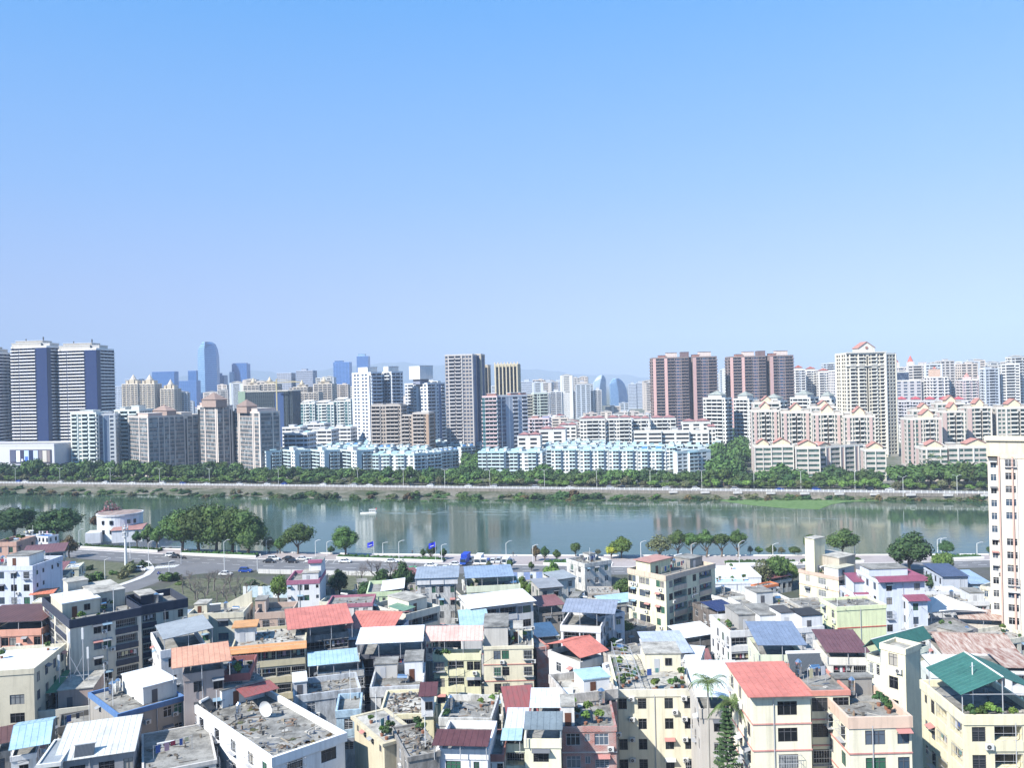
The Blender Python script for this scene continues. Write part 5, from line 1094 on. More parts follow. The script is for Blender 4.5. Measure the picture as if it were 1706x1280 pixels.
# ---- boat and wake
g_ = at(617, 856, -3.6); t_ = thing('boat', 'small white cabin boat heading across the river', 'boat', (g_.x, g_.y, -3.6), R(180)); t_.scale = (.75,) * 3
q = MB(); hl = [(-4.5, -1.3), (3, -1.4), (6.0, -.6), (7.2, 0), (6.0, .6), (3, 1.4), (-4.5, 1.3)]; q.prism([(x, y) for x, y in hl], -.3, .75, WHITE); q.build('hull', t_)
q = MB(); q.box(-3.8, -1.05, .75, .6, 1.05, 2.7, WHITE); q.box(-4.4, -1.25, 2.7, 1.0, 1.25, 2.85, WHITE); q.build('cabin', t_)
for x in (-3.2, -1.9, -.6): q = MB(); q.box(x, -1.09, 1.5, x + .8, -1.06, 2.2, GLASS); q.box(x, 1.06, 1.5, x + .8, 1.09, 2.2, GLASS); q.build('window', t_)
q = MB(); q.bar((4.8, 0, .7), (6.6, 0, 3.2), .12, WHITE, 5); q.bar((-2.5, 0, 2.85), (-2.5, 0, 4.2), .07, WHITE, 5); q.build('mast', t_)
q = MB(); q.box(-4.6, -.5, 2.86, -3.9, .4, 3.7, mat('red_flag', (.55, .08, .10), .8, kind='flat')); q.build('flag', t_)
FOAM = mat('wake_water', (.30, .38, .38), .25, kind='flat')
q = MB(); random.seed(4)
for sg, dr in ((1, .02), (-1, -.26), (0, -.10)):
    x, y = g_.x + 5, g_.y; 
    for i in range(60):
        L_ = rr(2, 7); sy = dr * L_; w_ = rr(.12, .45) * (1.4 if i < 16 else .7)
        q.quad((x, y - w_, -3.56), (x + L_, y + sy - w_, -3.56), (x + L_ + .8, y + sy + w_, -3.56), (x + .5, y + w_, -3.56), FOAM)
        x += L_ * rr(1.0, 2.0); y += sy * rr(1.0, 1.9)
        if x > g_.x + 235: break
o = q.build('boat_wake'); o['kind'] = 'stuff'; o['label'] = 'broken wake ripples trailing behind the small boat'
q = MB(); x = at(1380, 851, -3.6).x
for px0, px1, py in ((1382, 1524, 850), (1540, 1640, 852)):
    a = at(px0, py, -3.6); c = at(px1, py, -3.6); q.bar((a.x, a.y, -5.45), (c.x, c.y, -3.57), .06, WHITE, 5)
o = q.build('float_line'); o['label'] = 'thin white line of floats on the water off the weed'; o['category'] = 'float line'
# ================================================================ NEAR BANK HOUSES
random.seed(11)
MS = {}
def win_mesh(w_, h_, fr, style):
    k_ = ('w', round(w_, 1), h_, fr.name, style)
    if k_ in MS: return MS[k_]
    q = MB(); a = w_ / 2; b_ = h_ / 2; t = .055
    q.box(-a, -.05, -b_, a, .03, -b_ + t, fr); q.box(-a, -.05, b_ - t, a, .03, b_, fr); q.box(-a, -.05, -b_, -a + t, .03, b_, fr); q.box(a - t, -.05, -b_, a, .03, b_, fr)
    n_ = 1 if w_ < .8 else (2 if w_ < 1.7 else (3 if w_ < 2.4 else 4))
    for i in range(1, n_): x = -a + w_ * i / n_; q.box(x - .03, -.05, -b_, x + .03, .02, b_, fr)
    if h_ > 1.2: q.box(-a, -.045, b_ * .38, a, .02, b_ * .38 + .05, fr)
    if style == 'g':        # horizontal security bars
        for i in range(1, 6): q.box(-a, -.09, -b_ + h_ * i / 6, a, -.07, -b_ + h_ * i / 6 + .025, fr)
    MS[k_] = q.mesh('window'); return MS[k_]
def pane_mesh(w_, h_, m_):
    k_ = ('p', round(w_, 1), h_, m_.name)
    if k_ not in MS:
        q = MB(); a, b_ = w_ / 2 - .04, h_ / 2 - .04; q.quad((-a, .0, -b_), (a, .0, -b_), (a, .0, b_), (-a, .0, b_), m_); q.quad((-a, .04, -b_), (a, .04, -b_), (a, .04, b_), (-a, .04, b_), m_); MS[k_] = q.mesh('pane')
    return MS[k_]
def cage_mesh(w_, h_):
    k_ = ('c', round(w_, 1), h_)
    if k_ not in MS:
        q = MB(); a = w_ / 2 + .15; b_ = h_ / 2 + .1; o = -.6
        for z in (-b_, 0, b_): q.box(-a, o, z - .025, a, o + .03, z + .025, ALU); q.box(-a, o, z - .025, -a + .03, -.01, z + .025, ALU); q.box(a - .03, o, z - .025, a, -.01, z + .025, ALU)
        n_ = int(w_ / .28) + 1
        for i in range(n_ + 1): x = -a + 2 * a * i / n_; q.box(x - .014, o, -b_, x + .014, o + .025, b_, ALU)
        q.box(-a, o, -b_ - .02, a, -.01, -b_ + .02, ALU)
        MS[k_] = q.mesh('security_cage')
    return MS[k_]
q = MB(); q.box(-.42, -.42, -.3, .42, -.08, .3, mat('ac_white', (.62, .62, .6), .5, kind='flat')); q.box(-.4, -.44, -.38, -.34, 0, -.3, ALU); q.box(.34, -.44, -.38, .4, 0, -.3, ALU); AC = q.mesh('air_conditioner')
q = MB(); q.bar((-.1, -.435, 0), (-.1, -.42, 0), .24, mat('fan_grille', (.06, .06, .06), .6, kind='flat'), 14); q.bar((-.1, -.445, 0), (-.1, -.43, 0), .06, ALU, 8); ACF = q.mesh('fan')
AWC = [mat('awning', c, .6, kind='flat') for c in ((.55, .56, .56), (.30, .31, .32), (.20, .30, .38), (.42, .2, .18), (.12, .13, .15))]
def aw_mesh(w_, ci):
    k_ = ('a', round(w_, 1), ci)
    if k_ not in MS:
        q = MB(); a = w_ / 2 + .15; q.hexa([(-a, -.75, -.28), (a, -.75, -.28), (a, -.01, 0), (-a, -.01, 0)], [(-a, -.75, -.24), (a, -.75, -.24), (a, -.01, .05), (-a, -.01, .05)], AWC[ci])
        for sg in (-1, 1): q.bar((sg * a * .95, -.7, -.26), (sg * a * .95, -.01, -.5), .02, ALU, 3)
        MS[k_] = q.mesh('awning')
    return MS[k_]
CLOTH = [mat('laundry_cloth', c, .9, kind='flat') for c in ((.6, .6, .62), (.35, .05, .08), (.05, .1, .3), (.08, .08, .1), (.5, .3, .35), (.15, .3, .28), (.55, .5, .3))]
NW = {'.': 1.0, ':': .5, 'w': 1.3, 'n': .9, 'W': 2.1, 'c': 1.7, 'b': 3.2, 'v': 3.2, 'V': 4.2, 'o': 3.0, 'a': 1.3}
LNDR = []
def near_face(t_, Wl, A, B_, z0, z1, pat, st, mw, mt, vis, fr, pool, bands=None):
    ax, ay = A; bx, by = B_; Lf = math.hypot(bx - ax, by - ay)
    if Lf < .3: return
    tx, ty = (bx - ax) / Lf, (by - ay) / Lf; nx, ny = ty, -tx; ang = math.atan2(ty, tx)
    def Q(s, o, z): return (ax + tx * s + nx * o, ay + ty * s + ny * o, z)
    def rect(mb, s0, s1, za, zb, o, m): mb.quad(Q(s0, o, za), Q(s1, o, za), Q(s1, o, zb), Q(s0, o, zb), m)
    if not pat: rect(Wl, 0, Lf, z0, z1, 0, mw); return
    n_ = min(vis, max(1, int((z1 - z0 - .2) / st))); zb0 = z1 - n_ * st
    if zb0 > z0: rect(Wl, 0, Lf, z0, zb0, 0, mw)
    once = pat.startswith('='); pat = pat.lstrip('='); w0 = sum(NW[c] for c in pat); rep = 1 if once else max(1, round(Lf / w0)); pat *= rep
    k_ = Lf / sum(NW[c] for c in pat); s = 0.0
    for c in pat:
        s0, s1 = s, s + NW[c] * k_; s = s1
        if c in '.:': rect(Wl, s0, s1, zb0, z1, 0, mw); continue
        wd = {'w': 1.35, 'n': .75, 'W': 2.3, 'c': 1.6, 'a': 1.35}.get(c, 0)
        if wd: wd = min(wd, (s1 - s0) * .94); a_, b_ = (s0 + s1) / 2 - wd / 2, (s0 + s1) / 2 + wd / 2; h_ = 1.05 if c == 'n' else 1.65; sa = 1.45 if c == 'n' else .9; dp = .2
        else: a_, b_ = s0 + .1, s1 - .1; sa, h_ = (1.0, 1.7) if c != 'o' else (.15, 2.6); dp = 1.5
        rect(Wl, s0, a_, zb0, z1, 0, mw); rect(Wl, b_, s1, zb0, z1, 0, mw); z = zb0
        for i in range(n_):
            zc = zb0 + i * st; za, zt = zc + sa * st / 3.1, zc + (sa + h_) * st / 3.1; hh = zt - za
            if c in 'wnWca' and RND() < .04: rect(Wl, a_, b_, z, zc + st, 0, mw); z = zc + st; continue
            rect(Wl, a_, b_, z, za, 0, mw); z = zt; M_ = mw
            Wl.quad(Q(a_, 0, za), Q(a_, -dp, za), Q(a_, -dp, zt), Q(a_, 0, zt), M_); Wl.quad(Q(b_, -dp, za), Q(b_, 0, za), Q(b_, 0, zt), Q(b_, -dp, zt), M_)
            Wl.quad(Q(a_, -dp, zt), Q(b_, -dp, zt), Q(b_, 0, zt), Q(a_, 0, zt), M_); Wl.quad(Q(a_, 0, za), Q(b_, 0, za), Q(b_, -dp, za), Q(a_, -dp, za), M_)
            if wd:
                hr = round(hh, 1); sc_z = hh / hr; wr = round(wd, 1); sc_x = wd / wr
                o = link('window', win_mesh(wr, hr, fr, random.choice(['', '', 'g'])), t_, loc=Q((a_ + b_) / 2, -.12, (za + zt) / 2), rz=ang); o.scale = (sc_x, 1, sc_z)
                link('pane', pane_mesh(wr, hr, random.choice(pool)), o)
                r_ = RND()
                if c == 'c' or (c in 'wW' and r_ < .14): o2 = link('security_cage', cage_mesh(wr, hr), t_, loc=Q((a_ + b_) / 2, 0, (za + zt) / 2), rz=ang)
                elif r_ < .34: link('awning', aw_mesh(wr, random.randrange(5)), t_, loc=Q((a_ + b_) / 2, 0, zt + .12), rz=ang)
                if c == 'a' or (c in 'wWc' and RND() < .22 and s1 - s0 > .9):
                    o2 = link('air_conditioner', AC, t_, loc=Q(b_ + .25, 0, za - .42) if c != 'a' else Q(b_ + .5, 0, za + .2), rz=ang); link('fan', ACF, o2)
            else:
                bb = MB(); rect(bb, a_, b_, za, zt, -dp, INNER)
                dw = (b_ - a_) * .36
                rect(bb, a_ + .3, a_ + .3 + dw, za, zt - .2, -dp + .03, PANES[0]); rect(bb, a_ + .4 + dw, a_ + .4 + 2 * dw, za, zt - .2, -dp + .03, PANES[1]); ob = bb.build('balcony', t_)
                bb = MB(); n2 = max(3, int((b_ - a_) / (.3 if c == 'b' else .8)))
                if c in 'bV':
                    for j in range(n2 + 1): x = a_ + (b_ - a_) * j / n2; bb.bar(Q(x, .04, za), Q(x, .04, zt), .016, ALU, 3)
                    for zz in (za + .05, (za + zt) / 2, zt - .05): bb.bar(Q(a_, .04, zz), Q(b_, .04, zz), .022, ALU, 3)
                else:
                    for zz in (za + .12, za + .4) if c != 'o' else (za + .5, za + 1.0): bb.bar(Q(a_, .0, zz), Q(b_, .0, zz), .03, ALU, 4)
                    for j in range(0, n2 + 1): x = a_ + (b_ - a_) * j / n2; bb.bar(Q(x, .0, za), Q(x, .0, za + (.45 if c != 'o' else 1.05)), .02, ALU, 3)
                bb.build('railing', ob)
                if c != 'o':
                    bb = MB(); 
                    bb.hexa([Q(a_ - .1, .14, zc - .1), Q(b_ + .1, .14, zc - .1), Q(b_ + .1, .0, zc - .1), Q(a_ - .1, .0, zc - .1)], [Q(a_ - .1, .14, za), Q(b_ + .1, .14, za), Q(b_ + .1, .0, za), Q(a_ - .1, .0, za)], mt); bb.build('balustrade', t_)
                if RND() < .5: LNDR.append((t_, Q(a_ + .3, -.35, zt - .25), Q(b_ - .3, -.35, zt - .25), hh))
        rect(Wl, a_, b_, z, z1, 0, mw)
    if bands:
        bb = MB()
        for i in range(n_ + 1):
            zz = zb0 + i * st - .12
            bb.hexa([Q(-.06, .1, zz), Q(Lf + .06, .1, zz), Q(Lf + .06, .01, zz), Q(-.06, .01, zz)], [Q(-.06, .1, zz + .16), Q(Lf + .06, .1, zz + .16), Q(Lf + .06, .01, zz + .16), Q(-.06, .01, zz + .16)], bands)
        bb.build('band', t_, kind='stuff')
HS = []
FRW = mat('window_frame_white', (.6, .6, .6), .5, kind='flat'); FRD = mat('window_frame_dark', (.10, .10, .11), .5, kind='flat')
def house(label, C, d, phi, xR, xL=None, D=None, yB=None, wall=(220, 214, 200), fS='.w.', fW='.w.', fE='.w.', trim=None, st=3.1, vis=5, par=1.0, roof=None, wk='plaster', fr=None, pool=None, bands=None, z=None, name='house', group=None, base=0.0, addw=0.0, fb=None, cat='house', lip=.12, W=None):
    ph = R(phi); Pt = atd(C[0], C[1], d)
    Wd = W or (solve(Pt, ph, xR) + addw)
    if D is None: D = solve(Pt, ph + math.pi / 2, xL) if xL is not None else (solvey(Pt, ph + math.pi / 2, yB) if yB is not None else 9)
    D = max(2.5, min(D, 40)); 
    t_ = thing(name, label, cat, (Pt.x, Pt.y, base), ph, group)
    mw = mat('painted_wall', lin(wall), .88, kind=wk); mt = P(trim) if trim else mw; Wl = MB(); hg = Pt.z - base - par
    fr = fr or random.choice([FRW, FRD, FRD]); pool = pool or PANES
    cs = [(0, 0), (Wd, 0), (Wd, D), (0, D)]; fs = [fS, fE, fb, fW]
    for i in range(4): near_face(t_, Wl, cs[i], cs[(i + 1) % 4], 0, hg, fs[i], st, mw, mt, vis, fr, pool, P(bands) if bands else None)
    Wl.build('wall', t_)
    q = MB(); q.quad((0, 0, hg), (Wd, 0, hg), (Wd, D, hg), (0, D, hg), roof or ROOFC); rf = q.build('roof', t_)
    if par > .05:
        q = MB(); o = lip
        for (x0, y0, x1, y1) in ((-o, -o, Wd + o, .16), (-o, D - .16, Wd + o, D + o), (-o, .16, .16, D - .16), (Wd - .16, .16, Wd + o, D - .16)): q.box(x0, y0, hg - .3, x1, y1, hg + par, mt)
        q.build('parapet', t_)
    # drain pipe
    if Wd > 5 and RND() < .7: q = MB(); x = Wd * rr(.3, .7); q.bar((x, -.1, 0), (x, -.1, hg), .06, ALU, 5); q.build('drain_pipe', t_)
    print('H', round(Wd,1), round(D,1), round(Pt.z,1), label[:50]) if D > 16 or Pt.z - base < 3 else 0
    HS.append(dict(t=t_, P=Pt, W=Wd, D=D, h=hg, ph=ph, z=Pt.z - par, mw=mw, mt=mt, roof=roof, label=label)); return dict(t=t_, P=Pt, W=Wd, D=D, h=hg, ph=ph, z=Pt.z - par, mw=mw, mt=mt)
def hut(Hh, x0, y0, x1, y1, h, wall=None, roofm=None, door=True, eave=.15, win=0, name='rooftop_room'):
    """a room standing on the roof; x, y as fractions of the roof"""
    Wd, D, hg = Hh['W'], Hh['D'], Hh['h']; X0, X1, Y0, Y1 = x0 * Wd, x1 * Wd, y0 * D, y1 * D; m_ = P(wall) if wall else Hh['mw']
    q = MB(); q.box(X0, Y0, hg, X1, Y1, hg + h, m_); o = q.build(name, Hh['t'])
    q = MB(); q.box(X0 - eave, Y0 - eave, hg + h + .003, X1 + eave, Y1 + eave, hg + h + .18, roofm or ROOFC); q.build('roof', o)
    if door and X1 - X0 > 1.6: q = MB(); xx = X0 + (X1 - X0) * .25; q.box(xx, Y0 - .05, hg + .02, xx + .9, Y0 - .003, hg + min(2.1, h * .8), random.choice([FRD, mat('door_wood', (.12, .05, .03), .6, kind='flat'), ALU])); q.build('door', o)
    for i in range(win): 
        ob = link('window', win_mesh(1.1, 1.2, FRD, ''), Hh['t'], loc=(X0 + (X1 - X0) * (i + 1.5) / (win + 1.3), Y0 - .04, hg + h * .55)); link('pane', pane_mesh(1.1, 1.2, PANES[0]), ob)
def canopy(Hh, x0, y0, x1, y1, h, m_, rise=.6, axis='y', gable=False, walls=None, posts=True, trimm=None, ribs=True):
    """sheet metal roof on posts above the roof; rise towards the back (axis y), towards +x, or a gable"""
    Wd, D, hg = Hh['W'], Hh['D'], Hh['h']; X0, X1, Y0, Y1 = x0 * Wd, x1 * Wd, y0 * D, y1 * D; q = MB(); th = .06
    def zf(x, y):
        if gable == 'x': t = 1 - abs((x - (X0 + X1) / 2) / ((X1 - X0) / 2)); return hg + h + rise * t
        if gable: t = 1 - abs((y - (Y0 + Y1) / 2) / ((Y1 - Y0) / 2)); return hg + h + rise * t
        if axis == 'y': return hg + h + rise * (y - Y0) / (Y1 - Y0)
        return hg + h + rise * (x - X0) / (X1 - X0)
    gx = [X0, (X0 + X1) / 2, X1] if gable == 'x' else [X0, X1]; gy = [Y0, (Y0 + Y1) / 2, Y1] if (gable and gable != 'x') else [Y0, Y1]
    for i in range(len(gx) - 1):
        for j in range(len(gy) - 1):
            c4 = [(gx[i], gy[j]), (gx[i + 1], gy[j]), (gx[i + 1], gy[j + 1]), (gx[i], gy[j + 1])]
            q.hexa([(x, y, zf(x, y)) for x, y in c4], [(x, y, zf(x, y) + th) for x, y in c4], m_)
    ob = q.build('canopy_roof', Hh['t'])
    if ribs:
        q = MB(); 
        if gable == 'x' or (not gable and axis == 'x'):
            n_ = int((Y1 - Y0) / .75)
            for i in range(n_ + 1):
                y = Y0 + (Y1 - Y0) * i / max(1, n_)
                for a, c in zip(gx, gx[1:]): q.bar((a, y, zf(a, y) + th), (c, y, zf(c, y) + th), .045, m_, 3)
        else:
            n_ = int((X1 - X0) / .75)
            for i in range(n_ + 1):
                x = X0 + (X1 - X0) * i / max(1, n_)
                for a, c in zip(gy, gy[1:]): q.bar((x, a, zf(x, a) + th), (x, c, zf(x, c) + th), .045, m_, 3)
        q.build('rib', ob, kind='stuff')
    if gable:     # ridge cap
        q = MB(); e_ = (((X0 + X1) / 2, Y0), ((X0 + X1) / 2, Y1)) if gable == 'x' else ((X0, (Y0 + Y1) / 2), (X1, (Y0 + Y1) / 2))
        q.bar((e_[0][0], e_[0][1], zf(*e_[0]) + .08), (e_[1][0], e_[1][1], zf(*e_[1]) + .08), .09, trimm or m_, 5); q.build('ridge_cap', ob)
    if posts:
        q = MB(); nx = max(1, int((X1 - X0) / 3.5)); 
        for i in range(nx + 1):
            x = X0 + .25 + (X1 - X0 - .5) * i / nx
            for y in (Y0 + .25, Y1 - .25): q.bar((x, y, hg), (x, y, zf(x, y)), .06, ALU, 5)
        for y in (Y0 + .25, Y1 - .25): q.bar((X0 + .25, y, zf(X0 + .25, y) - .1), (X1 - .25, y, zf(X1 - .25, y) - .1), .05, ALU, 4)
        q.build('post', ob, kind='stuff')
    if walls:
        m2 = P(walls) if isinstance(walls, tuple) else Hh['mw']; q = MB(); a = .35
        c4 = [(X0 + a, Y0 + a), (X1 - a, Y0 + a), (X1 - a, Y1 - a), (X0 + a, Y1 - a)]
        mids = ((X0 + X1) / 2, (Y0 + Y1) / 2)
        for p, r_ in zip(c4, c4[1:] + c4[:1]):
            m1 = ((p[0] + r_[0]) / 2, (p[1] + r_[1]) / 2)
            q.poly([(p[0], p[1], hg), (r_[0], r_[1], hg), (r_[0], r_[1], zf(*r_) - .02), (m1[0], m1[1], zf(*m1) - .02), (p[0], p[1], zf(*p) - .02)], m2)
        q.build('shed_wall', Hh['t'])
    return ob
def wpt(Hh, fx_, fy_, dz=0.0):
    c, s = math.cos(Hh['ph']), math.sin(Hh['ph']); x, y = fx_ * Hh['W'], fy_ * Hh['D']
    return (Hh['P'].x + c * x - s * y, Hh['P'].y + s * x + c * y, Hh['h'] + Hh['t'].location.z + dz)
# ---- rooftop objects (each a thing of its own)
def tank(Hh, fx_, fy_, label, lying=True, r=.55, L_=1.5, n=1):
    p = wpt(Hh, fx_, fy_); t_ = thing('water_tank', label, 'water tank', p, Hh['ph'] + rr(-.3, .3))
    q = MB()
    if lying: q.bar((-L_ / 2, 0, .95), (L_ / 2, 0, .95), r, STEEL, 14); q.bar((L_ / 2, 0, .95), (L_ / 2 + .15, 0, .95), r * .9, STEEL, 14, r * .4); q.bar((-L_ / 2, 0, .95), (-L_ / 2 - .15, 0, .95), r * .9, STEEL, 14, r * .4)
    else:
        for i in range(4): q.cyl(0, 0, .4 + i * .45, .4 + i * .45 + .40, r, STEEL, 14); q.cyl(0, 0, .4 + i * .45 + .40, .85 + i * .45, r * .93, STEEL, 14)
        q.cyl(0, 0, 2.2, 2.5, r, STEEL, 14, r * .3)
    q.build('tank_body', t_); q = MB()
    for x in (-L_ * .3, L_ * .3):
        for y in (-.35, .35): q.bar((x, y, 0), (x, y * .8, .6), .03, ALU, 4)
    q.build('stand', t_)
def heater(Hh, fx_, fy_, label, w_=3.2, h_=1.7, rz=0):
    p = wpt(Hh, fx_, fy_); t_ = thing('solar_water_heater', label, 'solar heater', p, Hh['ph'] + rz)
    q = MB(); q.hexa([(-w_ / 2, -1.0, .25), (w_ / 2, -1.0, .25), (w_ / 2, .4, h_), (-w_ / 2, .4, h_)], [(-w_ / 2, -1.03, .35), (w_ / 2, -1.03, .35), (w_ / 2, .36, h_ + .1), (-w_ / 2, .36, h_ + .1)], mat('solar_panel', (.10, .11, .12), .25, kind='flat', spec=.7)); q.build('panel', t_)
    q = MB()
    for i in range(int(w_ / .16)): x = -w_ / 2 + .08 + i * .16; q.bar((x, -1.03, .38), (x, .36, h_ + .12), .03, mat('tube_glass', (.05, .055, .06), .2, kind='flat', spec=.8), 4)
    q.build('tube', t_, kind='stuff')
    q = MB(); q.bar((-w_ / 2 - .1, .5, h_ + .15), (w_ / 2 + .1, .5, h_ + .15), .24, WHITE, 10); q.build('tank', t_)
    q = MB()
    for x in (-w_ / 2 + .1, w_ / 2 - .1): q.bar((x, .5, 0), (x, .5, h_), .03, ALU, 4); q.bar((x, -1, 0), (x, -1, .3), .03, ALU, 4)
    q.build('stand', t_)
def dish(Hh, fx_, fy_, label, r=1.0, az=0.3):
    p = wpt(Hh, fx_, fy_); t_ = thing('satellite_dish', label, 'satellite dish', p, az); q = MB(); n_ = 18
    rings = [[(r * k / 4 * math.cos(6.283 * j / n_), -.35 * r * (k / 4) ** 2, 1.3 + r * k / 4 * math.sin(6.283 * j / n_)) for j in range(n_)] for k in range(1, 5)]
    c0 = (0, 0, 1.3)
    for j in range(n_): q.poly([c0, rings[0][j], rings[0][(j + 1) % n_]], WHITE)
    for a, c in zip(rings, rings[1:]):
        for j in range(n_): q.quad(a[j], a[(j + 1) % n_], c[(j + 1) % n_], c[j], WHITE)
    q.build('reflector', t_); q = MB(); q.bar((0, .1, 0), (0, .1, 1.3), .06, ALU, 5); q.build('mast', t_); q = MB(); q.bar((0, 0, 1.3), (0, -.9 * r, 1.3), .025, ALU, 3); q.bar((0, -.85 * r, 1.3), (0, -.98 * r, 1.3), .08, WHITE, 6); q.build('feed_arm', t_)
POT = mat('clay_pot', (.28, .13, .08), .85, kind='flat'); PL = [crown(300 + i, .5, .5, 5, 160, .12, m_, z0=.75) for i, m_ in enumerate((LF, LFB, LFD))]
def plants(Hh, pts, label, grp):
    for x, y in pts:
        p = wpt(Hh, x, y); t_ = thing('potted_plant', label, 'potted plant', p, rr(0, 6), grp); q = MB(); q.cyl(0, 0, 0, .38, .2, POT, 8, .27); q.build('pot', t_); o = link('leaves', random.choice(PL), t_); o.scale = (rr(.9, 1.7),) * 3
def clutter(Hh, n_, seed, label, box=(0.08, .08, .92, .92)):
    """rubble, boards, pots left on a roof: nobody could count it"""
    rg = random.Random(seed); q = MB(); mm = [P((120, 112, 100), 'old'), P((150, 140, 124)), P((110, 106, 100), 'flat'), P((90, 84, 78), 'flat'), P((176, 172, 164)), P((128, 108, 92), 'flat'), P((100, 98, 92), 'old'), P((84, 92, 104), 'flat')]
    Wd, D = Hh['W'], Hh['D']
    for i in range(n_):
        x, y = rg.uniform(box[0], box[2]) * Wd, rg.uniform(box[1], box[3]) * D; a = rg.random() * 6.28; l_, w_, h_ = rg.choice([(rg.uniform(.8, 2.4), .15, .08), (rg.uniform(.2, .5), rg.uniform(.2, .5), rg.uniform(.1, .3)), (rg.uniform(.4, 1.2), rg.uniform(.3, .9), .05), (rg.uniform(1.2, 3.0), .08, .06), (rg.uniform(.2, .3), .2, rg.uniform(.3, .6))])
        c, s = math.cos(a), math.sin(a); b4 = [(x + c * u * l_ / 2 - s * v * w_ / 2, y + s * u * l_ / 2 + c * v * w_ / 2) for u, v in ((-1, -1), (1, -1), (1, 1), (-1, 1))]
        m_ = rg.choice(mm); z = Hh['h'] + Hh['t'].location.z * 0
        q.hexa([(u, v, z) for u, v in b4], [(u + rg.uniform(-.1, .1), v, z + h_) for u, v in b4], m_)
    me = q.mesh('roof_clutter'); o = link('roof_clutter', me, None, 'stuff', label); o.location = Hh['t'].location; o.rotation_euler = Hh['t'].rotation_euler
def pole(Hh, fx_, fy_, h_, label='thin pole on the roof', grp='thin poles and aerials on the roofs'):
    p = wpt(Hh, fx_, fy_); t_ = thing('roof_pole', label, 'pole', p, rr(0, 3), grp); q = MB(); q.bar((0, 0, 0), (0, 0, h_), .06, WHITE, 5); q.build('pole', t_)
    q = MB(); q.bar((-.35, 0, h_ * .92), (.35, 0, h_ * .92), .03, ALU, 4); q.build('crossbar', t_)

# ---------- the houses, from the far rows to the near ones ----------
MR = S((150, 84, 82), 'rust', c2=(.22, .10, .09)); BRN = S((104, 74, 70)); ORG = S((210, 158, 130)); REDS = S((200, 124, 110)); PKS = S((214, 178, 168)); WHS = S((226, 230, 232)); GRS = S((152, 158, 162)); SLB = S((118, 130, 148)); LBL = S((168, 198, 212)); DGR = S((58, 106, 98)); LGR = S((110, 144, 124)); RST = S((186, 172, 160), 'rust', c2=(.22, .09, .06)); MRN = S((96, 62, 64)); MAG = S((140, 80, 100))
# round white building by the water
g_ = at(192, 903); t_ = thing('round_building', 'white drum shaped building with a low red roofed annex by the water', 'building', (g_.x, g_.y, 0), R(12))
z_ = atd(192, 862, g_.y).z; r_ = (225 - 153) / 2 / F * g_.y; q = MB(); n_ = 32; pts = [(r_ * math.cos(6.283 * i / n_), r_ + r_ * .9 * math.sin(6.283 * i / n_)) for i in range(n_)]
q.prism(pts, 0, z_, P((222, 226, 230))); q.build('wall', t_); q = MB(); q.prism([(x * 1.04, (y - r_) * 1.04 + r_) for x, y in pts], z_, z_ + .7, P((206, 206, 208))); q.prism([(x * .97, (y - r_) * .97 + r_) for x, y in pts], z_ + .7, z_ + .75, P((170, 150, 140), 'roofc')); q.build('roof', t_)
for a_ in (-2.15, -1.75, -1.0, -.72):
    for zz in (.3, .68): q = MB(); ca, sa_ = math.cos(a_), math.sin(a_); q.box(ca * r_ * 1.0 - .7, r_ + sa_ * r_ * .9 - .25, z_ * zz, ca * r_ + .7, r_ + sa_ * r_ * .9 + .3, z_ * zz + 1.7, GLASS); q.build('window', t_)
q = MB(); q.box(-.5, -3.5, 0, r_ * 1.25, r_ * .8, z_ * .5, P((226, 226, 230))); q.build('annex_wall', t_); q = MB(); q.hexa([(-.9, -3.9, z_ * .5), (r_ * 1.3, -3.9, z_ * .5), (r_ * 1.3, r_ * .8, z_ * .5), (-.9, r_ * .8, z_ * .5)], [(-.7, -3.5, z_ * .54), (r_ * 1.28, -3.5, z_ * .54), (r_ * 1.28, r_ * .6, z_ * .62), (-.7, r_ * .6, z_ * .62)], S((170, 128, 120))); q.build('annex_roof', t_)
q = MB(); q.box(-r_ * 1.25, -1, 0, -r_ * .6, r_ * .7, z_ * .42, P((214, 216, 220))); q.build('side_room', t_)
house('low white roofed kiosk by the dark trees on the promenade', (30, 893), 345, -20, 52, D=5, wall=(222, 222, 222), fS='', fW='', fE='', vis=1, par=.2, roof=WHS)
house('low white roofed shed between the dark trees', (55, 893), 345, -20, 80, D=5, wall=(220, 220, 222), fS='.w', vis=1, par=.2, roof=S((90, 140, 200)))
# left edge group
h = house('pale blue white house at the left with window rows', (-30, 944), 205, -4, 54, D=12, wall=(206, 212, 224), fS='.W..W.', fE='.n.n.', vis=5, par=.9); hut(h, .3, .3, .75, .8, 2.6, (226, 226, 222)); tank(h, .15, .4, 'steel water tank on the pale blue white house', False); clutter(h, 30, 1, 'odds and ends on the roof of the pale blue house')
h = house('brown brick hut at the picture edge beside the brown roofs', (-10, 904), 250, 0, 27, D=10, wall=(196, 160, 144), fE='.w.', vis=3); clutter(h, 15, 2, 'rubbish on the brown brick hut roof')
h = house('house with a long maroon and white sheet roof near the road', (42, 934), 238, 22, 104, D=9, wall=(206, 198, 176), fS='vv', vis=2, par=.1); canopy(h, -.1, -.12, 1.08, 1.05, 1.9, S((122, 86, 86)), .8)
h = house('beige house with a small maroon roof under the rust brown tree', (60, 963), 222, 16, 110, D=8, wall=(206, 200, 178), fS='.W.W', vis=2, par=.1); canopy(h, -.04, -.15, .95, 1.0, 1.7, S((136, 92, 92)), .7)
h = house('narrow cream house with a white roof hidden by the maroon roofs', (108, 947), 236, 16, 131, D=7, wall=(216, 212, 190), fS='.w.', vis=3, par=.3, roof=WHS); tank(h, .4, .4, 'water tank on the narrow cream house')
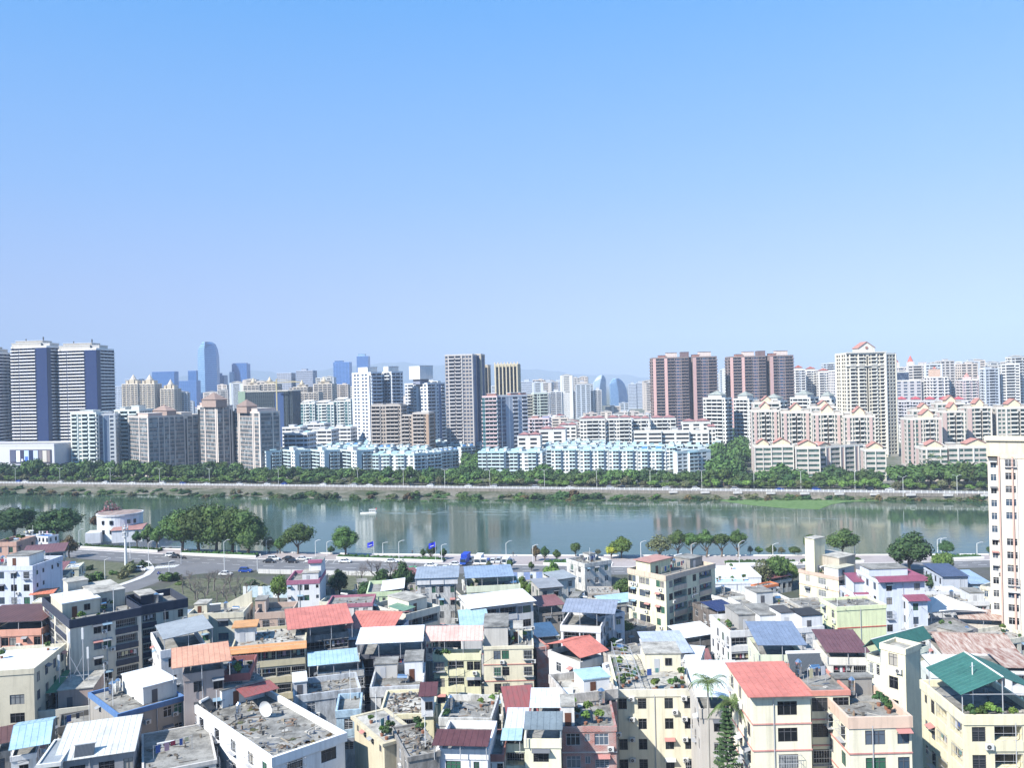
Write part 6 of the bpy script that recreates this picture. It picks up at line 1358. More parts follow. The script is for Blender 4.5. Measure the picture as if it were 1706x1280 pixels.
h = house('small cream shed with orange awning below the maroon roof', (55, 992), 205, 14, 92, D=5, wall=(216, 206, 176), fS='.w.', vis=2, par=.1); canopy(h, -.05, -.5, 1.05, .4, .6, S((216, 130, 100)), .4, posts=False)
h = house('tiny cream hut behind the big grey block', (54, 1004), 190, 10, 74, D=4, wall=(222, 216, 190), vis=1, fS='', par=.1, roof=WHS)
h = house('pink house with laundry balcony and dark brown roof', (-40, 1052), 165, 3, 68, D=12, wall=(222, 164, 142), fS='.wn.wa.n.w', fE='.w.', bands=(236, 200, 186), vis=4, par=1.0, fr=FRD)
canopy(h, -.1, .0, 1.03, 1.0, 2.5, BRN, .5); tank(h, .5, .8, 'steel water tank behind the dark brown roof'); tank(h, .35, .9, 'white water tank on the pink house', True, .5, 1.8)
h = house('beige house wall at the left under the pink house', (-60, 1122), 140, 8, 56, D=14, wall=(206, 198, 176), fS='.W..W.', fE='.w.', vis=3, par=.6, roof=WHS)
# big beige grey block
h1 = house('large beige grey block with dark slate balconies and rooftop rooms', (116, 1034), 155, 40, 235, 71, wall=(206, 200, 184), fS='=...aw:b:', fW='=:b:b.', fE='', trim=(60, 66, 80), vis=7, par=1.3, st=3.0, fr=FRD)
hut(h1, .02, .30, .55, .72, 2.9, (196, 190, 172), WHS, win=1); hut(h1, .52, .42, .98, .9, 3.2, (186, 180, 164), ROOFL); hut(h1, .3, .8, .6, .98, 4.4, (206, 200, 186), ROOFL)
q = MB(); q.box(-.3, -.25, h1['h'] - 8.9, .35 * h1['W'], -.02, h1['h'] - 9.0, h1['mt']); q.build('ledge', h1['t'])
tank(h1, .62, .7, 'steel tank on the big grey block, nearer its middle', True, .7, 2.2); heater(h1, .8, .75, 'blue solar heater on top of the big grey block', 3.6); plants(h1, [(.1, .1), (.2, .1), (.45, .12)], 'potted plant on the slate rimmed roof', 'potted plants on the slate rimmed roof')
pole(h1, .1, .5, 4); pole(h1, .7, .2, 5); clutter(h1, 26, 3, 'chairs and rags on the slate rimmed roof', (.05, .05, .95, .28))
h2 = house('rear wing of the large beige grey block with dark walled roof terrace', (236, 1010), 172, 38, 312, D=12, wall=(206, 200, 182), fS='=b:.w..w.', fE='', trim=(60, 66, 80), vis=6, par=1.6, st=3.0, fr=FRD); hut(h2, .15, .5, .5, .95, 2.2, (60, 66, 80), ROOFL, door=False)
# behind, beige terrace house
h = house('wide beige house with a bright roof terrace and sloping side wall', (312, 1024), 192, 4, 405, D=9, wall=(212, 206, 186), fS='..w.W..', fE='.w.', vis=4, par=1.0, roof=ROOFL); hut(h, .02, .5, .25, .95, 2.0, None, ROOFL)
q = MB(); q.hexa([(h['W'] * .5, h['D'] - .3, h['h']), (h['W'], h['D'] - .3, h['h']), (h['W'], h['D'], h['h']), (h['W'] * .5, h['D'], h['h'])], [(h['W'] * .5, h['D'] - .3, h['h'] + .8), (h['W'], h['D'] - .3, h['h'] + 3.8), (h['W'], h['D'], h['h'] + 3.8), (h['W'] * .5, h['D'], h['h'] + .8)], h['mw']); q.build('sloping_wall', h['t']); tank(h, .8, .4, 'tank on the bright roof terrace')
h = house('grey roofed house with laundry terrace beside the large grey block', (268, 1085), 152, 30, 342, 252, wall=(216, 214, 212), fS='.w.', fW='.n.', trim=(226, 224, 222), vis=4, par=1.1); canopy(h, .05, .0, 1.2, .8, 3.0, GRS, .7, 'x')
h = house('pinkish house with yellow ledge and stepped terrace', (425, 1022), 195, 6, 486, D=9, wall=(196, 172, 156), fS='.c.c.', fW='.w.', bands=(220, 196, 150), vis=3, par=1.2); hut(h, -.1, .5, .2, .95, 3.0); clutter(h, 20, 4, 'washing and boxes on the pinkish house roof')
h = house('slim white tower house with magenta roof trim', (478, 968), 236, 5, 532, D=13, wall=(226, 226, 228), fS='=n.ww.n', fE='', vis=6, par=.9, st=2.9, fr=FRD, trim=(172, 112, 136)); hut(h, .62, .3, 1.0, .98, 4.6, (224, 224, 228), ROOFC); hut(h, .45, .1, .95, .5, 2.4, (222, 222, 222), ROOFL)
q = MB(); q.box(h['W'] * .6, h['D'] * .26, h['h'] + 4.78, h['W'] * 1.04, h['D'] * .34, h['h'] + 5.6, P((166, 100, 126))); q.build('trim', h['t'])
h = house('low pink roofed house peeping beside the slim white tower house', (545, 1008), 185, 4, 620, D=8, wall=(226, 222, 216), fS='.w.w.', vis=2, par=.5, trim=(170, 112, 128))
h = house('light green house with a sloping white roof patch', (611, 988), 200, 6, 668, D=12, wall=(206, 222, 180), fS='.n.', vis=3, par=.8); canopy(h, .4, .0, 1.1, .9, .9, WHS, .5, 'x')
h = house('cream stepped house with long shuttered balconies beside the red roofs', (676, 1024), 180, 44, 732, 618, wall=(196, 190, 176), fS='=VV:', fW='=:..w', vis=4, par=1.1, trim=(212, 206, 190)); hut(h, .3, .2, .85, .8, 2.8, (216, 212, 196), ROOFL); canopy(h, 0, .05, .35, .5, 1.6, LGR, .3, 'x'); clutter(h, 20, 5, 'bits of wood on the cream stepped house roof')
h = house('grey plastered house with slate blue sheet roof', (695, 974), 205, 2, 757, D=8, wall=(196, 196, 194), fS='.w..w', fE='=:V:', vis=4, par=.1, wk='old'); canopy(h, -.06, -.1, 1.12, 1.05, 1.6, S((150, 160, 172)), .9, walls=(212, 212, 212))
h = house('lime white house under a slate blue sheet roof with terrace', (778, 978), 205, 6, 866, D=9, wall=(214, 222, 190), fS='.w.', vis=4, par=1.2, trim=(222, 226, 200)); canopy(h, -.03, .0, .9, 1.0, 3.2, S((140, 158, 180)), 1.0, 'y'); plants(h, [(.1, .2), (.2, .5), (.7, .2)], 'potted shrub on the lime white terrace', 'potted shrubs on the lime white terrace'); tank(h, .9, .3, 'round tank on the lime white terrace', True)
h = house('white house with a broad white sheet roof and a window row', (784, 1016), 186, 20, 888, D=8, wall=(210, 212, 212), fS='=wwVVwW:', fW='.w.', vis=3, par=.1, wk='plaster'); canopy(h, -.03, -.1, 1.04, 1.05, .4, WHS, .8, posts=False)
h = house('old white weathered house by the road with scattered windows', (974, 940), 252, 30, 1018, 944, wall=(214, 212, 206), fS='=nww', fW='=.w.w.', vis=5, par=.8, wk='old', st=3.2); hut(h, .5, .5, .75, .8, 2.2); clutter(h, 26, 6, 'rubble on the old white house roof')
h = house('small white annex with grey roof left of the old white house', (925, 968), 238, 26, 958, D=7, wall=(222, 220, 212), fS='.w.', vis=2, par=.1); canopy(h, -.05, -.1, 1.05, 1.05, .4, GRS, .6, posts=False)
h = house('low grey roofed shack in front of the small annex', (898, 982), 222, 14, 936, D=8, wall=(190, 186, 178), fS='.w.', vis=1, par=.1, wk='old'); canopy(h, -.05, -.1, 1.05, 1.05, .4, S((150, 152, 156)), .5, posts=False)
h = house('white house with broad slate grey gable roof and red shop sign', (934, 1042), 180, -14, 1000, D=12, wall=(222, 220, 222), fS='=:VV.', fE='.W.', vis=3, par=1.0, trim=(224, 222, 224)); 
canopy(h, .0, .12, 1.35, 1.1, 3.4, S((142, 150, 166)), 1.3, gable='y', walls=None)
q = MB(); x0, x1 = h['W'] * .05, h['W'] * .5; zz = h['h'] - 3.6; q.box(x0, -.45, zz, x1, -.3, zz + 1.2, mat('sign_red', (.62, .05, .10), .6, kind='flat')); sg = q.build('shop_sign', h['t'])
q = MB(); n_ = 4
for i in range(n_):
    cx_ = x0 + (x1 - x0) * (i + .5) / n_; s_ = .32; z_ = zz + .6; o = -.47
    for (a, c) in (((-1, .6), (1, .6)), ((0, 1), (0, -1)), ((-.9, -.1), (.9, -.1)), ((-.9, -1), (-.2, -.1)), ((.9, -1), (.2, -.1)))[:5 - i % 2]: q.bar((cx_ + a[0] * s_, o, z_ + a[1] * s_), (cx_ + c[0] * s_, o, z_ + c[1] * s_), .05, WHITE, 4)
q.build('lettering', sg, kind='stuff')
h = house('low white rear wing with blue shaded wall by the slate gable', (1000, 1028), 185, 30, 1040, D=8, wall=(206, 210, 218), fS='.w.', fW='.w.', vis=2, par=.4)
h = house('white roofed depot wall along the near road', (1190, 962), 236, -2, 1268, D=14, wall=(226, 228, 230), fS='', fE='', vis=1, par=.1, roof=WHS)
h = house('long pale blue roofed shed by the road', (1186, 972), 222, -2, 1252, D=5, wall=(222, 226, 232), fS='', vis=1, par=.1, roof=S((190, 220, 236)))
t_ = thing('hoarding', 'pale blue and white sheet hoarding below the near road', 'hoarding', at(405, 996).xy.to_3d(), R(-8))
for i in range(12): q = MB(); q.box(i * 1.6, 0, 0, i * 1.6 + 1.56, .06 + .03 * (i % 2), 3.4 + .1 * (i % 3), S((196, 216, 226)) if i % 3 else WHS); q.build('panel', t_)
t_ = thing('hoarding', 'white and blue striped hoarding below the near road past the parked vans', 'hoarding', at(852, 968).xy.to_3d(), R(-1))
for i in range(14): q = MB(); q.box(i * 2.0, 0, 0, i * 2.0 + 1.96, .06 + .03 * (i % 2), 2.6, WHS if i % 2 else S((150, 170, 216))); q.build('panel', t_)
t_ = thing('boundary_wall', 'low white boundary wall along the near side of the road', 'wall', (0, 0, 0)); a0 = at(430, 956); a1 = at(740, 963)
for i in range(16):
    p = a0.lerp(a1, i / 16); r_ = a0.lerp(a1, (i + .96) / 16); q = MB(); q.hexa([(p.x, p.y, 0), (r_.x, r_.y, 0), (r_.x, r_.y + .25, 0), (p.x, p.y + .25, 0)], [(p.x, p.y, 1.5), (r_.x, r_.y, 1.5), (r_.x, r_.y + .25, 1.5), (p.x, p.y + .25, 1.5)], P((206, 204, 200))); q.build('panel', t_)
# big yellow block
hY = house('big pale yellow block with stacked dark balconies on its shaded side', (1109, 960), 196, 40, 1191, 1046, wall=(224, 219, 188), fS='=:wbww:b.', fW='=ww.Ww..ww:', fE='', trim=(206, 186, 166), vis=7, par=.9, st=3.0, fr=FRD)
hut(hY, .02, .42, .42, .80, 3.2, (226, 220, 180), S((186, 140, 126)), door=True, eave=.45); tank(hY, .3, .6, 'steel tank on top of the yellow roof room', True, .6, 1.6); tank(hY, .55, .5, 'small dark tank on the yellow block roof', False, .45); hut(hY, .72, .3, .98, .7, 2.1, (150, 146, 140)); clutter(hY, 30, 8, 'oddments on the yellow block roof'); heater(hY, .9, .8, 'solar heater at the back of the yellow block roof', 2.4)
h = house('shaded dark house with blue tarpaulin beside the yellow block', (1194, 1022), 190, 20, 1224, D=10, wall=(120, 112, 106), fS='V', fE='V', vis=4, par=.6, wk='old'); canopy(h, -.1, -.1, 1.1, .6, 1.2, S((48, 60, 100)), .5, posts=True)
# yellow tower head house
h = house('pale yellow house with a tall roof tower by the water', (1397, 962), 212, 34, 1440, 1331, wall=(226, 221, 192), fS='=bbb', fW='=.w.W..', trim=(200, 176, 160), bands=(214, 176, 150), vis=6, par=.6, fr=FRW)
hut(h, .05, .62, .45, .86, 9.0, (228, 222, 190), ROOFL); hut(h, .35, .2, .98, .9, 4.4, (186, 176, 160), ROOFL); hut(h, .0, .0, .6, .35, 2.6, (206, 206, 206), S((200, 196, 176))); heater(h, .3, .5, 'solar heater below the tower head'); tank(h, .8, .7, 'row tank on the yellow tower house', True, .5, 2.6); clutter(h, 26, 9, 'air units and pipes on the yellow tower house')
h = house('white house with magenta tiled roof edges', (1463, 968), 192, 2, 1540, D=11, wall=(216, 222, 232), fS='=.w...w:', fE='=.w.w.', vis=6, par=.3, fr=FRD)
canopy(h, -.03, -.1, 1.03, .08, .1, MAG, .9, posts=False); canopy(h, .9, -.05, 1.06, .9, .1, MAG, .6, 'x', posts=False); hut(h, .05, .5, .9, .95, 1.6, (206, 212, 224), ROOFC, door=False)
h = house('magenta roofed side wing of the white house', (1427, 992), 196, 2, 1463, D=9, wall=(216, 222, 232), fS='.w.', fW='.w.', vis=4, par=.7, ); canopy(h, -.05, -.1, 1.0, .15, .1, MAG, .8, posts=False); canopy(h, .1, .3, 1.0, .9, 3.0, MAG, 1.0, posts=True, walls=(206, 212, 224))
h = house('right step of the white magenta roofed house', (1513, 1000), 190, 2, 1545, D=8, wall=(216, 222, 232), fS='=.w..', vis=4, par=.3); canopy(h, -.05, -.1, 1.1, .3, .1, MAG, .8, posts=False)
h = house('blank lime yellow wall house with a red line', (1394, 1012), 168, 6, 1476, D=7, wall=(224, 230, 186), fS='', fE='.b.', vis=4, par=.5, bands=None); q = MB(); q.box(0, -.07, h['h'] - 3.9, h['W'], -.01, h['h'] - 3.7, P((196, 90, 80))); q.build('band', h['t'], kind='stuff'); clutter(h, 16, 10, 'boards on the lime wall house roof')
h = house('long white grey house with open verandah and cluttered roof', (1553, 1003), 212, -4, 1648, D=10, wall=(206, 208, 212), fS='=www:VV:', fW='.w.', vis=4, par=.8, wk='plaster'); hut(h, .72, .2, .98, .7, 2.4, (210, 212, 214), ROOFC); clutter(h, 60, 11, 'heaped building rubble on the long white grey house'); tank(h, .5, .5, 'tank among the rubble of the long grey house', False)
h = house('low shed with blue grey sheet roof by the cream high rise', (1598, 975), 238, -2, 1650, D=12, wall=(212, 216, 220), fS='.w.', vis=2, par=.1); canopy(h, -.05, -.05, 1.05, 1.05, .4, S((150, 172, 196)), 1.0, posts=False)
h = house('dark blue roofed shed behind the round green tree', (1570, 962), 232, -4, 1612, D=12, wall=(190, 196, 206), fS='', vis=1, par=.1); canopy(h, -.05, -.05, 1.05, 1.05, .3, S((78, 90, 116)), .8, posts=False)
h = house('white shed with a hanging sheet beneath the blue grey roof', (1572, 985), 222, -4, 1600, D=5, wall=(226, 226, 226), fS='', vis=1, par=.1, roof=WHS)
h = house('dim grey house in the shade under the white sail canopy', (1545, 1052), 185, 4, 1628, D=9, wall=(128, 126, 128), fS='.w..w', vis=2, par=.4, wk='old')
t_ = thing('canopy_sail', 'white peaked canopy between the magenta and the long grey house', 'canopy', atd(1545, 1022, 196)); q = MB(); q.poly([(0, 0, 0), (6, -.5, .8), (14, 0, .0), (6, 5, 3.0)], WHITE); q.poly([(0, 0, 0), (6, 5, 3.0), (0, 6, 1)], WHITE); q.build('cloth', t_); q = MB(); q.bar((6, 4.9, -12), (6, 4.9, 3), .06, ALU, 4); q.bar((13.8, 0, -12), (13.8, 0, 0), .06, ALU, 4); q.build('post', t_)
# cream high rise on the right
hC = house('cream and pink high rise standing alone at the picture edge', (1664, 756), 192, -30, 1740, D=18, wall=(226, 214, 196), fS='=::W::.W.', fW='', vis=22, par=.8, st=3.0, fr=FRW, trim=(222, 206, 180), name='high_rise', cat='high rise', pool=[PANES[0], PANES[1], PANES[2], PANES[1]])
near_b = house('set back wing of the cream high rise with white framed windows', (1645, 762), 196, -30, 1664, D=15, wall=(232, 222, 206), fS='=:w:', fW='', vis=22, par=.4, st=3.0, fr=FRW, name='high_rise', cat='high rise', pool=[PANES[0], PANES[1], PANES[2]])
hut(hC, -.28, .1, 1.0, .9, 3.6, (226, 212, 182), P((222, 208, 178)), door=False, eave=.5)
q = MB(); W_ = hC['W']
for x in (-.03, .27, .56, .60, .97): q.box(W_ * x, -.35, 0, W_ * x + .35, -.02, hC['h'] + .2, P((212, 176, 160)))
q.build('pilaster', hC['t'], kind='stuff')
q = MB(); q.box(W_ * .585, -.5, 0, W_ * .60, -.02, hC['h'], P((96, 84, 80))); q.build('dark_joint', hC['t'])
h = house('striped clothes drying rack house at the foot of the high rise', (1645, 1042), 200, 2, 1720, D=6, wall=(200, 196, 190), fS='VV', vis=2, par=.4)
# middle row
h = house('low grey roofed house with an orange edge', (1264, 978), 200, 26, 1296, 1262, wall=(214, 212, 208), fS='.n.n', vis=1, par=.3, trim=(222, 130, 84)); clutter(h, 10, 12, 'rubble on the orange edged roof')
h = house('white walled terrace house with shaded court behind the lime wall', (1245, 1012), 188, 12, 1330, D=9, wall=(220, 218, 210), fS='.w.V.', vis=2, par=.6, roof=ROOFC); hut(h, .3, .3, .62, .9, 2.8, (206, 206, 204), ROOFC); plants(h, [(.7, .2), (.85, .2)], 'potted plant in the shaded court', 'potted plants in the shaded court')
h = house('low white house with a rubble strewn concrete roof', (1222, 1002), 200, 30, 1262, D=12, wall=(216, 216, 214), fS='.w', fW='.w', vis=2, par=.5, wk='old'); clutter(h, 30, 13, 'rubble on the low white house roof')
h = house('white terrace house with twin roof rooms behind the slate blue roof', (1217, 1052), 168, 6, 1306, D=12, wall=(222, 222, 220), fS='=VV..', fW='.w.', vis=3, par=1.0); hut(h, .6, .1, 1.0, .8, 3.4, (224, 224, 222), ROOFC); hut(h, .28, .3, .6, .95, 3.0, (170, 168, 164), ROOFC); plants(h, [(.1, .3), (.15, .5), (.05, .7)], 'potted shrub on the twin roomed terrace', 'potted shrubs on the twin roomed terrace'); clutter(h, 24, 14, 'laundry tubs on the twin roomed terrace')
h = house('white house with dark topped roof room and blue washing', (1306, 1048), 165, 8, 1372, D=10, wall=(222, 222, 222), fS='.w.', fE='.w.', vis=4, par=.8); hut(h, .45, .0, .98, .5, 3.0, (226, 226, 226), P((52, 54, 58))); hut(h, .1, .3, .45, .8, 3.0, (222, 222, 222), P((80, 80, 82))); clutter(h, 20, 15, 'blue washing and tubs beside the dark topped room')
h = house('old grey house with a flat concrete roof behind the lime wall', (1345, 1017), 176, 8, 1394, D=9, wall=(190, 184, 172), fS='.w.', fE='.w.', vis=4, par=.3, wk='old', lip=.5); clutter(h, 12, 16, 'rubble on the old grey house roof')
h = house('cream house under a slate blue sheet roof', (1266, 1092), 146, -4, 1340, D=10, wall=(218, 222, 196), fS='=VV', fE='=V', vis=3, par=.9); canopy(h, -.06, -.05, 1.06, 1.0, 2.7, S((124, 138, 160)), 1.2)
h = house('white house with a maroon sheet roof and open terrace', (1379, 1096), 148, -6, 1446, D=10, wall=(226, 222, 212), fS='=.Vb', fE='.w.', vis=3, par=1.0); canopy(h, -.05, -.05, 1.05, 1.0, 2.0, S((110, 76, 80)), 1.0)
# ---- centre near rows
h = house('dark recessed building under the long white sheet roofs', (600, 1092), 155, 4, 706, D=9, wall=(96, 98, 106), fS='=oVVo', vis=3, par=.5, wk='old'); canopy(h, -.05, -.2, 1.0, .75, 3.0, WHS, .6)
h = house('white sheet roofed shed behind the orange roofs', (572, 1070), 166, 2, 632, D=6, wall=(150, 152, 156), fS='', vis=1, par=.1, roof=WHS); canopy(h, -.1, -.1, 1.1, 1.0, .6, S((206, 216, 226)), .4)
h = house('house with bluish doors under a light blue sheet roof', (530, 1122), 150, 14, 606, D=9, wall=(206, 206, 202), fS='=wWwWw', fE='', vis=4, par=1.0, wk='old'); canopy(h, -.22, -.1, .9, .62, 2.6, LBL, .5); q = MB()
h = house('house with a coral sheet roof on posts, nearer one', (500, 1062), 162, 18, 580, D=10, wall=(150, 148, 146), fS='=VV', fE='.w.', vis=3, par=.9, wk='old'); canopy(h, -.26, -.12, 1.1, 1.0, 2.8, REDS, 1.2)
h = house('house with a coral sheet roof hipped over two bays', (584, 1060), 168, -10, 650, D=12, wall=(196, 196, 206), fS='=oo', fE='=.o', vis=2, par=1.2, wk='plaster'); canopy(h, -.1, -.1, 1.12, 1.0, 3.0, REDS, 1.6, gable='y')
h = house('beige verandah house with an orange roof edge', (385, 1083), 152, 12, 508, D=13, wall=(196, 188, 166), fS='=bbbbb', fE='', vis=4, par=.5, trim=(200, 190, 160), roof=ROOFL); hut(h, .0, .45, .28, .75, 2.8, (216, 214, 210), S((204, 152, 100)), eave=.5); clutter(h, 40, 17, 'rubble on the verandah house roof', (.1, .3, .95, .95))
q = MB(); q.hexa([(-.6, -.9, h['h'] - .2), (h['W'] + .3, -.9, h['h'] - .2), (h['W'] + .3, .5, h['h'] + .75), (-.6, .5, h['h'] + .75)], [(-.6, -.9, h['h'] - .1), (h['W'] + .3, -.9, h['h'] - .1), (h['W'] + .3, .5, h['h'] + .85), (-.6, .5, h['h'] + .85)], S((204, 146, 100))); q.build('eave', h['t'])
h = house('tiled greyish house with an orange sheet roof', (306, 1124), 126, 22, 372, D=10, wall=(168, 156, 150), fS='=.w.w', fW='', vis=4, par=.8, fr=FRD); canopy(h, -.3, -.12, 1.2, .66, 2.2, ORG, .8)
h = house('curved pinkish balcony house next to the orange sheet roof', (372, 1125), 130, 10, 415, D=9, wall=(186, 156, 146), fS='=b.', vis=4, par=.8, trim=(150, 96, 92))
h = house('pale yellow house with a big ribbed salmon canopy', (722, 1090), 158, -2, 800, 708, wall=(228, 224, 186), fS='=W:b:ww', fW='=.n.', vis=5, par=1.0, fr=FRD, trim=(228, 224, 186)); canopy(h, -.18, -.08, 1.06, 1.1, 3.4, PKS, 2.0, 'y'); plants(h, [(.08, .1), (.16, .1), (.24, .1), (.3, .1)], 'red flowering pot on the salmon roofed balcony', 'flower pots on the salmon roofed balcony')
h = house('cream house with pink lines and an old concrete box on top', (805, 1078), 158, 0, 888, D=10, wall=(226, 218, 192), fS='=:.ww..c', fE='.w.', bands=(206, 150, 136), vis=6, par=.3, fr=FRD); hut(h, .02, .1, .5, 1.0, 3.6, (196, 192, 184), ROOFC, door=False); hut(h, .55, .3, .8, .8, 2.6, (222, 216, 196), ROOFL); tank(h, .45, .5, 'steel tank beside the concrete box', False); clutter(h, 24, 18, 'broken boards on the pink lined house')
h = house('low sheds with a light blue roof between lime house and cream house', (770, 1046), 176, 6, 812, D=9, wall=(206, 206, 206), fS='', vis=1, par=.1); canopy(h, -.1, -.1, 1.1, 1.1, .6, LBL, .5)
h = house('white house with a coral gable roof among trees', (966, 1104), 144, 36, 1003, 914, wall=(214, 212, 210), fS='=.w.w', fW='=.w.n.', vis=4, par=1.0, wk='plaster'); canopy(h, -.1, -.08, 1.2, 1.08, 1.9, REDS, 1.5, gable='y')
h = house('red brick house squeezed behind the coral gable roof', (894, 1080), 160, 20, 914, D=8, wall=(196, 104, 80), wk='brick', fS='', fE='', vis=2, par=.2)
h = house('low concrete house with a pale blue roof patch', (944, 1158), 124, 14, 1028, D=9, wall=(196, 190, 182), fS='=.w..w', vis=2, par=1.1, wk='old', roof=ROOFL); hut(h, .45, .3, .98, .8, 1.9, (222, 222, 222), LBL); q = MB(); q.box(.3, -.06, h['h'] - 2.9, h['W'] - .1, -.01, h['h'] - .8, mat('brick_wall', lin((186, 100, 82)), .9, kind='brick')); q.build('brick_infill', h['t'])
h = house('grey sheet roofed shed behind the cream six storey house', (1082, 1090), 150, 2, 1150, D=9, wall=(216, 216, 220), fS='', vis=1, par=.1); canopy(h, -.05, -.1, 1.05, 1.1, .3, S((176, 184, 200)), .8, posts=False)
h = house('small white sheet roof beside the grey shed', (1140, 1100), 148, -20, 1166, D=6, wall=(216, 216, 216), fS='', vis=1, par=.1); canopy(h, -.05, -.1, 1.05, 1.1, .3, WHS, .4, posts=False)
hR = house('tall cream house with a pergola roof garden and dark square windows', (1029, 1150), 128, -2, 1154, yB=1092, wall=(230, 222, 196), fS='=w:.w..:w.:w', fE='.w.', vis=6, par=.8, fr=FRD, pool=[PANES[0], PANES[0], PANES[1]], trim=(226, 220, 200), roof=ROOFL)
hut(hR, .48, .62, .99, .98, 2.9, (230, 222, 196), ROOFL, win=1); plants(hR, [(.05, .3), (.1, .2), (.08, .5), (.15, .4), (.12, .7), (.2, .3), (.05, .8), (.5, .1), (.55, .15), (.75, .12), (.82, .18), (.9, .15), (.95, .4)], 'potted plant in the cream roof garden', 'potted plants in the cream roof garden')
for zz in range(1, 5):
    for xx in (.13, .83):
        o = link('air_conditioner', AC, hR['t'], loc=(hR['W'] * (xx + .05), -.02, hR['h'] - 3.1 * (zz - 1) - .55)); link('fan', ACF, o)
q = MB()
for i in range(8):
    x = .3; y = hR['D'] * (.05 + i * .125); prev = None
    for k in range(7):
        a = math.pi / 2 * k / 6; pt = (.4 + 3.4 * math.sin(a) * 1.0, y, hR['h'] + 1.0 + 2.2 * math.cos(a * .8))
        if prev: q.bar(prev, pt, .05, ALU, 4)
        prev = pt
    q.bar((.4, y, hR['h']), (.4, y, hR['h'] + 3.2), .05, ALU, 4); q.bar((3.8, y, hR['h']), (3.8, y, hR['h'] + 1.9), .05, ALU, 4)
for x, z in ((.4, 3.2), (2.1, 2.9), (3.5, 2.2)): q.bar((x, .3, hR['h'] + z), (x, hR['D'] - .3, hR['h'] + z), .04, ALU, 4)
t_ = thing('pergola', 'grey arched pergola frame on the cream roof garden', 'pergola', hR['t'].location, hR['ph']); q.build('frame', t_)
h = house('weathered red brick house with green windows', (936, 1212), 116, -2, 1026, yB=1160, wall=(176, 108, 98), wk='brick', fS='=:W:n:W.', fE='', vis=4, par=.4, fr=FRW, pool=[PANES[5], PANES[1], PANES[5]], bands=(200, 190, 184)); hut(h, .0, .05, .24, .4, 3.0, (216, 214, 210), ROOFL); tank(h, .1, .3, 'tank by the white box of the brick house'); plants(h, [(.7, .2), (.76, .25), (.68, .3)], 'leafy crate on the brick house roof', 'leafy crates on the brick house roof'); clutter(h, 16, 19, 'oddments on the brick house roof')
# centre bottom
h = house('cream house with grey sheet roof and planted balcony', (874, 1232), 112, -4, 934, D=9, wall=(230, 226, 200), fS='=.W.:', fE='', vis=3, par=.9, bands=(206, 170, 160)); canopy(h, -.0, -.08, 1.06, .38, 2.4, S((122, 134, 140)), .8)
h = house('cream annex with light blue awning next to the grey sheet roof', (836, 1240), 114, -4, 874, D=8, wall=(228, 226, 196), fS='=b', vis=3, par=.8, trim=(220, 226, 206)); canopy(h, .0, -.2, .9, .2, 1.9, LBL, .3); canopy(h, .1, .2, 1.1, .9, 2.2, S((206, 206, 212)), .7)
h = house('house with a streaked rust red sheet roof', (846, 1205), 126, 6, 900, D=12, wall=(206, 200, 186), fS='', vis=1, par=.3); canopy(h, -.05, -.1, .95, .68, 1.6, MR, 1.2, 'y')
h = house('house under a broad white sheet roof in the centre', (886, 1190), 124, -4, 950, D=9, wall=(190, 186, 182), fS='=oo', vis=2, par=.6); canopy(h, -.05, -.1, 1.08, .55, 1.8, S((206, 214, 218)), .8, 'y')
h = house('white house with a maroon lean-to roof at the bottom', (728, 1248), 108, -6, 812, D=9, wall=(224, 224, 228), fS='=.W:.n.', fE='', vis=3, par=1.0, trim=(226, 224, 224)); canopy(h, -.06, -.14, 1.04, .26, 1.9, MRN, .6)
h = house('house with a bare concrete roof behind the maroon lean-to', (732, 1196), 122, -6, 818, D=9, wall=(206, 204, 198), fS='', fE='', vis=1, par=.9, wk='old'); clutter(h, 30, 20, 'pots and blocks on the bare concrete roof'); tank(h, .1, .5, 'small tank on the bare concrete roof', False, .4)
h = house('cream house with a small maroon roof and rubbish heaped roof', (632, 1192), 124, 2, 722, D=10, wall=(222, 214, 180), fS='=.WbW', vis=3, par=.4, roof=ROOFL); clutter(h, 120, 21, 'white sacks and rubble heaped on the cream house'); hut(h, .78, -.04, 1.0, .3, 3.0, (214, 214, 214), None, door=False, win=1); canopy(h, .74, -.1, 1.08, .3, 3.2, MRN, .7, posts=False)
h = house('old grey house with a sunken dark roof terrace', (617, 1146), 136, 4, 704, D=11, wall=(206, 206, 206), fS='=.www.', fW='', vis=4, par=1.3, wk='old'); hut(h, .0, .7, .45, 1.0, 2.4, (190, 188, 184), ROOFC); hut(h, .62, .5, .98, 1.0, 3.4, (222, 222, 222), ROOFC)
h = house('grey shack with a pale concrete slab roof', (640, 1238), 112, 32, 694, 590, wall=(196, 186, 160), fS='', fW='.n.', vis=1, par=.1, lip=.4, roof=ROOFL)
h = house('low dark house with rubble covered roof at the bottom centre', (680, 1262), 106, 20, 732, D=10, wall=(150, 146, 140), fS='', vis=1, par=.3, wk='old'); clutter(h, 70, 22, 'rubble covering the low dark house roof'); plants(h, [(.8, .8), (.9, .7), (.85, .9)], 'weedy shrub on the rubble roof', 'weedy shrubs on the rubble roof')
h = house('small white annex between the bottom houses', (800, 1258), 110, -4, 838, D=8, wall=(216, 214, 210), fS='=.w.w', vis=3, par=.6, trim=(150, 104, 96))
h = house('long low grey wall house in the middle of the rows', (490, 1160), 138, 16, 600, D=8, wall=(196, 200, 204), fS='=.w..w.', fE='', vis=3, par=.9, wk='old'); clutter(h, 30, 23, 'laundry props and stones on the long low roof'); hut(h, .0, .3, .2, .9, 2.2, (206, 206, 206), WHS)
h = house('pale blue walled house with grey roof above the white house', (560, 1185), 128, 8, 600, D=7, wall=(176, 200, 216), fS='.w.', vis=2, par=.8, wk='old')
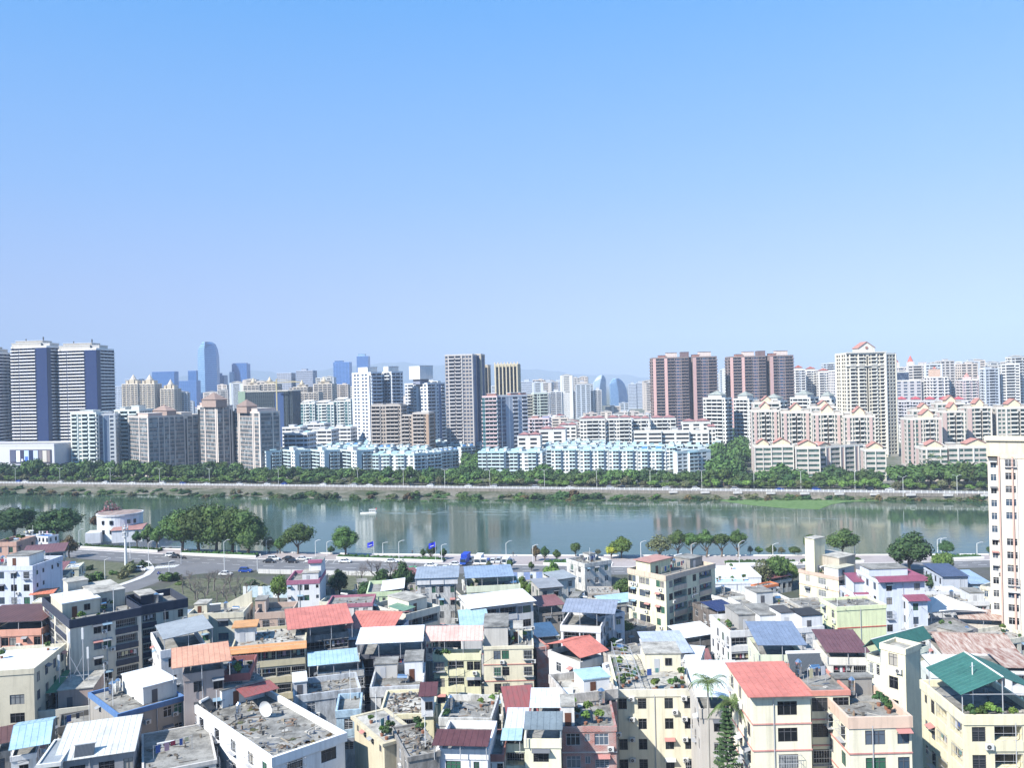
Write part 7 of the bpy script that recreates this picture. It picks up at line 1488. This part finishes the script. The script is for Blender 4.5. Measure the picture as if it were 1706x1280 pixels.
# bottom left
hW = house('white house with a wide stained roof and caged windows at the bottom', (454, 1262), 108, 42, 574, 311, wall=(232, 232, 232), fS='=.:W..W::', fW='=:n:c.c.c.c:w:', vis=3, par=.9, fr=FRD, lip=.25)
hut(hW, .30, .80, .95, 1.0, 2.6, (216, 218, 218), ROOFC); canopy(hW, .5, .68, 1.02, .8, 1.9, MR, .5, posts=False); dish(hW, .62, .52, 'large white satellite dish on the stained roof', 1.15, -.4); heater(hW, .10, .82, 'tilted purple blue solar panel on the stained roof', 1.6, 1.5, .5); tank(hW, .3, .60, 'dark water drum on the stained roof', False, .38)
clutter(hW, 170, 24, 'mounds of dead plants and scrap on the stained roof'); pole(hW, .22, .8, 3)
for i in range(10):
    p = wpt(hW, rr(.05, .95), rr(.05, .7), .02); o = thing('bush', 'dry weed heap on the stained white house roof', 'weeds', (p[0], p[1], p[2] - .2), rr(0, 6), 'dry weed heaps on the stained roof', BU[2 + i % 2]); o.scale = (rr(.8, 1.6), rr(.5, 1.0), .22)
hB = house('grey blue house with a blue roof rim and wall mounted coolers', (197, 1190), 130, 44, 305, 149, wall=(156, 152, 146), fS='=:wa..aw', fW='=.n..', trim=(92, 126, 172), vis=5, par=.5, fr=FRW, lip=.2)
hut(hB, .45, .15, .98, .85, 2.7, (222, 224, 220), WHS); tank(hB, .25, .75, 'ribbed steel tank, larger of two on the blue rimmed roof', False, .6); tank(hB, .36, .8, 'ribbed steel tank, smaller of two on the blue rimmed roof', False, .5); pole(hB, .1, .4, 4.5); pole(hB, .15, .8, 5.5)
h = house('beige grey house with green sheet roof terrace and antennas', (24, 1190), 142, 14, 150, D=12, wall=(176, 166, 148), fS='=..W..w.', fW='.w.', vis=3, par=1.1, trim=(206, 200, 184)); canopy(h, .0, .25, .5, 1.0, 3.0, S((88, 150, 116)), 1.0, 'y'); hut(h, .52, .2, 1.0, .95, 3.4, (176, 156, 146), ROOFL)
p = wpt(h, .6, .5, 3.7); t_ = thing('antenna_mast', 'lattice frame with white cell antennas above the green roofed terrace', 'antenna', p, .2)
for x, hh_ in ((-1.6, 5), (0.2, 9), (2.4, 9.5), (3.2, 6)):
    q = MB(); q.bar((x, 0, 0), (x, 0, hh_), .07, ALU, 5); q.build('mast', t_); q = MB(); q.box(x - .17, -.2, hh_ - 2.1, x + .17, .0, hh_ - .1, WHITE); q.build('antenna_panel', t_)
q = MB(); q.bar((-1.6, 0, 1), (3.2, 0, 1), .05, ALU, 4); q.bar((.2, 0, 0), (2.4, 0, 4.5), .05, ALU, 4); q.bar((2.4, 0, 0), (.2, 0, 4.5), .05, ALU, 4); q.build('brace', t_)
h = house('house with a bright light blue folded sheet roof', (18, 1262), 116, 24, 60, D=9, wall=(222, 222, 222), fS='.w.', vis=2, par=.4); canopy(h, -.05, -.1, 1.6, 1.1, 1.6, LBL, 1.4, gable='y')
h = house('grey block walled house with a white sheet roof and solar panel', (100, 1270), 110, 18, 222, D=9, wall=(150, 150, 152), fS='=.W:.W.w', vis=2, par=.3, fr=FRD); canopy(h, -.1, -.05, 1.03, 1.1, .4, S((206, 206, 200)), 1.2, posts=False); p_ = heater(h, .32, .1, 'dark tilted solar panel on the white sheet roof', 2.4, 1.6)
h = house('low house with a concrete lean-to next to the light blue roof', (62, 1275), 108, 14, 100, D=8, wall=(212, 212, 208), fS='o', vis=2, par=.2, roof=GRS)
h = house('flat concrete roof with air units at the bottom edge', (238, 1290), 110, 24, 360, D=14, wall=(196, 192, 186), fS='.w.', vis=1, par=.2, roof=ROOFC)
for x in (.25, .33, .41):
    p = wpt(h, x, .6, .4); t_ = thing('air_unit', 'white air unit standing on the bottom edge roof', 'air conditioner', p, h['ph'], 'white air units on the bottom edge roof'); o = link('casing', AC, t_); link('fan', ACF, t_)
h = house('narrow sunlit wall with a black roof rail between grey and beige houses', (98, 1212), 136, 26, 156, D=6, wall=(190, 180, 160), fS='', vis=1, par=.9, trim=(120, 116, 110))
# right bottom
h = house('white wall house with a broad white sheet roof beside the palms', (1166, 1182), 116, -4, 1244, D=10, wall=(196, 190, 182), fS='=..Wo', vis=2, par=1.0, wk='plaster'); canopy(h, -.1, -.1, 1.06, 1.0, 3.0, S((222, 230, 230)), 1.4, 'y')
h1_ = house('cream house with a big coral tiled roof and pink sills', (1253, 1160), 98, 0, 1350, yB=1108, wall=(232, 225, 200), fS='=..W.', fW='.w.', trim=(226, 216, 190), bands=(206, 150, 140), vis=5, par=.2, fr=FRD); canopy(h1_, -.1, -.08, 1.0, .9, .3, REDS, .5, 'y', posts=False)
h2_ = house('cream middle wing with dark windows and coral roof edge', (1351, 1152), 101, 0, 1415, yB=1106, wall=(232, 225, 196), fS='=W:W', fE='', trim=(206, 140, 124), bands=(206, 150, 140), vis=5, par=.3, fr=FRD, pool=[PANES[0], PANES[0], PANES[1]]); heater(h2_, .4, .75, 'large solar heater beside the coral tiled roof', 4.2, 2.2); tank(h2_, .05, .5, 'white boxy tank by the coral roof', False, .4)
h3_ = house('cream front wing with a grey roof terrace and open balcony', (1414, 1196), 95, 0, 1518, yB=1138, wall=(232, 225, 200), fS='=.W:w', fE='', trim=(216, 190, 170), bands=(196, 140, 132), vis=4, par=1.0, fr=FRD); clutter(h3_, 24, 25, 'blue sacks and boards on the grey terrace', (.05, .05, .5, .8)); plants(h3_, [(.85, .3), (.88, .4), (.82, .5)], 'potted plant on the grey terrace', 'potted plants on the grey terrace')
hut(h3_, .3, .85, .95, .99, 2.0, (150, 146, 140), ROOFC, door=False)
h = house('tall blank cream stair block behind the front wing', (1508, 1082), 112, 36, 1533, 1467, wall=(228, 219, 190), fS='', fW='=.w.', vis=5, par=.5, fr=FRD, roof=ROOFL)
h = house('cream house with a dark green sheet roof behind the stair block', (1470, 1098), 128, 30, 1545, 1443, wall=(226, 224, 200), fS='', fW='=.w.w.', vis=4, par=.6); canopy(h, -.05, -.05, 1.1, 1.05, 1.6, DGR, 1.6, gable='y', trimm=WHITE)
h = house('shed with a rusty hipped sheet roof near the high rise', (1575, 1100), 150, -12, 1690, D=13, wall=(216, 216, 214), fS='=..oo', vis=2, par=.3); canopy(h, -.05, -.08, 1.1, 1.1, 1.2, RST, 1.9, gable='y')
h = house('row of white low roofs behind the dark green canopy', (1552, 1124), 126, -8, 1640, D=8, wall=(214, 222, 220), fS='.w.w', vis=2, par=.3, roof=WHS); canopy(h, .1, -.05, .95, .9, .5, S((222, 228, 228)), .5, posts=False)
h = house('white gabled hut with small window at the right edge', (1650, 1118), 130, -8, 1720, D=8, wall=(222, 222, 222), fS='.w.b', vis=2, par=.2, roof=ROOFC); canopy(h, .3, -.05, 1.1, .9, .8, RST, .6, posts=False)
hG = house('large yellow house with a dark green roof canopy and awninged side balconies', (1606, 1192), 93, -3, 1740, xL=1534, wall=(230, 221, 188), fS='=.W.V.W', fW='=::n.w:b.b:', trim=(228, 219, 188), vis=4, par=.8, fr=FRD, pool=[PANES[5], PANES[0], PANES[1], PANES[5]])
canopy(hG, -.02, .02, 1.05, .82, 2.9, DGR, 1.9, gable='x', trimm=WHITE); plants(hG, [(.12, .06), (.2, .05), (.28, .07), (.36, .06), (.3, .12), (.5, .08), (.66, .06)], 'leafy potted shrub under the green canopy', 'leafy shrubs under the green canopy'); clutter(hG, 30, 26, 'chairs and crates under the green canopy')
pole(hG, .3, .3, 5.5)
# laundry hanging in balconies
random.seed(9)
for t_, a, b_, hh in random.sample(LNDR, min(70, len(LNDR))):
    M_ = Matrix.Translation(t_.location) @ Matrix.Rotation(t_.rotation_euler.z, 4, 'Z'); A = M_ @ Vector(a); B2 = M_ @ Vector(b_); L_ = (B2 - A).length
    if L_ < .8: continue
    o = thing('laundry', 'washing hung on a balcony line', 'laundry', A, math.atan2(B2.y - A.y, B2.x - A.x), 'washing hung on balcony lines'); x = 0
    q = MB(); q.bar((0, 0, 0), (L_, 0, 0), .015, ALU, 3); q.build('line', o)
    while x < L_ - .4:
        w_ = rr(.3, .6); dz = rr(.5, min(1.1, hh * .7)); q = MB(); m_ = random.choice(CLOTH); y = rr(-.03, .03)
        q.hexa([(x, y - .02, -dz), (x + w_, y - .02, -dz + rr(-.05, .05)), (x + w_, y + .02, -dz), (x, y + .02, -dz)], [(x + .03, y - .02, 0), (x + w_ - .03, y - .02, 0), (x + w_ - .03, y + .02, 0), (x + .03, y + .02, 0)], m_); q.build('garment', o); x += w_ + rr(.05, .5)
# small houses filling the lanes between the named ones
BX = []
for o in list(col.objects):
    if o.name.startswith(('house', 'high_rise')) and o.parent is None:
        for c_ in o.children:
            if c_.name.startswith('wall'):
                vs = [v.co for v in c_.data.vertices]; BX.append((o.location.copy(), o.rotation_euler.z, max(v.x for v in vs), max(v.y for v in vs)))
def hits(x, y, r_):
    for (l_, a, W_, D_) in BX:
        dx, dy = x - l_.x, y - l_.y; c, s = math.cos(a), math.sin(a); u, v = c * dx + s * dy, -s * dx + c * dy
        if -r_ < u < W_ + r_ and -r_ < v < D_ + r_: return True
    return False
random.seed(33); cnt = 0
wc = [(214, 212, 206), (190, 186, 178), (222, 216, 196), (176, 170, 162), (206, 196, 180), (150, 144, 138)]
for i in range(900):
    Y = rr(112, 258); px = rr(-40, 1740); X = (px - CX) / F * Y
    hmx = min(11.0, 3 + (258 - Y) * .055)
    if Y > ip(rp, X) - 26 or hits(X + 4, Y + 4, 4.6) or (px < 480 and Y > 205): continue
    if any((X - a) ** 2 + (Y - b_) ** 2 < 100 for a, b_ in [(l.x, l.y) for l, _, w__, d__ in BX[-cnt:]] ) if cnt else False: continue
    hh = rr(3.2, max(4, hmx)); W_ = rr(6, 9.5); D_ = rr(6, 9); ph = rr(-20, 40)
    c_ = random.choice(wc); q_ = proj(X, Y, hh)
    h = house('small weathered low house wedged between its taller neighbours', (q_[0], q_[1]), Y, ph, 0, D=D_, W=W_, wall=c_, fS=random.choice(['.w.', '.W.', '.w.w']), fW='.w.', fE='', vis=2, par=rr(.2, .9), wk=random.choice(['old', 'plaster', 'old']), roof=random.choice([ROOFC, ROOFC, ROOFL, OLD]), group='small weathered low houses between the taller ones')
    BX.append((h['t'].location.copy(), h['ph'], W_, D_)); cnt += 1
    r_ = RND()
    if r_ < .34: canopy(h, -.05, -.05, 1.05, rr(.6, 1.05), rr(.4, 2.4), random.choice([GRS, WHS, S((136, 92, 92)), RST, LBL, S((150, 160, 172)), BRN]), rr(.4, 1.2), posts=True)
    elif r_ < .6: hut(h, .1, .2, rr(.4, .6), .9, 2.4)
    elif r_ < .8: clutter(h, 24, i, 'clutter on a small weathered roof')
    if cnt > 74: break

# everyday things on the roofs, and cables over the lanes
random.seed(77)
def has_can(t_): return any(c_.name.startswith(('canopy', 'shed')) for c_ in t_.children)
for i, h in enumerate(HS):
    if h['W'] * h['D'] < 25: continue
    hc = has_can(h['t'])
    if not hc and RND() < .75 and h['roof'] in (None, ROOFC, ROOFL, OLD): clutter(h, int(h['W'] * h['D'] / 7), 500 + i, 'odds and ends left on a flat roof')
    r_ = RND()
    if not hc and r_ < .34: tank(h, rr(.15, .85), rr(.4, .85), 'steel water tank standing on a flat old town roof', RND() < .5, rr(.4, .55), rr(1.1, 1.7))
    if not hc and .25 < r_ < .42: heater(h, rr(.3, .7), rr(.5, .8), 'solar heater standing on a flat old town roof', rr(1.6, 2.8), 1.5, rr(-.4, .4))
    if RND() < .3 and not hc: pole(h, rr(.1, .9), rr(.2, .9), rr(2.5, 5))
    if not hc and RND() < .3: plants(h, [(rr(.08, .9), rr(.08, .9)) for k in range(random.randint(2, 5))], 'potted plant on a flat old town roof', 'potted plants on flat old town roofs')
    if not hc and RND() < .3:      # clothes line on the roof
        a = Vector(wpt(h, .15, .3, 1.9)); b_ = Vector(wpt(h, .7, .4, 1.9)); L_ = (b_ - a).length
        o = thing('laundry', 'washing hung on a line across a flat roof', 'laundry', a, math.atan2(b_.y - a.y, b_.x - a.x), 'washing lines on the roofs'); q = MB(); q.bar((0, 0, 0), (L_, 0, 0), .02, ALU, 3); q.bar((0, 0, -1.9), (0, 0, .1), .035, ALU, 4); q.bar((L_, 0, -1.9), (L_, 0, .1), .035, ALU, 4); q.build('line', o); x = .3
        while x < L_ - .6:
            w_ = rr(.35, .8); dz = rr(.6, 1.2); q = MB(); q.hexa([(x, -.02, -dz), (x + w_, -.02, -dz), (x + w_, .02, -dz), (x, .02, -dz)], [(x, -.02, 0), (x + w_, -.02, 0), (x + w_, .02, 0), (x, .02, 0)], random.choice(CLOTH)); q.build('garment', o); x += w_ + rr(.1, .8)
for o in col.objects:
    if o.get('label') == 'steel water tank standing on a flat old town roof': o['group'] = 'steel water tanks on the flat roofs'
    if o.get('label') == 'solar heater standing on a flat old town roof': o['group'] = 'solar heaters on the flat roofs'
CBL = mat('cable', (.03, .03, .03), .8, kind='flat'); n_c = 0
for i in range(400):
    a_, b_ = random.sample(HS, 2); pa = Vector(wpt(a_, .5, .2, -.6)); pb = Vector(wpt(b_, .5, .2, -.6)); L_ = (pa - pb).length
    if 14 < L_ < 34 and pa.y < 230 and n_c < 26:
        q = MB(); prev = None
        for k in range(9):
            t = k / 8; p = (pb - pa) * t; p.z -= 4 * t * (1 - t) * L_ * .05
            if prev is not None: q.bar(prev, p, .03, CBL, 3)
            prev = p
        thing('overhead_cable', 'thin dark cable sagging between two roofs', 'cable', pa, 0, 'thin cables between the roofs', q.mesh('cable')); n_c += 1
print('fillers', cnt)
